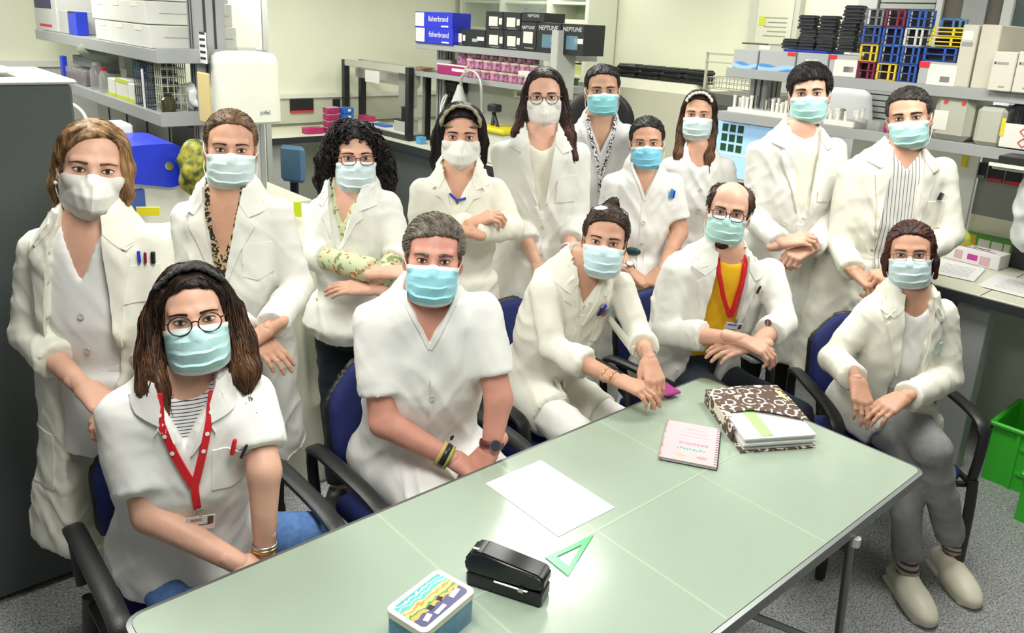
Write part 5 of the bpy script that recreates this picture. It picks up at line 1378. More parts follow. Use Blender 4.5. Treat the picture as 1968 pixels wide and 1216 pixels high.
P['p4'] = make_person('p4', 'standing woman with beige knitted headband and black hair, arms crossed in white coat', 3.12, (886, 264), [(812, 366), (952, 366)], (0, .02, 0.587),
    [((806, 452, .02), (905, 432, -.2), (965, 402, -.2), dict(curl=.6)), ((985, 438, -.02), (905, 446, -.22), (866, 432, -.2), dict(curl=.6))],
    shoes=dict(mat=mat('shoe_black', (.02, .02, .02), .5)), hs=1.04, skin='tan', mask=('kn95', (.82, .82, .77)), brow='black', top=dict(mat=CW2, hem=.55, cut=[VNK(.066, -.15)], lapel=dict(zb=-.20, w0=.068, wb=.01, ow=.05)), legs=dict(mat=WP))
hair(P['p4'], 'black', flow='down', strands=300, slen=.13, cap=.018, zf=.074, locks=[[(.066, -.02, .06, .02), (.085, .01, -.02, .02), (.085, .02, -.10, .016)], [(-.066, -.02, .06, .024), (-.088, .01, -.02, .026), (-.090, .02, -.10, .024), (-.085, .02, -.15, .014)], [(0, .09, .05, .05), (0, .085, -.12, .045)]], seed=9)
headband(P['p4'], mat('knit_beige', (.36, .32, .20), .9, bump=.6, bscale=150), y0=-.052, r=.020)
P['p5'] = make_person('p5', 'tall standing woman with long wavy brown hair and round glasses in white coat', 3.35, (1046, 187), [(966, 296), (1110, 298)], (0, .02, 0.617),
    [((992, 420, .02), (1032, 506, -.12), (1046, 548, -.15), dict(curl=.4)), ((1110, 425, .02), (1088, 492, -.12), (1062, 530, -.16), dict(curl=.4))],
    hroll=-0.05, shoes=dict(mat=mat('shoe_black', (.02, .02, .02), .5)), skin='fair', mask=('kn95', WHT), brow='darkbrown', top=dict(mat=CW, hem=.55, sleeve='rolled', cut=[OPN([(.06, 0, .066), (-.03, 0, .064), (-.24, .01, .036), (-.34, .012, .0)])], placket=[(.014, -.36), (.02, -.8)], pockets=[[(.075, -.18), (.155, -.18), (.155, -.29), (.075, -.29)]], lapel=dict(zb=-.30, w0=.064, wb=.016, ow=.06, xc=.012)),
    inner=dict(mat=TEE, name='shirt', hem=.8, cut=[RNK(.06, -.085)]), legs=dict(mat=WP))
hair(P['p5'], 'darkbrown', flow='down', strands=420, slen=.16, cap=.012, zf=.082, wav=.006, mat2='redbrown', cover_ears=False, locks=[[(.075, .02, .02, .022), (.092, .0, -.08, .026), (.105, -.05, -.17, .032), (.120, -.085, -.26, .026), (.115, -.09, -.30, .012)], [(-.075, .02, .02, .022), (-.092, .0, -.08, .026), (-.105, -.05, -.15, .032), (-.125, -.06, -.21, .018)], [(0, .09, .05, .05), (0, .09, -.15, .05)]], seed=12)
glasses(P['p5'], True, mat('glasses_brown', (.09, .045, .03), .3), 'round', w=.0255, h=.0215)
P['p6'] = make_person('p6', 'standing man with short black hair and spotted white lanyard in grey-white top', 3.8, (1160, 175), [(1098, 262), (1204, 260)], (0, .02, 0.617),
    [((1096, 360, .03), (1120, 450, -.05), (1130, 480, -.1)), ((1212, 360, .03), (1195, 450, -.05), (1190, 480, -.1))], fem=False,
    hroll=-0.06, shoes=dict(mat=mat('shoe_black', (.02, .02, .02), .5)), skin='olive', hyaw=.08, mask=('surg', (.28, .66, .72)), brow='black', top=dict(mat=SG, name='scrub_top', hem=.85, flare=.02, sleeve='short', neckband=(.074, -.19), cut=[VNK(.074, -.19)]), legs=dict(mat=WP))
hair(P['p6'], 'black', fem=False, flow='short', strands=260, slen=.03, zf=.078, cap=.011, seed=14, tmp=.045)
P['p7'] = make_person('p7', 'standing woman with black hair tied back and bright blue mask in white short-sleeved tunic', 3.6, (1243, 276), [(1178, 354), (1290, 354)], (0, .02, 0.577),
    [((1170, 448, .03), (1212, 524, -.14), (1255, 552, -.18), dict(curl=.35)), ((1306, 446, .03), (1272, 520, -.16), (1240, 548, -.18), dict(curl=.35))],
    hroll=-0.07, shoes=dict(mat=mat('shoe_black', (.02, .02, .02), .5)), skin='tan', hs=.97, mask=('surg', (.24, .64, .84)), brow='black', top=dict(mat=SW, name='tunic', hem=.88, flare=.02, sleeve='short', neckband=(.064, -.16), placket=[(0, -.17), (0, -.55)], cut=[VNK(.064, -.16)]), legs=dict(mat=WP))
hair(P['p7'], 'black', flow='back', strands=240, slen=.12, cap=.011, zf=.076, seed=17)
P['p8'] = make_person('p8', 'standing woman with white headband and long brown hair beside the monitor', 4.0, (1341, 221), [(1288, 322), (1392, 322)], (0, .02, 0.577),
    [((1280, 400, .03), (1300, 480, -.1), (1310, 520, -.12)), ((1402, 400, .03), (1390, 480, -.1), (1380, 520, -.12))],
    hroll=-0.02, shoes=dict(mat=mat('shoe_black', (.02, .02, .02), .5)), skin='tan', hyaw=-.06, mask=('surg', PALE), brow='black', top=dict(mat=SW, name='tunic', hem=.88, flare=.02, sleeve='short', cut=[RNK(.066, -.10)]), legs=dict(mat=WP))
hair(P['p8'], 'darkbrown', flow='down', strands=260, slen=.18, cap=.013, zf=.076, mat2='ombre', locks=[[(.072, .0, .03, .018), (.082, -.02, -.08, .02), (.075, -.085, -.20, .024), (.075, -.11, -.36, .016)], [(-.072, .0, .03, .018), (-.082, -.02, -.08, .02), (-.075, -.085, -.20, .024), (-.085, -.11, -.34, .018)], [(0, .09, .05, .05), (0, .09, -.15, .05)]], seed=18)
headband(P['p8'], mat('cloth_headband', (.74, .74, .68), .85, bump=.4, bscale=60), y0=-.055, r=.019)
P['p9'] = make_person('p9', 'tall young standing man with dark fringe and teal mask in open white coat', 3.52, (1555, 180), [(1458, 292), (1604, 288)], (0, .02, 0.627),
    [((1446, 420, .03), (1503, 468, -.16), (1545, 456, -.2), dict(curl=.6, pn=(0, .5, -1))), ((1606, 420, .03), (1556, 478, -.17), (1508, 496, -.2), dict(curl=.85))], fem=False,
    hroll=-0.1, shoes=dict(mat=mat('shoe_black', (.02, .02, .02), .5)), hs=1.05, skin='fair', mask=('surg', (.42, .74, .70)), brow='black', top=dict(mat=CW, hem=.52, cut=[OPN([(.06, 0, .074), (-.02, 0, .07), (-.25, .01, .052), (-.42, .012, .0)])], pockets=[[(.07, -.20), (.16, -.20), (.16, -.31), (.07, -.31)]], placket=[(.012, -.42), (.02, -.8)], lapel=dict(zb=-.36, w0=.07, wb=.022, ow=.055, xc=.012)),
    inner=dict(mat=TEE, name='t_shirt', hem=.85, cut=[RNK(.058, -.045)]), legs=dict(mat=BK))
hair(P['p9'], 'black', fem=False, flow='fwd', strands=420, slen=.08, zf=.058, cap=.019, seed=21, tmp=.038, bias=.12, srad=.0016)
P['p10'] = make_person('p10', 'standing man with short greying hair and striped shirt in open white coat', 3.35, (1744, 227), [(1634, 334), (1812, 326)], (-.03, .02, 0.627),
    [((1612, 470, .03), (1640, 522, -.14), (1682, 550, -.2), dict(curl=.7)), ((1828, 452, .0), (1724, 522, -.2), (1660, 536, -.22), dict(curl=.75))], fem=False, bulk=1.05,
    hroll=-0.2, shoes=dict(mat=mat('shoe_black', (.02, .02, .02), .5)), hs=1.05, skin='tan', hyaw=-.05, mask=('surg', (.46, .76, .74)), brow='black', top=dict(mat=CW2, hem=.50, cut=[OPN([(.06, 0, .068), (-.03, 0, .070), (-.3, -.02, .078), (-.55, -.03, .05), (-.8, -.03, .03)])], pockets=[[(.10, -.205), (.20, -.205), (.20, -.32), (.10, -.32)]], lapel=dict(zb=-.34, w0=.070, wb=.078, ow=.055, xc=-.02)),
    inner=dict(mat=STR, name='shirt', hem=.85, cut=[VNK(.055, -.09)]), legs=dict(mat=BK))
hair(P['p10'], 'salt', fem=False, flow='fwd', strands=380, slen=.045, zf=.074, cap=.011, seed=23, tmp=.048, bias=-.08, srad=.0013)
NB = np.array([.6666, -.7454, 0])           # across the table, towards the camera side
FACE = {'s1': nrm(NB), 's2': nrm(NB), 's3': nrm(NB), 's4': nrm(NB), 's5': np.array([.05, -1.0, 0])}
P['s1'] = make_person('s1', 'seated woman with shoulder-length dark hair, round glasses and red lanyard at the table', 1.85, (374, 615), [(236, 798, -.05), (482, 762, .05)], (-.06, .05, .60),
    [((288, 990, -.05), (462, 1084, 'z', .705), (520, 1116, 'z', .66), dict(curl=.3)), ((508, 905, -.02), (508, 1056, 'z', .71), (500, 1100, 'z', .65), dict(curl=.3))], seated=True, face=NB, knees=(atZ(335, 1135, .55), atZ(592, 1032, .56)),
    skin='fair', hroll=-.065, mask=('surg', (.50, .76, .76)), brow='black', neckup=.105, top=dict(mat=SW, name='tunic', e=.026, fold=1.0, sleeve='short', lap=.42, cut=[VNK(.066, -.15)], lapel=dict(zb=-.16, w0=.07, wb=.012, ow=.035)), inner=dict(mat=STH, name='t_shirt', e=.001, lap=.1, cut=[RNK(.06, -.05)]),
    legs=dict(mat=BJ), shoes=dict(mat=mat('shoe_white', (.75, .73, .66), .5)))
hair(P['s1'], 'darkbrown', flow='down', strands=700, slen=.15, cap=.016, zf=.076, mat2='ombre', wav=.004, locks=[[(.06, -.03, .065, .022), (.086, -.01, -.0, .028), (.096, -.01, -.08, .034), (.100, -.03, -.15, .032), (.095, -.04, -.185, .018)], [(-.062, -.03, .065, .022), (-.088, -.005, -.0, .030), (-.10, -.01, -.08, .038), (-.105, -.03, -.15, .040), (-.095, -.04, -.21, .022)], [(0, .09, .05, .05), (0, .085, -.14, .05)]], seed=31, srad=.0015)
glasses(P['s1'], True, mat('glasses_tortoise', (.035, .015, .008), .25), 'round', w=.0255, h=.022)
P['s2'] = make_person('s2', 'seated man with short grey-brown hair in white short-sleeved scrub top', 2.25, (833, 501), [(716, 618, -.02), (926, 598, .04)], (-.04, .09, .62),
    [((738, 812, -.03), (868, 882, 'z', .75), (930, 914, 'z', .70), dict(curl=.55)), ((958, 768, .02), (943, 866, 'z', .76), (912, 906, 'z', .71), dict(curl=.5))], seated=True, face=NB, fem=False, bulk=1.12,
    hroll=0.05, skin='red', hs=1.02, mask=('surg', (.34, .72, .82)), brow='grey', neckup=.105, top=dict(mat=SW, name='scrub_top', sleeve='short', lap=.8, e=.016, neckband=(.074, -.15), cut=[VNK(.074, -.15)]), legs=dict(mat=DJ, w=-.010), shoes=dict(mat=mat('shoe_white', (.75, .73, .66), .5)))
hair(P['s2'], 'grey', fem=False, flow='fwd', strands=600, slen=.05, zf=.070, cap=.014, seed=33, tmp=.045, bias=.06, srad=.0014)
P['s3'] = make_person('s3', 'seated woman leaning sideways with glasses pushed up on her brown hair', 2.8, (1162, 466), [(1046, 556, -.05), (1192, 548, .06)], (-.16, .12, .60),
    [((1062, 668, -.08), (1186, 730, -.24), (1240, 748, -.28), dict(curl=.35)), ((1226, 640, .04), (1248, 690, -.2), (1262, 742, -.26), dict(curl=.35))], seated=True, face=NB,
    skin='tan', hroll=.08, mask=('surg', (.62, .82, .86)), brow='darkbrown', neckup=.105, top=dict(mat=CW2, sleeve='rolled', lap=.6, cut=[VNK(.064, -.14)], pockets=[[(.075, -.17), (.155, -.17), (.155, -.27), (.075, -.27)]], placket=[(0, -.16), (0, -.5)], lapel=dict(zb=-.2, w0=.064, wb=.01, ow=.05)), legs=dict(mat=WP, w=.006), shoes=dict(mat=mat('shoe_white', (.75, .73, .66), .5)))
hair(P['s3'], 'brown', flow='back', strands=380, slen=.11, cap=.012, zf=.074, locks=[[(0, .05, .12, .025), (.01, .04, .14, .02)]], seed=35)
glasses(P['s3'], True, mat('glasses_dark', (.03, .03, .035), .3), 'round', w=.025, h=.020, onhead=True)
P['s4'] = make_person('s4', 'seated balding bearded man with glasses in yellow T-shirt and open white coat', 3.05, (1400, 410), [(1298, 522, -.03), (1480, 522, .05)], (-.10, .10, .60),
    [((1278, 640, -.04), (1420, 652, -.24), (1478, 672, -.26), dict(curl=.45)), ((1506, 618, -.04), (1452, 662, -.22), (1395, 668, -.24), dict(curl=.25))], seated=True, face=NB, fem=False, bulk=1.05,
    hroll=0.08, skin='fair', mask=('surg', (.48, .76, .70)), brow='brown', neckup=.105, top=dict(mat=CW, sleeve='rolled', lap=.3, cut=[OPN([(.06, 0, .066), (-.03, 0, .068), (-.3, .0, .078), (-.7, .0, .07)])], lapel=dict(zb=-.30, w0=.068, wb=.08, ow=.055)),
    inner=dict(mat=YEL, name='t_shirt', lap=.15, cut=[RNK(.066, -.045)]), legs=dict(mat=DJ), shoes=dict(mat=mat('shoe_black', (.02, .02, .02), .5)))
hair(P['s4'], 'brown', fem=False, bald=True, strands=200, slen=.04, flow='down', seed=37, curl=.003, cap=.014)
glasses(P['s4'], False, mat('glasses_black', (.015, .012, .012), .3), 'rect', w=.0255, h=.019)
P['s5'] = make_person('s5', 'seated woman with reddish-brown hair, grey jeans and white clogs, legs crossed', 2.9, (1749, 490), [(1670, 604), (1810, 602)], (-.02, .05, .60),
    [((1600, 690, .02), (1645, 728, -.2), (1664, 790, -.26), dict(curl=.25)), ((1822, 726, .02), (1738, 764, -.24), (1680, 792, -.28), dict(curl=.3))], seated=True, face=np.array([0.05, -1, 0]), knees=(atZ(1742, 868, .50), atZ(1790, 862, .58)), feet=(atZ(1744, 1100, .09), atZ(1832, 1052, .13)),
    hroll=-0.14, skin='tan', hs=.97, mask=('surg', (.62, .80, .80)), brow='darkbrown', neckup=.105, top=dict(mat=CW2, lap=.6, cut=[OPN([(.06, 0, .058), (-.03, 0, .058), (-.24, .0, .048), (-.7, .0, .03)])], lapel=dict(zb=-.3, w0=.058, wb=.040, ow=.05)),
    inner=dict(mat=SW, name='tunic', lap=.2, cut=[RNK(.058, -.085)]), legs=dict(mat=GJ), shoes=dict(mat=mat('clog_white', (.80, .77, .62), .45), clog=True))
hair(P['s5'], 'redbrown', flow='back', strands=300, slen=.11, cap=.012, zf=.076, locks=[[(-.07, -.02, .04, .012), (-.086, -.01, -.03, .014), (-.086, .01, -.09, .01)], [(.07, -.0, .04, .012), (.086, .0, -.03, .014), (.086, .01, -.09, .01)]], seed=39)
# ------------------------------------------------------------------ right island: shelves, bench and what stands on them
RZ1, RZ2 = 1.788, 1.53
RB0, RB1 = .55, 2.79
shelf('steel_shelf', 'upper right shelf holding black plates and coloured racks', 4.15, 4.62, RB0, RB1, RZ1, .05)
shelf('steel_shelf', 'lower right shelf holding vial trays and clear boxes', 4.13, 4.62, RB0, RB1+.04, RZ2, .05)
post('shelf_post', 'grey grooved post at the far end of the right shelves', 4.30, 4.46, 2.60, 2.72, .9, RZ1-.02)
post('shelf_post', 'grey grooved post at the near end of the right shelves', 4.34, 4.46, .60, .70, .9, RZ1-.02)
rbn = rb('lab_bench', 3.86, 4.92, RB0, 2.75, .865, .90, BENCH); tag(rbn, 'right lab bench with black edge and papers', 'bench')
rb('edge', 3.845, 3.862, RB0, 2.75, .85, .893, BENCHE, rbn, 0); rb('joint', 3.86, 4.9, 1.118, 1.122, .8995, .9008, BENCHE, rbn, 0)
rb('leg_panel', 3.90, 4.0, 1.08, 1.22, 0, .85, MET, rbn, .004); rb('leg_panel', 3.90, 4.0, 2.6, 2.72, 0, .85, MET, rbn, .004)
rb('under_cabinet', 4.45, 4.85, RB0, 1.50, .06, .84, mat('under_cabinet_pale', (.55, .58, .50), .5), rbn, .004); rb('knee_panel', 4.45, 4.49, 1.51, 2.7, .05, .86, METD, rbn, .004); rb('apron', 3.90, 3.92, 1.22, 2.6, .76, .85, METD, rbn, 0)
tag(rb('white_board', 4.66, 4.68, 1.50, 2.2, 1.02, 1.47, mat('board_white', (.80, .82, .80), .4)), 'white panel standing below the lower right shelf', 'panel')
gp = rb('grey_partition', 4.70, 4.74, .5, 1.50, 1.10, 1.48, mat('partition_grey', (.24, .25, .235), .5)); tag(gp, 'grey partition with three black stickers', 'panel')
rb('lower_part', 4.71, 4.74, .5, 1.50, .9, 1.10, CRML, gp, 0)
for k, x in enumerate(((1866, 311, 1896, 342), (1898, 317, 1930, 350), (1932, 322, 1965, 356))):
    s_ = frontbox('sticker', None, None, 4.695, x, .005, INKB, parent=gp, stick=[(.05, .80, .95, .97, (INKG, INKR, INKR)[k], 'print')])
# boxes on the upper shelf
TIPBX = mat('tip_carton_silver', (.42, .44, .44), .5); WAVE = mat('wave_blue', (.08, .28, .62), .5); REDS = mat('sticker_red', (.72, .02, .03), .5)
def wave(o, sd=0):
    a0, b0, b1, z0, z1 = o['_f']; n = 14; h = z1-z0; mb = MB()
    for q in range(2):
        v = []
        for i in range(n+1):
            t = i/n; zc = z0+h*(.16+.10*math.sin(t*5+q*2.2+sd)); v += [AB(a0-.002-.0006*q, b1+(b0-b1)*t, zc-h*(.13 if q else .05)*(1-.3*t)), AB(a0-.002-.0006*q, b1+(b0-b1)*t, zc+h*.12*(.6+.4*math.sin(t*3)))]
        mb.add(v, [(2*i, 2*i+2, 2*i+3, 2*i+1) for i in range(n)], q)
    mb.build('wave_print', [WAVE, mat('wave_light', (.35, .58, .80), .5)], o)
for k, (r, lb, st) in enumerate([((1409, 95, 1456, 130), 'silver carton with blue wave at the far end of the right shelf', []), ((1458, 98, 1528, 137), 'long silver carton with blue wave under the black plates', [(.78, .02, 1.0, .2, REDS)]), ((1530, 102, 1590, 144), 'silver carton behind the tall young man', [(.3, .3, .7, .6, LABL)]),
                                   ((1592, 106, 1647, 152), 'white-labelled carton with red sticker beside the racks', [(.0, .02, .26, .22, REDS), (.2, .2, 1.0, .96, LABL), (.55, .5, .9, .75, INKG)]), ((1764, 119, 1838, 165), 'carton with red sticker under the blue rack', [(.0, .02, .28, .28, REDS), (.26, .1, 1.0, .98, LABL), (.6, .6, .85, .85, INKG)])]):
    o = frontbox('tip_carton', lb, 'carton', 4.16, r, .30, TIPBX, RZ1+.001, stick=st)
    if k in (0, 1): wave(o, k)
    if k > 2: face_text(o, 'Lisa', .45, .40, .22, INKB) if False else None
tops = float(bpy.data.objects['tip_carton.001']['_f'][4])
bt = frontbox('blue_tray', 'flat blue tray between the cartons and the black plates', 'tray', 4.2, (1505, 90, 1590, 99), .2, mat('tray_blue', (.02, .04, .42), .4), tops+.001, zt=tops+.014)
# stacks of black plates
tops += .0145
for c, (bq, n, off) in enumerate([(2.475, 3, 0), (2.375, 10, .015), (2.265, 10, .0), (2.145, 13, -.012), (2.03, 8, 0)]):
    for k in range(n):
        plate_at(AB(4.30, bq+(off if k > n*.55 else 0)+.004*math.sin(k*2.3+c), tops+k*.0188), '%s plate from below in the %s stack of black plates' % (WORD[k], ('short leftmost', 'second', 'third', 'tallest', 'rightmost')[c]), 'black plates on the right shelf', sc=.80, rot=.05*math.sin(k*3+c))
frontbox('dark_case', 'small dark case behind the silver carton', 'case', 4.40, (1424, 82, 1460, 96), .1, METD, RZ1+.14)
# coloured two-tier racks
RK = {'grey': (.22, .23, .24), 'blue': (.03, .10, .42), 'yellow': (.72, .52, .05), 'red': (.22, .015, .06), 'white': (.62, .64, .58), 'light': (.10, .28, .62), 'gold': (.78, .62, .02)}
def tube_rack(col, label, b0, b1, z0, h, a0=4.16, dep=.12, rot=0):
    g = MB(); m = mat('rack_'+col, RK[col], .4); w = b1-b0; t = .006
    for z, zz in ((z0+.003, t), (z0+h*.5, t*.8), (z0+h-.004, t)):
        for a in (a0+.003, a0+dep-.003): rbox(g, a-.003, a+.003, b0, b1, z-zz/2, z+zz/2)
        for b in (b0+.003, b1-.003): rbox(g, a0, a0+dep, b-.003, b+.003, z-zz/2, z+zz/2)
    rbox(g, a0, a0+dep, b0, b1, z0, z0+.004); rbox(g, a0+dep*.45, a0+dep*.5, b0, b1, z0, z0+h*.95, 1)
    for b in (b0+.005, b1-.005, b0+w*.36): 
        for a in (a0+.004, a0+dep-.004): rbox(g, a-.004, a+.004, b-.005, b+.005, z0, z0+h)
    o = g.build('tube_rack', [m, mat('rack_inside', (.012, .012, .016), .5)], None, loc=AB(a0, b0, z0)); tag(o, label, 'rack', 'coloured racks on the right shelf')
    return o
RH = .0885
colsR = [(1648, 1684, ['red', 'yellow', 'blue', 'grey'], 'first'), (1686, 1726, ['yellow', 'blue', 'blue', 'red'], 'second'), (1728, 1765, ['blue', 'blue', 'white', 'blue'], 'third')]
for x0, x1, cl, nm in colsR:
    b1 = float(toA(x0, 120, 4.16)@BX); b0 = float(toA(x1, 120, 4.16)@BX)
    for k, c in enumerate(cl): tube_rack(c, '%s two-tier rack %s the %s column of racks' % (c, ('at the bottom of', 'second from below in', 'third from below in', 'on top of')[k], nm), b0+.003, b1-.002, RZ1+.002+k*RH, RH-.001)
cb0 = bpy.data.objects['tip_carton.004']['_f']
tube_rack('blue', 'wide blue rack on the carton with red sticker', cb0[1]+.02, cb0[2]-.005, cb0[4]+.001, .07, 4.17, .14)
tube_rack('gold', 'lower bright yellow rack above the wide blue rack', cb0[1]+.0, cb0[2]-.02, cb0[4]+.073, .045, 4.17, .16); tube_rack('gold', 'upper bright yellow rack above the wide blue rack', cb0[1]+.0, cb0[2]-.03, cb0[4]+.12, .045, 4.17, .16)
tube_rack('light', 'light blue rack behind the bright yellow racks', cb0[1]+.09, cb0[2]+.01, cb0[4]+.001, .21, 4.34, .1)
tag(rb('dark_case', 4.40, 4.6, cb0[1]-.04, cb0[1]+.17, RZ1+.20, RZ1+.34, BLB), 'flat dark case behind the yellow racks', 'case') if False else None
o = frontbox('tall_carton', 'tall narrow cream carton with printed logo', 'carton', 4.16, (1841, 47, 1872, 163), .26, CRM, RZ1+.001, stick=[(.1, .1, .75, .24, LABL), (.12, .27, .8, .34, INKG)]); 
o = frontbox('tall_carton', 'large tall cream carton on the right shelf', 'carton', 4.165, (1876, 47, 1915, 166), .36, CRM, RZ1+.001)
for k, (x0, x1) in enumerate(((1904, 1950), (1952, 1998))):
    o = frontbox('archive_box', ('left', 'right')[k]+' of the two cream archive boxes at the right edge', 'box', 4.10, (x0, 99, x1, 170), .20, mat('archive_cream', (.64, .61, .52), .65), RZ1+.001, stick=[(.1, .26, .16, .32, INKB), (.18, .26, .7, .32, INKG), (.45, .86, .7, .9, INKG)])
# trays of vials
VW = mat('vial_white', (.80, .80, .72), .35)
def vial_tray(label, x0, x1, a0, n, sd):
    b1 = float(toA(x0, 220, a0)@BX); b0 = float(toA(x1, 230, a0)@BX)
    t = rb('vial_tray', a0, a0+.16, b0, b1, RZ2+.001, RZ2+.03, WPL, bev=.004); tag(t, label, 'tray')
    rg = np.random.RandomState(sd)
    for i in range(n):
        for j in range(2):
            if rg.rand() < .25: continue
            bq = b1-(b1-b0)*(i+.5)/n; h = .05+.03*rg.rand()
            MB().lathe([(.0001, 0), (.009, 0), (.009, h*.8), (.011, h*.8), (.011, h), (.0001, h)], AB(a0+.05+.06*j, bq, RZ2+.03), 8, cap=False).build('vial', VW if rg.rand() < .6 else CHR, t, .7)
    return t
vt = vial_tray('white tray of pale vials at the far end of the lower right shelf', 1396, 1512, 4.15, 14, 1)
vial_tray('white tray of metal pins beside the tall young man', 1584, 1642, 4.15, 8, 2)
jar('small squat glass jar next to the tray of metal pins', 4.2, float(toA(1652, 240, 4.2)@BX), RZ2+.001, .035, .05, CLR, METL)
tag(frontbox('clear_dish', None, None, 4.2, (1664, 232, 1690, 252), .1, CLR, RZ2+.001), 'low clear dish on the lower right shelf', 'dish')
tag(frontbox('purple_block', None, None, 4.16, (1697, 236, 1716, 262), .08, MAG, RZ2+.001), 'dark magenta block beside the greying man', 'block')
CLB = mat('cloudy_plastic', (.55, .56, .46), .35, alpha=.85)
o = frontbox('clear_container', 'tall cloudy plastic container with two red dots', 'container', 4.16, (1791, 172, 1868, 273), .28, CLB, RZ2+.001, bev=.03, stick=[(.05, .42, .42, .80, LABL)])
for u in (.3, .75):
    a0, b0, b1, z0, z1 = o['_f']; MB().lathe([(.0001, 0), (.009, 0), (.009, .004), (.0001, .004)], AB(a0-.003, b1+(b0-b1)*u, z1+(z0-z1)*.24), 12, np.stack([BX, (0, 0, 1), -AX], 1), cap=False).build('red_dot', INKR, o)
frontbox('clear_container', 'lower cloudy plastic box beside the tall container', 'container', 4.15, (1872, 205, 1930, 278), .2, CLB, RZ2+.001, bev=.02)
bq = float(toA(1962, 240, 4.16)@BX)
bt_ = bottle('reagent_bottle', 'large black-shouldered bottle with white hazard label', 4.2, bq, RZ2+.001, .07, .27, mat('dark_glass_black', (.012, .013, .016), .15), BLKP)
rb('label', 4.118, 4.128, bq-.06, bq+.062, RZ2+.01, RZ2+.12, LABL, bt_, .002); rb('yellow_strip', 4.116, 4.12, bq+.05, bq+.066, RZ2+.06, RZ2+.14, mat('bin_yellow', (.78, .66, .02), .45), bt_, 0)
hz = MB(); c = AB(4.116, bq-.035, RZ2+.06)
for s_ in (0, .05): hz.tube([c+np.array([0, 0, .02+s_-.02])-BX*0, c-BX*.02+np.array([0, 0, s_-.02]), c+np.array([0, 0, -.02+s_-.02]), c+BX*.02+np.array([0, 0, s_-.02])], .0025, 4, closed=True)
hz.build('hazard_sign', INKR, bt_)
o = rb('black_tray_device', 3.97, 4.13, .45, 1.22, RZ2-.075, RZ2-.052, mat('device_pale', (.50, .52, .48), .4)); tag(o, 'pale device with black tray at the right end of the lower shelf', 'device')
rb('tray', 3.96, 4.13, .5, 1.20, RZ2-.045, RZ2-.01, BLKP, o, .004); rb('white_edge', 3.95, 3.96, .45, 1.23, RZ2-.06, RZ2-.045, WPL, o, 0); lettering('thermo', AB(3.965, .86, RZ2-.072), -BX, (0, 0, 1), .06, INKW, o); rb('support', 4.13, 4.16, .5, 1.2, RZ2-.075, RZ2-.04, METL, o, 0)
tag(frontbox('yellow_tag', None, None, 4.65, (1848, 290, 1860, 322), .01, mat('bin_yellow', (.78, .66, .02), .45)), 'narrow yellow tag beside the three black stickers', 'tag')
# bench items
def benchbox(name, label, cat, p, sz, rot, m, parts=(), z0=.9):
    q = atZ(p[0], p[1], z0); c = q+np.array([0, 0, sz[2]/2+.001])
    o = MB().box(c, sz, rz(rot), bev=.003).build(name, m, None, loc=q); tag(o, label, cat)
    for (dx, dy, dz, s, mm, nm) in parts: MB().box(c+rz(rot)@np.array([dx, dy, dz]), s, rz(rot)).build(nm, mm, o)
    return o
benchbox('glove_box', 'white glove carton with magenta print on the right bench', 'carton', (1876, 505), (.26, .12, .075), -.92, PAPER, [(0, -.0605, .0, (.05, .001, .03), mat('print_magenta', (.55, .05, .30), .6), 'print'), (.06, -.0605, -.005, (.05, .001, .045), mat('print_pink', (.70, .45, .48), .6), 'print'), (-.07, -.0605, .0, (.04, .001, .045), mat('print_pink', (.70, .45, .48), .6), 'print'), (0, -.02, .038, (.18, .012, .001), mat('print_magenta', (.55, .05, .30), .6), 'print'), (.01, .01, .038, (.08, .012, .001), INKB, 'print')])
benchbox('green_tray_box', 'green and yellow display box behind the glove carton', 'carton', (1897, 488), (.25, .06, .10), -.92, mat('box_leaf_green', (.10, .36, .06), .5), [(-.085, -.031, .01, (.055, .002, .07), mat('print_ochre', (.62, .42, .03), .6), 'print'), (-.015, -.031, .0, (.06, .002, .06), LABL, 'card'), (.05, -.031, .0, (.055, .002, .06), LABL, 'card'), (.1, -.031, .0, (.03, .002, .06), LABL, 'card')])
blob('yellow_bag', 'bright yellow-green plastic bag on the right bench', 'bag', atZ(1838, 495, .9)+np.array([0, 0, .075]), (.05, .05, .075), mat('bag_lime', (.62, .72, .05), .4), 4, .25, .008)
for k, (p_, r_) in enumerate([((1833, 516), -.75), ((1838, 520), -.68)]): benchbox('paper_sheets', ('lower', 'upper')[k]+' sheet of print-outs at the bench corner', 'paper', p_, (.21, .29, .003), r_, PAPER, [(0, .03*j, .002, (.14, .004, .0005), INKG, 'print') for j in range(-3, 4)], .9+.003*k)
for k, (p_, r_) in enumerate([((1945, 548), -.8), ((1955, 552), -.86)]): benchbox('paper_sheets', ('lower', 'upper')[k]+' sheet of papers at the right image edge', 'paper', p_, (.21, .297, .003), r_, PAPER, [(0, .03*j, .002, (.14, .003, .0005), INKG, 'print') for j in range(-3, 4)], .9+.0035*k)
o = benchbox('microscope', 'black instrument foot at the right edge of the bench', 'instrument', (1962, 515), (.09, .09, .12), -.9, BLKP, [(0, 0, .09, (.05, .07, .08), BLKP, 'column')])
blob('plastic_bag', 'pale plastic bag hanging at the right edge of the picture', 'bag', J(1985, 400, 3.55), (.06, .08, .22), mat('bag_pale', (.66, .70, .70), .35), 8, .22, .012)
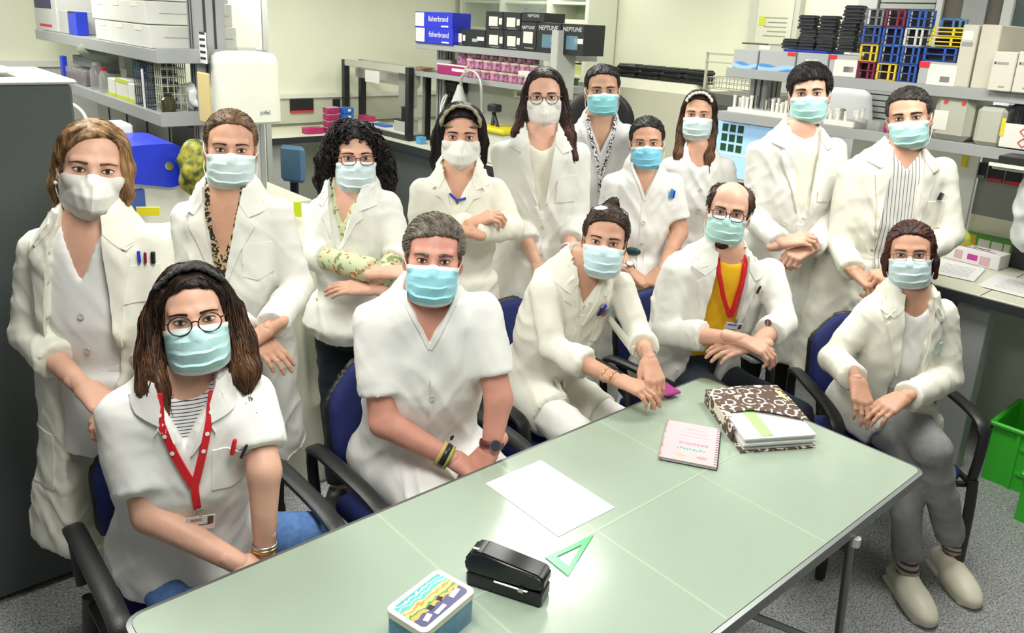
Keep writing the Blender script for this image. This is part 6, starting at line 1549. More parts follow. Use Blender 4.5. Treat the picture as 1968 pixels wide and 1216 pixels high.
# green crates
def crate(label, c, rot, sz):
    q = np.array(c); e = empty('green_crate', [q[0], q[1], 0]); tag(e, label, 'crate'); R = rz(rot); m = mat('crate_green', (.05, .55, .03), .4); x, y, z = sz
    zc = q[2]
    for (dx, dy, s) in ((0, -y/2, (x, .008, z)), (0, y/2, (x, .008, z)), (-x/2, 0, (.008, y, z)), (x/2, 0, (.008, y, z))): MB().box(q+R@np.array([dx, dy, z/2]), s, R).build('side', m, e)
    MB().box(q+np.array([0, 0, .006]), (x, y, .01), R).build('bottom', m, e)
    rim = MB()
    for (dx, dy, s) in ((0, -y/2-.008, (x+.03, .022, .022)), (0, y/2+.008, (x+.03, .022, .022)), (-x/2-.008, 0, (.022, y+.03, .022)), (x/2+.008, 0, (.022, y+.03, .022))): rim.box(q+R@np.array([dx, dy, z]), s, R, bev=.006)
    rim.build('rim', m, e)
    for k in (-.28, .28): MB().box(q+R@np.array([k*x, -y/2-.006, z*.5]), (.015, .012, z), R).build('rib', m, e)
    MB().box(q+R@np.array([0, -y/2-.005, z*.30]), (x*.5, .01, .015), R).build('rib', m, e); MB().box(q+R@np.array([0, -y/2-.005, z*.72]), (x*.5, .01, .015), R).build('rib', m, e)
    return e
g0 = atZ(1889, 918, .0)
crate('bright green plastic crate on the floor under the right bench', g0+np.array([.30, -.06, 0]), -.84, (.50, .36, .29))
crate('second bright green crate at the right picture edge', atZ(1955, 1000, 0)+np.array([.22, -.03, 0]), -.84, (.36, .28, .22))
# ------------------------------------------------------------------ window side of the right wall
def onwall(name, x0, x1, z0, z1, m, a=5.99, th=.03, parent=None, y=60):
    b1 = float(toA(x0, y, 6.0)@BX); b0 = float(toA(x1, y, 6.0)@BX); return rb(name, a-th, a, b0, b1, z0, z1, m, parent, 0)
struct(onwall('wall_panel', 1447, 1540, .05, 2.7, WALLG, th=.06)); 
o = onwall('wall_notice', 1462, 1530, 1.92, 2.4, mat('notice_paper', (.70, .71, .55), .7), 5.925, .004); tag(o, 'paper notice with yellow mark on the grey wall', 'notice')
a_ = 5.92; b1 = float(toA(1465, 60, 6.0)@BX)
rb('yellow_mark', a_-.002, a_, b1-.07, b1-.01, 2.06, 2.13, mat('lime_mark', (.62, .66, .08), .6), o, 0)
for k in range(5): rb('print', a_-.002, a_, b1-.26, b1-.06-.03*(k % 2), 1.98+k*.035, 1.986+k*.035, INKG, o, 0)
tag(onwall('wall_notice', 1473, 1495, 1.80, 1.905, PAPER, 5.925, .004), 'small white notice with a dark figure below the larger one', 'notice')
WF = mat('window_frame_pale', (.62, .64, .60), .45); BLD = mat('blind_slat', (.42, .45, .42), .5); WDK = mat('dark_wood', (.13, .115, .09), .5)
struct(onwall('trim_7', 1652, 1688, .6, 2.7, mat('frame_lilac', (.58, .60, .58), .5), th=.08)); 
w1 = struct(onwall('window_1', 1690, 1800, 1.0, 2.7, mat('window_backing', (.30, .33, .32), .4), th=.02)); b1 = float(toA(1692, 60, 6.0)@BX); b0 = float(toA(1796, 60, 6.0)@BX)
for k in range(38): rb('slat', 5.93, 5.955, b0, b1, 1.05+k*.043, 1.05+k*.043+.034, BLD, w1, 0)
struct(onwall('trim_8', 1800, 1812, .6, 2.7, WF, th=.08)); struct(onwall('door_1', 1813, 1850, 0, 2.7, WDK, th=.05)); struct(onwall('trim_9', 1850, 1895, .0, 2.7, MET, th=.07)); struct(onwall('door_2', 1896, 1925, 0, 2.7, WDK, th=.05)); struct(onwall('trim_10', 1926, 1945, 0, 2.7, WF, th=.07)); struct(onwall('window_2', 1946, 2100, 1.75, 2.7, mat('window_dark_glass', (.10, .13, .13), .1), th=.03)); struct(onwall('trim_11', 1946, 2100, 1.62, 1.75, WPL, th=.1))
# coats hanging behind the right shelf
def hanging(label, x, z1, z0, w, m, seed):
    b = float(toA(x, 200, 5.8)@BX); O = AB(5.84, b, z1)
    fd = Field(O-np.array([.4, .4, z1-z0+.05]), O+np.array([.4, .4, .1]), .016); fd.loft(O, np.stack([-BX, AX, [0, 0, 1]], 1), [(0.0, 0, 0, .04, .03), (-.06, 0, 0, w*.8, .06), (-.3, 0, 0, w, .08), (z0-z1, 0, 0, w*1.15, .10)], k=0)
    V, F = fd.mesh(); N = vnormals(V, F); l = (V-O)
    V = V+N*(.018*noise3(np.stack([l@BX*13, l@AX*6, l[:, 2]*1.5], 1)+seed))[:, None]
    o = tag(mkobj('hanging_coat', V, F.tolist(), m, None, 3.14, loc=O), label, 'coat')
    MB().tube([O+np.array([0, 0, .0]), O+np.array([0, 0, .06]), O+AX*.12+np.array([0, 0, .07])], .006, 6).build('hook', BLKP, o)
hanging('white lab coat hanging on the wall behind the tall young man', 1625, 1.66, .7, .20, mat('coat_bluewhite', (.80, .82, .84), .8), 2)
hanging('white garment hanging behind the cloudy containers', 1908, 1.66, .7, .13, mat('coat_bluewhite', (.80, .82, .84), .8), 5)
hanging('dark jacket hanging behind the black bottle', 1938, 1.64, .7, .12, mat('jacket_navy', (.02, .022, .04), .8), 7)
hanging('bright yellow garment hanging behind the cloudy container', 1877, 1.62, .9, .06, mat('cloth_yellow', (.72, .62, .03), .8), 9)
# wire basket on the far wall, top left of the right shelf
wire_rack('pale wire basket with cables left of the right shelf', 4.9, 5.05, 2.95, 3.45, 1.60, 1.68, mat('wire_pale2', (.50, .52, .42), .4), 8, 2)
o = empty('glass_stand', AB(4.95, 3.2, 1.56)); tag(o, 'frame of clear acrylic on the grey analyser', 'stand')
for (b0, b1, z0, z1) in ((2.95, 2.965, 1.57, 1.85), (3.44, 3.455, 1.57, 1.85), (2.95, 3.455, 1.835, 1.85), (2.95, 3.455, 1.78, 1.79)): rb('bar', 4.86, 4.875, b0, b1, z0, z1, mat('acrylic', (.62, .66, .50), .2), o, 0)

# ------------------------------------------------------------------ table
TA0, TA1, TB0, TB1, TZ = .334, 2.39, .734, 1.556, .74
tb = empty('glass_table', AB(1.36, 1.145, 0)); tag(tb, 'long frosted green glass table with metal edge', 'table')
def rrect(a0, a1, b0, b1, r, n=6):
    out = []
    for (ca_, cb_, t0) in ((a1-r, b1-r, 0), (a0+r, b1-r, 1), (a0+r, b0+r, 2), (a1-r, b0+r, 3)):
        for i in range(n+1):
            t = (t0+i/n)*math.pi/2; out.append((ca_+r*math.cos(t), cb_+r*math.sin(t)))
    return out
Mt = np.eye(4); Mt[:3, :3] = RAB
GG = mat('frosted_glass_green', (.37, .46, .365), .22, var=.06, vscale=3, spec=.5)
N_, L_, b_ = nodes_of(GG); b_.inputs['Coat Weight'].default_value = .25; b_.inputs['Coat Roughness'].default_value = .12
MB().prism(rrect(TA0+.012, TA1-.012, TB0+.012, TB1-.012, .03), .012, Mt, z0=TZ-.0115).build('glass_top', GG, tb)
fr = MB(); o1 = rrect(TA0, TA1, TB0, TB1, .04); i1 = rrect(TA0+.011, TA1-.011, TB0+.011, TB1-.011, .031); n = len(o1)
vv = [AB(*q, TZ-.002) for q in o1]+[AB(*q, TZ-.001) for q in i1]+[AB(*q, TZ-.034) for q in o1]+[AB(*q, TZ-.034) for q in i1]
fr.add(vv, [(i, (i+1) % n, n+(i+1) % n, n+i) for i in range(n)]+[(2*n+i, 2*n+(i+1) % n, (i+1) % n, i) for i in range(n)]+[(n+i, n+(i+1) % n, 3*n+(i+1) % n, 3*n+i) for i in range(n)]+[(2*n+(i+1) % n, 2*n+i, 3*n+i, 3*n+(i+1) % n) for i in range(n)])
fr.build('metal_rim', mat('rim_metal', (.22, .235, .23), .35, .7), tb)
LN = mat('frame_line_green', (.41, .51, .38), .25)
la = [float(atZ(*q, TZ)@AX) for q in ((723, 986), (1127, 1007), (1359, 920))]; lb_ = float(atZ(1200, 990, TZ)@BX)
for a in (la[0], la[1], la[2]): rb('under_bar', a-.004, a+.004, TB0+.014, TB1-.014, TZ+.0003, TZ+.0007, LN, tb, 0)
rb('under_bar', TA0+.014, TA1-.014, lb_-.004, lb_+.004, TZ+.0005, TZ+.0010, LN, tb, 0)
TLG = mat('table_leg_metal', (.20, .21, .21), .35, .6)
for (a, b, a2) in ((TA0+.45, TB0+.012, TA0+.34), (TA0+.45, TB1-.012, TA0+.34), (TA1-.445, TB0+.012, TA1-.335), (TA1-.445, TB1-.012, TA1-.335)):
    MB().tube([AB(a, b, TZ-.03), AB(a2, b+.01, .008)], .012, 10).build('leg', TLG, tb, .8)
    sg_ = 1 if a > 1 else -1
    MB().tube([AB(a-sg_*.49, b, TZ-.035), AB(a-sg_*.05+sg_*.1, b, .30)], .009, 8).build('brace', TLG, tb, .8)
MB().tube([AB(TA1-.43, TB0+.02, TZ-.10), AB(TA1-.43, TB1-.02, TZ-.10)], .010, 8).build('cross_bar', TLG, tb, .8); MB().tube([AB(TA0+.43, TB0+.02, TZ-.10), AB(TA0+.43, TB1-.02, TZ-.10)], .010, 8).build('cross_bar', TLG, tb, .8)
for a, b in ((TA1-.44, TB0+.0), (TA1-.30, TB0+.03)): MB().lathe([(.0001, -.012), (.014, -.012), (.014, .012), (.0001, .012)], AB(a, b, TZ-.055), 10, cap=False).build('bolt', WPL, tb, .6)
# ---- things on the table
def poly_on(px, z=TZ): return [atZ(x, y, z) for x, y in px]
pc = poly_on([(1043, 885), (1182, 974), (1068, 1032), (933, 931)]); c = np.mean(pc, 0); x = nrm(pc[1]-pc[0]); ang = math.atan2(x[1], x[0])
tag(MB().box(c+np.array([0, 0, .0015]), (.297, .21, .0012), rz(ang)).build('paper_sheet', mat('paper_bright', (.92, .92, .92), .7), None, loc=c), 'blank white sheet of paper lying on the table', 'paper')
# tin box
pt = poly_on([(722, 1160), (830, 1082), (932, 1140), (830, 1232)], TZ+.075)
c = np.mean(pt, 0); x = nrm(pt[1]-pt[0]+pt[2]-pt[3]); ang = math.atan2(x[1], x[0]); R = rz(ang); c[2] = TZ
tn = empty('tin_box', c); tag(tn, 'pale blue tin box with painted picture lid', 'tin')
lx, ly = .165, .112
def rr2(x, y, r, n=5):
    out = []
    for (cx, cy, t0) in ((x-r, y-r, 0), (-x+r, y-r, 1), (-x+r, -y+r, 2), (x-r, -y+r, 3)):
        for i in range(n+1): t = (t0+i/n)*math.pi/2; out.append((cx+r*math.cos(t), cy+r*math.sin(t)))
    return out
M4 = np.eye(4); M4[:3, :3] = R; M4[:3, 3] = c
MB().prism(rr2(lx/2-.002, ly/2-.002, .014), .060, M4, z0=.0005).build('body', mat('tin_blue', (.12, .34, .56), .3, var=.3, vscale=30), tn, .6)
MB().prism(rr2(lx/2, ly/2, .016), .014, M4, z0=.060).build('lid', mat('tin_cream', (.80, .77, .64), .3), tn, .6)
pm_ = mat('tin_picture', (.2, .5, .45), .35); N_, L_, b_ = nodes_of(pm_)
tc = N_.new('ShaderNodeTexCoord'); sp = N_.new('ShaderNodeSeparateXYZ'); mpg = N_.new('ShaderNodeMapping'); mpg.inputs['Rotation'].default_value = (0, 0, -ang)
L_.new(tc.outputs['Object'], mpg.inputs[0]); L_.new(mpg.outputs[0], sp.inputs[0])
nz = N_.new('ShaderNodeTexNoise'); nz.inputs['Scale'].default_value = 55; L_.new(mpg.outputs[0], nz.inputs['Vector'])
ma = N_.new('ShaderNodeMath'); ma.operation = 'MULTIPLY_ADD'; ma.inputs[1].default_value = .022; L_.new(nz.outputs[0], ma.inputs[0]); L_.new(sp.outputs[1], ma.inputs[2])
mr = N_.new('ShaderNodeMapRange'); mr.inputs[1].default_value = -.040; mr.inputs[2].default_value = .062; L_.new(ma.outputs[0], mr.inputs[0])
cr = N_.new('ShaderNodeValToRGB'); cr.color_ramp.interpolation = 'CONSTANT'; el = cr.color_ramp.elements
el[0].position = 0; el[0].color = (.10, .10, .22, 1); el[1].position = .33; el[1].color = (.75, .42, .10, 1)
for ps, cl in ((.42, (.10, .30, .12, 1)), (.47, (.75, .62, .20, 1)), (.55, (.62, .30, .08, 1)), (.60, (.78, .70, .30, 1)), (.66, (.14, .50, .46, 1)), (.74, (.70, .85, .78, 1)), (.77, (.12, .52, .50, 1)), (.84, (.72, .88, .80, 1)), (.87, (.10, .45, .45, 1)), (.94, (.66, .84, .78, 1)), (.965, (.12, .50, .48, 1))):
    e = el.new(ps); e.color = cl
L_.new(mr.outputs[0], cr.inputs[0]); L_.new(cr.outputs[0], b_.inputs['Base Color'])
MB().prism(rr2(lx/2-.012, ly/2-.012, .010), .0008, M4, z0=.0742).build('picture', pm_, tn)
for (px_, py_, sx_, sy_, aa) in ((.045, -.025, .03, .012, .2), (-.01, -.034, .032, .010, .1), (-.045, -.030, .022, .012, .3), (.012, -.012, .012, .012, .4), (-.02, -.015, .014, .012, .1)):
    MB().box(c+R@np.array([px_, py_, .0755]), (sx_, sy_, .0006), R@rz(aa)).build('painted_figure', PAPER if sx_ > .02 else INKB, tn)
MB().lathe([(.0001, 0), (.011, 0), (.011, .003), (.0001, .003)], c+R@np.array([-lx/2-.001, -.01, .03]), 14, R@np.array(Matrix.Rotation(-math.pi/2, 3, 'Y')), cap=False).build('emblem', INKB, tn)
# hole punch
q = atZ(975, 1130, TZ); hp = empty('hole_punch', q); tag(hp, 'heavy black office punch beside the tin box', 'punch')
d_ = nrm(atZ(1060, 1165, TZ)-atZ(905, 1115, TZ)); R = np.stack([d_, np.cross([0, 0, 1], d_), [0, 0, 1]], 1); HB = mat('punch_black', (.012, .012, .013), .28)
MB().box(q+np.array([0, 0, .018]), (.185, .062, .034), R, bev=.005).build('base', HB, hp, .6)
pf = [(-.095, .034), (-.10, .062), (-.085, .088), (-.06, .094), (.085, .078), (.095, .070), (.094, .042), (.07, .036), (-.06, .032)]
Mp = np.eye(4); Mp[:3, 0] = R[:, 0]; Mp[:3, 1] = (0, 0, 1); Mp[:3, 2] = -R[:, 1]; Mp[:3, 3] = q+R[:, 1]*.029
g = MB(); g.prism(pf, .058, Mp); lv_ = g.build('lever', HB, hp); bm = bmesh.new(); bm.from_mesh(lv_.data); bmesh.ops.bevel(bm, geom=bm.edges[:], offset=.006, segments=3, affect='EDGES'); bm.to_mesh(lv_.data); bm.free()
lv_.data.polygons.foreach_set('use_smooth', [True]*len(lv_.data.polygons)); lv_.data.set_sharp_from_angle(angle=.7)
MB().tube([q+R@np.array([-.02, -.034, .036]), q+R@np.array([.06, -.034, .036])], .0022, 6).build('rod', CHR, hp, .6); MB().box(q+R@np.array([.045, -.034, .036]), (.012, .006, .010), R).build('pin', CHR, hp); MB().box(q+R@np.array([-.075, -.015, .092]), (.014, .006, .002), R).build('mark', CHR, hp)
# set square and round label
tp = poly_on([(1048, 1072), (1140, 1029), (1092, 1108)], TZ+.001); cen = np.mean(tp, 0)
g = MB(); inn = [cen+(p_-cen)*.52 for p_ in tp]; up = np.array([0, 0, .0025])
g.add([*tp, *inn, *[p_+up for p_ in tp], *[p_+up for p_ in inn]], [(6, 7, 10, 9), (7, 8, 11, 10), (8, 6, 9, 11), (0, 1, 7, 6), (1, 2, 8, 7), (2, 0, 6, 8), (3, 9, 10, 4), (4, 10, 11, 5), (5, 11, 9, 3), (0, 3, 4, 1), (1, 4, 5, 2), (2, 5, 3, 0)])
tag(g.build('set_square', mat('set_square_green', (.02, .55, .14), .2, alpha=.85), None, loc=cen), 'transparent green set square on the table', 'set square')
q = atZ(1110, 1098, TZ); o = MB().lathe([(.0001, .0009), (.033, .0009), (.033, .0002)], q, 32, cap=False).build('round_label', mat('label_round', (.72, .74, .70), .35), None, loc=q); tag(o, 'round white label stuck to the table under the set square', 'label')
MB().lathe([(.0001, .0012), (.012, .0012), (.012, .0009)], q, 20, cap=False).build('centre', mat('label_grey', (.58, .62, .58), .3), o)
# pink notebook
pn = poly_on([(1290, 806), (1392, 826), (1372, 895), (1262, 876)], TZ+.014); c = np.mean(pn, 0); c[2] = TZ; x = nrm(pn[1]-pn[0]+pn[2]-pn[3]); y = np.cross([0, 0, 1], x); R = np.stack([x, y, [0, 0, 1]], 1)
wN = float(np.linalg.norm(pn[1]-pn[0]+pn[2]-pn[3])/2); hN = float(np.linalg.norm(pn[3]-pn[0]+pn[2]-pn[1])/2)
nb = empty('spiral_notebook', c); tag(nb, 'pink spiral notebook lying upside down on the table', 'notebook')
MB().box(c+np.array([0, 0, .006]), (wN*.97, hN*.97, .010), R).build('pages', PAPER, nb); MB().box(c+np.array([0, 0, .0012]), (wN, hN, .0018), R).build('back_cover', BLKP, nb); MB().box(c+np.array([0, 0, .0125]), (wN*.98, hN, .002), R, bev=.0005).build('cover', mat('cover_pink', (.80, .52, .55), .5), nb)
MB().box(c+R@np.array([-wN*.5, 0, .007]), (.006, hN, .011), R).build('checked_edge', mat('edge_check', (.75, .55, .50), .6, col2=(.35, .15, .15), vscale=120), nb)
for k in range(16): MB().tube([c+R@np.array([wN*.5-.006+.008*math.sin(t), -hN*.46+hN*.92*k/15, .007+.009*math.cos(t)]) for t in np.linspace(0, 2*math.pi, 10, endpoint=False)], .0008, 4, closed=True).build('ring', BLKP, nb)
PK2 = mat('ink_rose', (.55, .12, .20), .5); zc = np.array([0, 0, .0137])
lettering('BAREMOS', c+R@np.array([wN*.30, -hN*.02, 0])+zc, -x, -y, wN*.52, PK2, nb)
for k in range(9): MB().box(c+R@np.array([wN*(.24-.058*k), -hN*(.19-.012*math.sin(k*2.1)), .0137]), (wN*.042, .007+.003*(k % 2), .0004), R).build('teal_print', mat('ink_teal', (.05, .50, .42), .5), nb)
for k in range(3): MB().box(c+R@np.array([wN*.03, hN*(.15+.09*k), .0137]), (wN*(.55-.08*k), .0018, .0004), R).build('fine_print', mat('ink_rose_light', (.72, .36, .40), .5), nb)
for k, (xx, cl) in enumerate(((-.16, (.70, .52, .30)), (.22, (.78, .35, .32)))): MB().lathe([(.0001, .0004), (.014, .0004), (.014, 0)], c+R@np.array([xx*wN, -hN*.36, .0136]), 20, R, sx=1.2, sy=.62, cap=False).build('stamp', mat('stamp_%d' % k, cl, .5), nb)
# patterned ring binder with papers
pb = poly_on([(1357, 742), (1500, 735), (1572, 815), (1420, 868)], TZ+.03)
c = atZ(1470, 812, TZ+.0); x = nrm(atZ(1560, 840, TZ)-atZ(1430, 862, TZ)); y = np.cross([0, 0, 1], x); R = np.stack([x, y, [0, 0, 1]], 1)
P00 = atZ(1425, 868, TZ); P10 = atZ(1565, 858, TZ); P01 = atZ(1360, 775, TZ)
x = nrm(P10-P00); wB = float(np.linalg.norm(P10-P00)); y = nrm(np.cross([0, 0, 1], x)); hB = .29; R = np.stack([x, y, [0, 0, 1]], 1)
y2 = nrm(P01-P00); hB = float(np.linalg.norm(P01-P00)); R[:, 1] = y2
c = P00+x*wB/2+y2*hB/2
fb = empty('ring_binder', [c[0], c[1], TZ]); tag(fb, 'thick binder with brown and white flower cover, stuffed with papers', 'binder')
fm = mat('flower_cover', (.13, .075, .05), .6); N_, L_, b_ = nodes_of(fm)
tc = N_.new('ShaderNodeTexCoord'); vo = N_.new('ShaderNodeTexVoronoi'); vo.inputs['Scale'].default_value = 21; L_.new(tc.outputs['Object'], vo.inputs['Vector'])
wv = N_.new('ShaderNodeMath'); wv.operation = 'SINE'; m1 = N_.new('ShaderNodeMath'); m1.operation = 'MULTIPLY'; m1.inputs[1].default_value = 17; L_.new(vo.outputs['Distance'], m1.inputs[0]); L_.new(m1.outputs[0], wv.inputs[0])
n2 = N_.new('ShaderNodeTexNoise'); n2.inputs['Scale'].default_value = 75; L_.new(tc.outputs['Object'], n2.inputs['Vector'])
m2 = N_.new('ShaderNodeMath'); m2.operation = 'ADD'; L_.new(wv.outputs[0], m2.inputs[0]); m3 = N_.new('ShaderNodeMath'); m3.operation = 'MULTIPLY_ADD'; m3.inputs[1].default_value = 2.6; m3.inputs[2].default_value = -1.5; L_.new(n2.outputs[0], m3.inputs[0]); L_.new(m3.outputs[0], m2.inputs[1])
cr = N_.new('ShaderNodeValToRGB'); cr.color_ramp.elements[0].position = .42; cr.color_ramp.elements[0].color = (.11, .065, .045, 1); cr.color_ramp.elements[1].position = .5; cr.color_ramp.elements[1].color = (.78, .75, .66, 1); L_.new(m2.outputs[0], cr.inputs[0]); L_.new(cr.outputs[0], b_.inputs['Base Color'])
def slab(name, z0, z1, u0, u1, v0, v1, m, skew=0, parent=None):
    v = [c*np.array([1, 1, 0])+np.array([0, 0, TZ+z])+x*(u-.5)*wB+y2*(w-.5)*hB for z in (z0, z1) for u, w in ((u0, v0), (u1, v0), (u1, v1), (u0, v1))]
    return MB().add(v, [(3, 2, 1, 0), (4, 5, 6, 7), (0, 1, 5, 4), (1, 2, 6, 5), (2, 3, 7, 6), (3, 0, 4, 7)]).build(name, m, parent or fb)
slab('back_cover', .001, .005, -.03, 1.0, -.03, 1.0, fm)
for k in range(7): slab('paper_block', .0055+k*.0058, .0055+k*.0058+.0052, .02+.012*math.sin(k*2), .99+.015*math.sin(k*3+1), .0+.02*math.sin(k*1.7), .95, PAPER)
slab('green_sheet', .0466, .0474, .26, .42, .02, .52, mat('sheet_green', (.42, .72, .26), .6))
n = 16; vv = []
for i in range(n+1):
    u = -.04+1.08*i/n; v0 = .50-.40*max(0, (u-.35))**1.2*1.1
    zz = .050+.008*math.sin(max(0, u)*2.6)
    for w, dz in ((v0, 0), (v0+(1.02-v0)*.5, .004), (1.02, 0)): vv.append(c*np.array([1, 1, 0])+np.array([0, 0, TZ+zz+dz])+x*(u-.5)*wB+y2*(w-.5)*hB)
m_ = len(vv); vv2 = [q_-np.array([0, 0, .003]) for q_ in vv]
ff = [(i*3+k, (i+1)*3+k, (i+1)*3+k+1, i*3+k+1) for i in range(n) for k in range(2)]
ff += [tuple(j+m_ for j in f_[::-1]) for f_ in ff]+[(i*3, m_+i*3, m_+(i+1)*3, (i+1)*3) for i in range(n)]+[((i+1)*3+2, m_+(i+1)*3+2, m_+i*3+2, i*3+2) for i in range(n)]+[(0, 1, m_+1, m_), (1, 2, m_+2, m_+1), (n*3, m_+n*3, m_+n*3+1, n*3+1), (n*3+1, m_+n*3+1, m_+n*3+2, n*3+2)]
MB().add(vv+vv2, ff).build('front_cover', fm, fb, .8)
slab('spine', .001, .052, -.045, -.02, .2, 1.02, fm); slab('spine_flap', .02, .051, -.05, .06, .42, .72, CRML); slab('yellow_tab', .0535, .0585, .92, .99, .62, .85, mat('tab_yellow', (.75, .72, .30), .6))

# ------------------------------------------------------------------ armchairs
NAVY = mat('chair_navy', (.012, .022, .13), .8, bump=.15, bscale=300); CBK = mat('chair_black', (.016, .017, .017), .42, bump=.08, bscale=250)
def armchair(label, c, fwd, bh=.90, bw=.215):
    f = nrm([fwd[0], fwd[1], 0]); s = np.array([-f[1], f[0], 0]); O = np.array([c[0], c[1], 0.0])
    T = lambda x_, y_, z_: O+s*x_+f*y_+np.array([0, 0, z_])
    R = np.stack([s, f, [0, 0, 1]], 1)
    e = empty('armchair', O); tag(e, label, 'chair', 'blue armchairs around the table')
    fd = Field(O+np.array([-.4, -.4, .36]), O+np.array([.4, .4, .56]), .011); fd.rbox(T(0, .0, .435), (.225, .215, .035), R, .03); V, F = fd.mesh(); mkobj('seat', smooth_mesh(V, F, 2), F.tolist(), NAVY, e, 3.14)
    cen = T(0, -.235, (.50+bh)/2); Rb = R@np.array(Matrix.Rotation(.16, 3, 'X'))
    def backshape(off, th, grow):
        fd = Field(cen-.34, cen+.34, .011)
        fd.rbox(cen+Rb@np.array([0, off, 0]), (bw+grow, th, (bh-.50)/2+grow), Rb, th*.95)
        for sx_ in (-1, 1):
            for sz_ in (-1, 1): fd.rbox(cen+Rb@np.array([sx_*(bw+grow), off, sz_*((bh-.5)/2+grow)]), (.065, .2, .065), Rb@np.array(Matrix.Rotation(math.pi/4, 3, 'Y')), .002, .05, 's')
        V, F = fd.mesh(); return smooth_mesh(V, F, 2), F
    V, F = backshape(0, .024, 0); mkobj('backrest', V, F.tolist(), NAVY, e, 3.14)
    V, F = backshape(-.028, .014, .006); mkobj('back_shell', V, F.tolist(), CBK, e, 3.14)
    for sx_ in (-1, 1):
        MB().tube(spline([T(sx_*.265, .24, .01), T(sx_*.262, .235, .30), T(sx_*.258, .225, .43)], 8), .0135, 8, sq=(1.0, 1.5)).build('leg', CBK, e, .8)
        MB().tube(spline([T(sx_*.265, -.30, .01), T(sx_*.262, -.24, .30), T(sx_*.258, -.215, .44)], 8), .0135, 8, sq=(1.0, 1.5)).build('leg', CBK, e, .8)
        MB().tube([T(sx_*.255, -.24, .415), T(sx_*.255, .24, .415)], .012, 8).build('seat_rail', CBK, e, .8)
        pth = spline([T(sx_*.262, -.255, .46), T(sx_*.268, -.262, .60), T(sx_*.275, -.22, .655), T(sx_*.278, -.05, .662), T(sx_*.278, .12, .655), T(sx_*.276, .195, .625), T(sx_*.268, .215, .53), T(sx_*.260, .215, .43)], 34)
        # flat plastic arm loop
        P_ = np.array(pth); n_ = len(P_); v = []
        for i in range(n_):
            Tn = nrm(P_[min(n_-1, i+1)]-P_[max(0, i-1)]); W = s-Tn*(s@Tn); W = nrm(W); Nn_ = np.cross(Tn, W); wd = .026 if 8 <= i <= 24 else .018
            for k in range(8):
                t = 2*math.pi*(k+.5)/8; cx_, cy_ = math.cos(t), math.sin(t); v.append(P_[i]+W*wd*np.sign(cx_)*abs(cx_)**.6+Nn_*.013*np.sign(cy_)*abs(cy_)**.7)
        ff = [(i*8+k, (i+1)*8+k, (i+1)*8+(k+1) % 8, i*8+(k+1) % 8) for i in range(n_-1) for k in range(8)]+[tuple(range(8)), tuple((n_-1)*8+k for k in range(8))[::-1]]
        MB().add(v, ff).build('armrest', CBK, e, .9)
    MB().tube([T(-.255, -.22, .40), T(.255, -.22, .40)], .012, 8).build('cross_bar', CBK, e, .8); MB().tube([T(-.255, .2, .40), T(.255, .2, .40)], .012, 8).build('cross_bar', CBK, e, .8)
    for sx_ in (-.1, .1): MB().tube(spline([T(sx_, -.15, .40), T(sx_, -.30, .43), T(sx_, -.30, .60), T(sx_, -.28, .7)], 10), .011, 8).build('back_bar', CBK, e, .8)
    return e
CHF = {'s1': (.04, .05, .02), 's2': (.06, 0, 0), 's3': (.06, 0, 0), 's4': (.06, 0, 0), 's5': (.06, 0, 0)}
for kk, lb in (('s1', 'blue armchair of the woman with the red lanyard'), ('s2', 'blue armchair of the grey-haired seated man'), ('s3', 'blue armchair of the woman with glasses on her head'), ('s4', 'blue armchair of the man in the yellow shirt'), ('s5', 'blue armchair of the woman with clogs')):
    p_ = P[kk]; fw = FACE[kk]; armchair(lb, p_.base[:2]+np.array(fw[:2])*CHF[kk][0]+np.array(CHF[kk][1:]), fw)
# ------------------------------------------------------------------ what people wear and carry
RED = mat('lanyard_red', (.62, .01, .02), .6); BTN = mat('button', (.62, .60, .50), .35)
GOLD = mat('gold', (.75, .5, .2), .3, 1.0); PEARL = mat('pearl', (.85, .80, .70), .25); SIL = mat('silver', (.7, .7, .7), .3, 1.0)
def badge(p, x, z, parent, w=.062, h=.044, tilt=0.0, photo=True, off=.022):
    q, n = proj_pt(p, x, z, off, p.fbvh); n = nrm(n*.3-p.M[:, 1]*.7); R = align(n, p.M[:, 2]); R = R@rz(tilt)
    c = MB().box(q, (w, h, .0012), R, bev=.0004).build('badge', PAPER, parent)
    if photo: MB().box(q+R@np.array([w*.33, h*.16, .001]), (w*.2, h*.52, .0006), R).build('photo', mat('photo_dark', (.10, .06, .05), .4), parent)
    MB().box(q+R@np.array([-w*.05, -h*.12, .001]), (w*.8, h*.05, .0005), R).build('print', INKB, parent)
    for k in (.3, .2): MB().box(q+R@np.array([-w*.15, h*k, .001]), (w*.4, h*.05, .0005), R).build('print', INKR if k == .3 else INKG, parent)
    MB().box(q+R@np.array([-w*.1, -h*.3, .001]), (w*.3, h*.04, .0005), R).build('print', INKG, parent)
    MB().box(q+R@np.array([0, h*.5+.011, 0]), (.008, .024, .0022), R).build('clip', SIL, parent)
p = P['p1']
add_button(p, .004, -.27, BTN, p.inner, p.ibvh); add_button(p, .010, -.37, BTN, p.inner, p.ibvh); add_button(p, .014, -.47, BTN, p.inner, p.ibvh)
BLU = mat('pen_blue', (.02, .05, .60), .35); DRED = mat('pen_darkred', (.25, .01, .02), .35); PBK = mat('pen_black', (.015, .015, .015), .35); PRED = mat('pen_red', (.75, .02, .02), .35)
pen(p, .150, -.115, .02, BLU, 'blue pen in the breast pocket of the blond woman', tilt=0); pen(p, .165, -.118, .018, DRED, 'dark red pen in the breast pocket of the blond woman', tilt=.05, r=.004); pen(p, .182, -.12, .02, PBK, 'thick black marker in the breast pocket of the blond woman', tilt=.05, r=.0065)
earring(p, -1, PEARL, .006)
p = P['p2']; add_button(p, .012, -.40, BTN); add_button(p, .02, -.52, BTN)
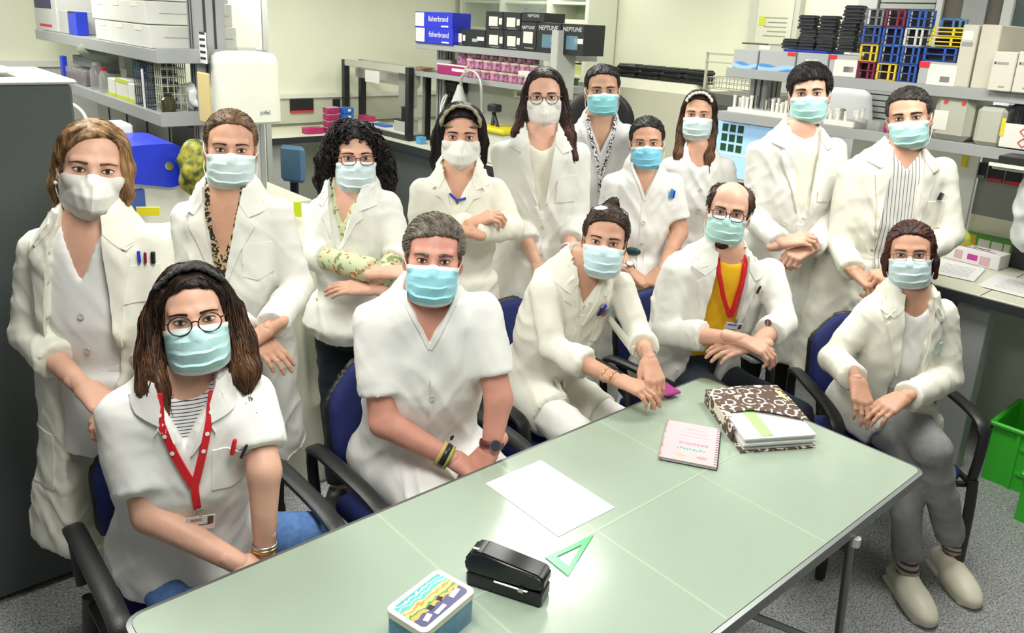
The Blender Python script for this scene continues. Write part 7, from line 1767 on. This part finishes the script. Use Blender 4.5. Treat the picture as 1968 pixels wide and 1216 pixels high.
p.bk = True
p = P['p5']; add_button(p, .02, -.40, BTN); add_button(p, .022, -.52, BTN); wristband(p, 1, .80, .034, .010, mat('band_white', (.8, .8, .8), .5))
p = P['p3']; wristband(p, 1, .78, .034, .02, PBK)
p = P['p4']; earring(p, -1, PEARL, .005)
ribbon_on(p, 'mask_hook', [(-.03, -.10), (.0, -.125), (.035, -.115)], .008, mat('strap_blue', (.02, .05, .42), .5), p.root, .006, bvh=p.bvh)
p = P['p6']
WL = spots('lanyard_spotted', (.72, .72, .72), (.03, .03, .04), (.03, .03, .04), 90, .56, .6)
lanyard(p, WL, [[(-.07, .0), (-.058, -.08), (-.02, -.20), (.004, -.29)], [(.07, .0), (.056, -.08), (.03, -.2), (.008, -.29)], [(.005, -.28), (.006, -.36)]], .016)
p = P['p7']; watch(p, 0, .90, .031, SIL, (.75, .75, .72)); add_button(p, .0, -.26, BTN); add_button(p, .0, -.36, BTN)
PB2 = mat('pen_sky', (.05, .30, .75), .4); pen(p, .12, -.14, .03, PB2, 'sky blue highlighter on the tunic of the woman with the bright blue mask', tilt=.1, r=.007); pen(p, .135, -.142, .024, BLU, 'dark blue pen beside the sky blue highlighter', tilt=.1)
q, n = proj_pt(p, -.036, -.40, .004); MB().lathe([(.0001, .010), (.020, .009), (.024, .004), (.024, 0)], q, 18, align(n), sx=1.6, sy=.85, cap=False).build('badge_reel', mat('reel_teal', (.02, .06, .07), .3), p.root, 3.14)
p = P['p8']; add_button(p, .0, -.2, BTN); add_button(p, .0, -.3, BTN)
p = P['p9']; add_button(p, -.055, -.42, BTN)
p = P['p10']
pen(p, .15, -.185, .02, PBK, 'black pen in the coat pocket of the greying man', tilt=.2); pen(p, .165, -.187, .018, mat('pen_grey', (.15, .15, .16), .35), 'grey pen beside the black one of the greying man', tilt=.2)
p = P['s1']
ly = lanyard(p, RED, [[(-.058, -.02), (-.052, -.08), (-.020, -.16), (.018, -.235)], [(.060, -.02), (.052, -.08), (.038, -.16), (.022, -.235)], [(.020, -.22), (.028, -.295)]], .017)
for (x, z) in ((-.042, -.11), (-.025, -.15), (.047, -.11), (.040, -.15), (-.053, -.065), (.054, -.065)):
    q, n = proj_pt(p, x, z, .0095); MB().lathe([(.0001, .0004), (.0052, .0004), (.0052, 0)], q, 10, align(n), cap=False).build('crest', INKW, ly)
q, n = proj_pt(p, .028, -.305, .010); MB().tube([q+p.M@np.array([.007*math.cos(t), 0, .010*math.sin(t)]) for t in np.linspace(0, 2*math.pi, 14, endpoint=False)], .0014, 5, closed=True).build('metal_hook', SIL, ly, 3.14)
badge(p, .032, -.328, ly, .066, .044, 0)
pen(p, .112, -.150, .030, PRED, 'red pen in the tunic pocket of the woman with the red lanyard', tilt=.15, r=.0055); pen(p, .130, -.152, .026, PBK, 'black pen beside the red one on the seated tunic', tilt=.35, r=.004)
v, f = patch(p.fbvh, p.O, p.M, [(.060, -.155), (.155, -.155), (.155, -.255), (.107, -.265), (.060, -.255)], .001, .02, .003); mkobj('pocket', v, f, SW, p.top, .8)
for k, t in enumerate((.93, .97)): wristband(p, 1, t, .031, .007, (SIL, GOLD)[k])
p = P['s2']
wristband(p, 0, .84, .037, .012, mat('bead_gold', (.55, .42, .15), .5)); wristband(p, 0, .90, .0365, .020, PBK); wristband(p, 0, .955, .036, .012, mat('bead_olive', (.35, .38, .08), .5))
watch(p, 1, .86, .037, mat('strap_maroon', (.14, .03, .03), .5), (.05, .05, .06), (.3, -.8, .5))
ribbon_on(p, 'seam', [(.0, -.155), (.004, -.3), (.01, -.45)], .006, SW, p.top, .001, .002)
for (x, z) in ((.012, -.30),): add_button(p, x, z, BTN)
p = P['s3']
pen(p, .075, -.15, .035, BLU, 'blue pen in the pocket of the leaning woman', tilt=.2); pen(p, .062, -.15, .022, PBK, 'black pen in the pocket of the leaning woman', tilt=.1); pen(p, .088, -.155, .018, mat('pen_orange', (.70, .12, .05), .4), 'orange-red pen in the pocket of the leaning woman', tilt=.2); pen(p, .100, -.158, .026, mat('pen_teal', (.10, .45, .50), .4), 'teal pen in the pocket of the leaning woman', tilt=.25)
wristband(p, 0, .84, .029, .005, GOLD); wristband(p, 0, .95, .028, .005, GOLD); wristband(p, 1, .90, .029, .006, SIL)
p = P['s4']
ly = lanyard(p, RED, [[(-.068, -.0), (-.06, -.08), (-.01, -.22), (.045, -.34)], [(.072, -.0), (.066, -.1), (.056, -.22), (.05, -.34)]], .014, ) if False else None
B4 = BVHTree.FromPolygons(*[(lambda o: ([tuple(np.array(v.co)+np.array(o['_o'])) for v in o.data.vertices], [tuple(q.vertices) for q in o.data.polygons]))(p.inner)][0])
ly = ribbon_on(p, 'lanyard', [(-.060, -.01), (-.052, -.07), (-.01, -.16), (.040, -.24)], .014, RED, p.root, .012, bvh=B4); ribbon_on(p, 'strap', [(.060, -.01), (.056, -.08), (.052, -.16), (.046, -.24)], .014, RED, ly, .013, bvh=B4)
q, n = proj_pt(p, .06, -.285, .02, B4); n = nrm(-p.M[:, 1]); R = align(n, p.M[:, 2])
MB().box(q, (.080, .050, .0012), R).build('badge', PAPER, ly); MB().box(q+R@np.array([.025, .008, .001]), (.014, .02, .0006), R).build('photo', mat('photo_dark', (.10, .06, .05), .4), ly); MB().box(q+R@np.array([-.01, .015, .001]), (.04, .005, .0006), R).build('print', BLU, ly); MB().box(q+R@np.array([-.01, -.005, .001]), (.05, .003, .0006), R).build('print', INKG, ly); MB().box(q+R@np.array([0, .032, 0]), (.01, .02, .002), R).build('clip', SIL, ly)
q, n = proj_pt(p, .118, -.17, .004, p.fbvh)
pin = MB().lathe([(.0001, .002), (.013, .002), (.013, 0)], q, 18, align(n), cap=False).build('pin_badge', mat('pin_dark', (.10, .09, .14), .4), p.top); MB().box(q+n*.003, (.004, .018, .001), align(n)).build('print', GOLD, p.top)
pen(p, .135, -.125, .022, PBK, 'dark pen in the coat pocket of the man in yellow', tilt=.1)
# beard
hV, hF, hB = head_base(False)
fd = Field((-.1, -.13, -.15), (.1, .06, .0), .005); fd.ell((0, -.024, -.052), (.0665, .070, .082), k=0); fd.cone((0, -.058, -.095), (0, -.066, -.112), .036, .032, k=.03)
fd.rbox((0, 0, .06), (.2, .2, .10), rad=.001, op='s')
V, F = fd.mesh(); N = vnormals(V, F); V = V+N*(.0025*ridge(V*120))[:, None]
for kk, hm in (('s4', 'brown'), ('p6', 'black')): mkobj('beard', P[kk].hw(V*np.array([1, .985 if kk == 'p6' else 1, .97 if kk == 'p6' else 1])), F.tolist(), hair_mat(hm), P[kk].root, 3.14)
p = P['s5']
v, f = patch(p.fbvh, p.O, p.M, [(.085, -.17), (.125, -.17), (.125, -.21), (.085, -.21)], .001, .02, .002); mkobj('name_patch', v, f, mat('patch_mint', (.66, .80, .74), .6), p.top, .8)
glasses(p, True, mat('glasses_thin', (.12, .05, .04), .3), 'rect', w=.023, h=.014, r=.0009)
# striped socks of the woman with clogs
SK = stripes('sock_stripes', (.58, .52, .44), (.12, .07, .10), (0, 0, 1), .022, .45)
for kx in (0, 1):
    a_, b_ = p.knees[kx], p.feet[kx]; d_ = nrm(b_-a_); MB().tube([b_-d_*.14, b_-d_*.06, b_], [.040, .038, .040], 14).build('sock', SK, p.root, 3.14)
# headbands of the two dark-haired seated / standing women
headband(P['s1'], mat('sequin_black', (.012, .012, .014), .35, bump=1.0, bscale=260), y0=-.046, r=.012, tr=1.05)
# purple phone in the lap of the leaning woman
q = atZ(1271, 742, .76); tag(MB().box(q, (.07, .14, .01), rz(.5), bev=.004).build('phone', mat('phone_magenta', (.35, .02, .20), .3), None, loc=q), 'magenta phone held by the leaning woman', 'phone')
for o in bpy.data.objects:
    for k in ('_o', '_f'):
        if k in o: del o[k]
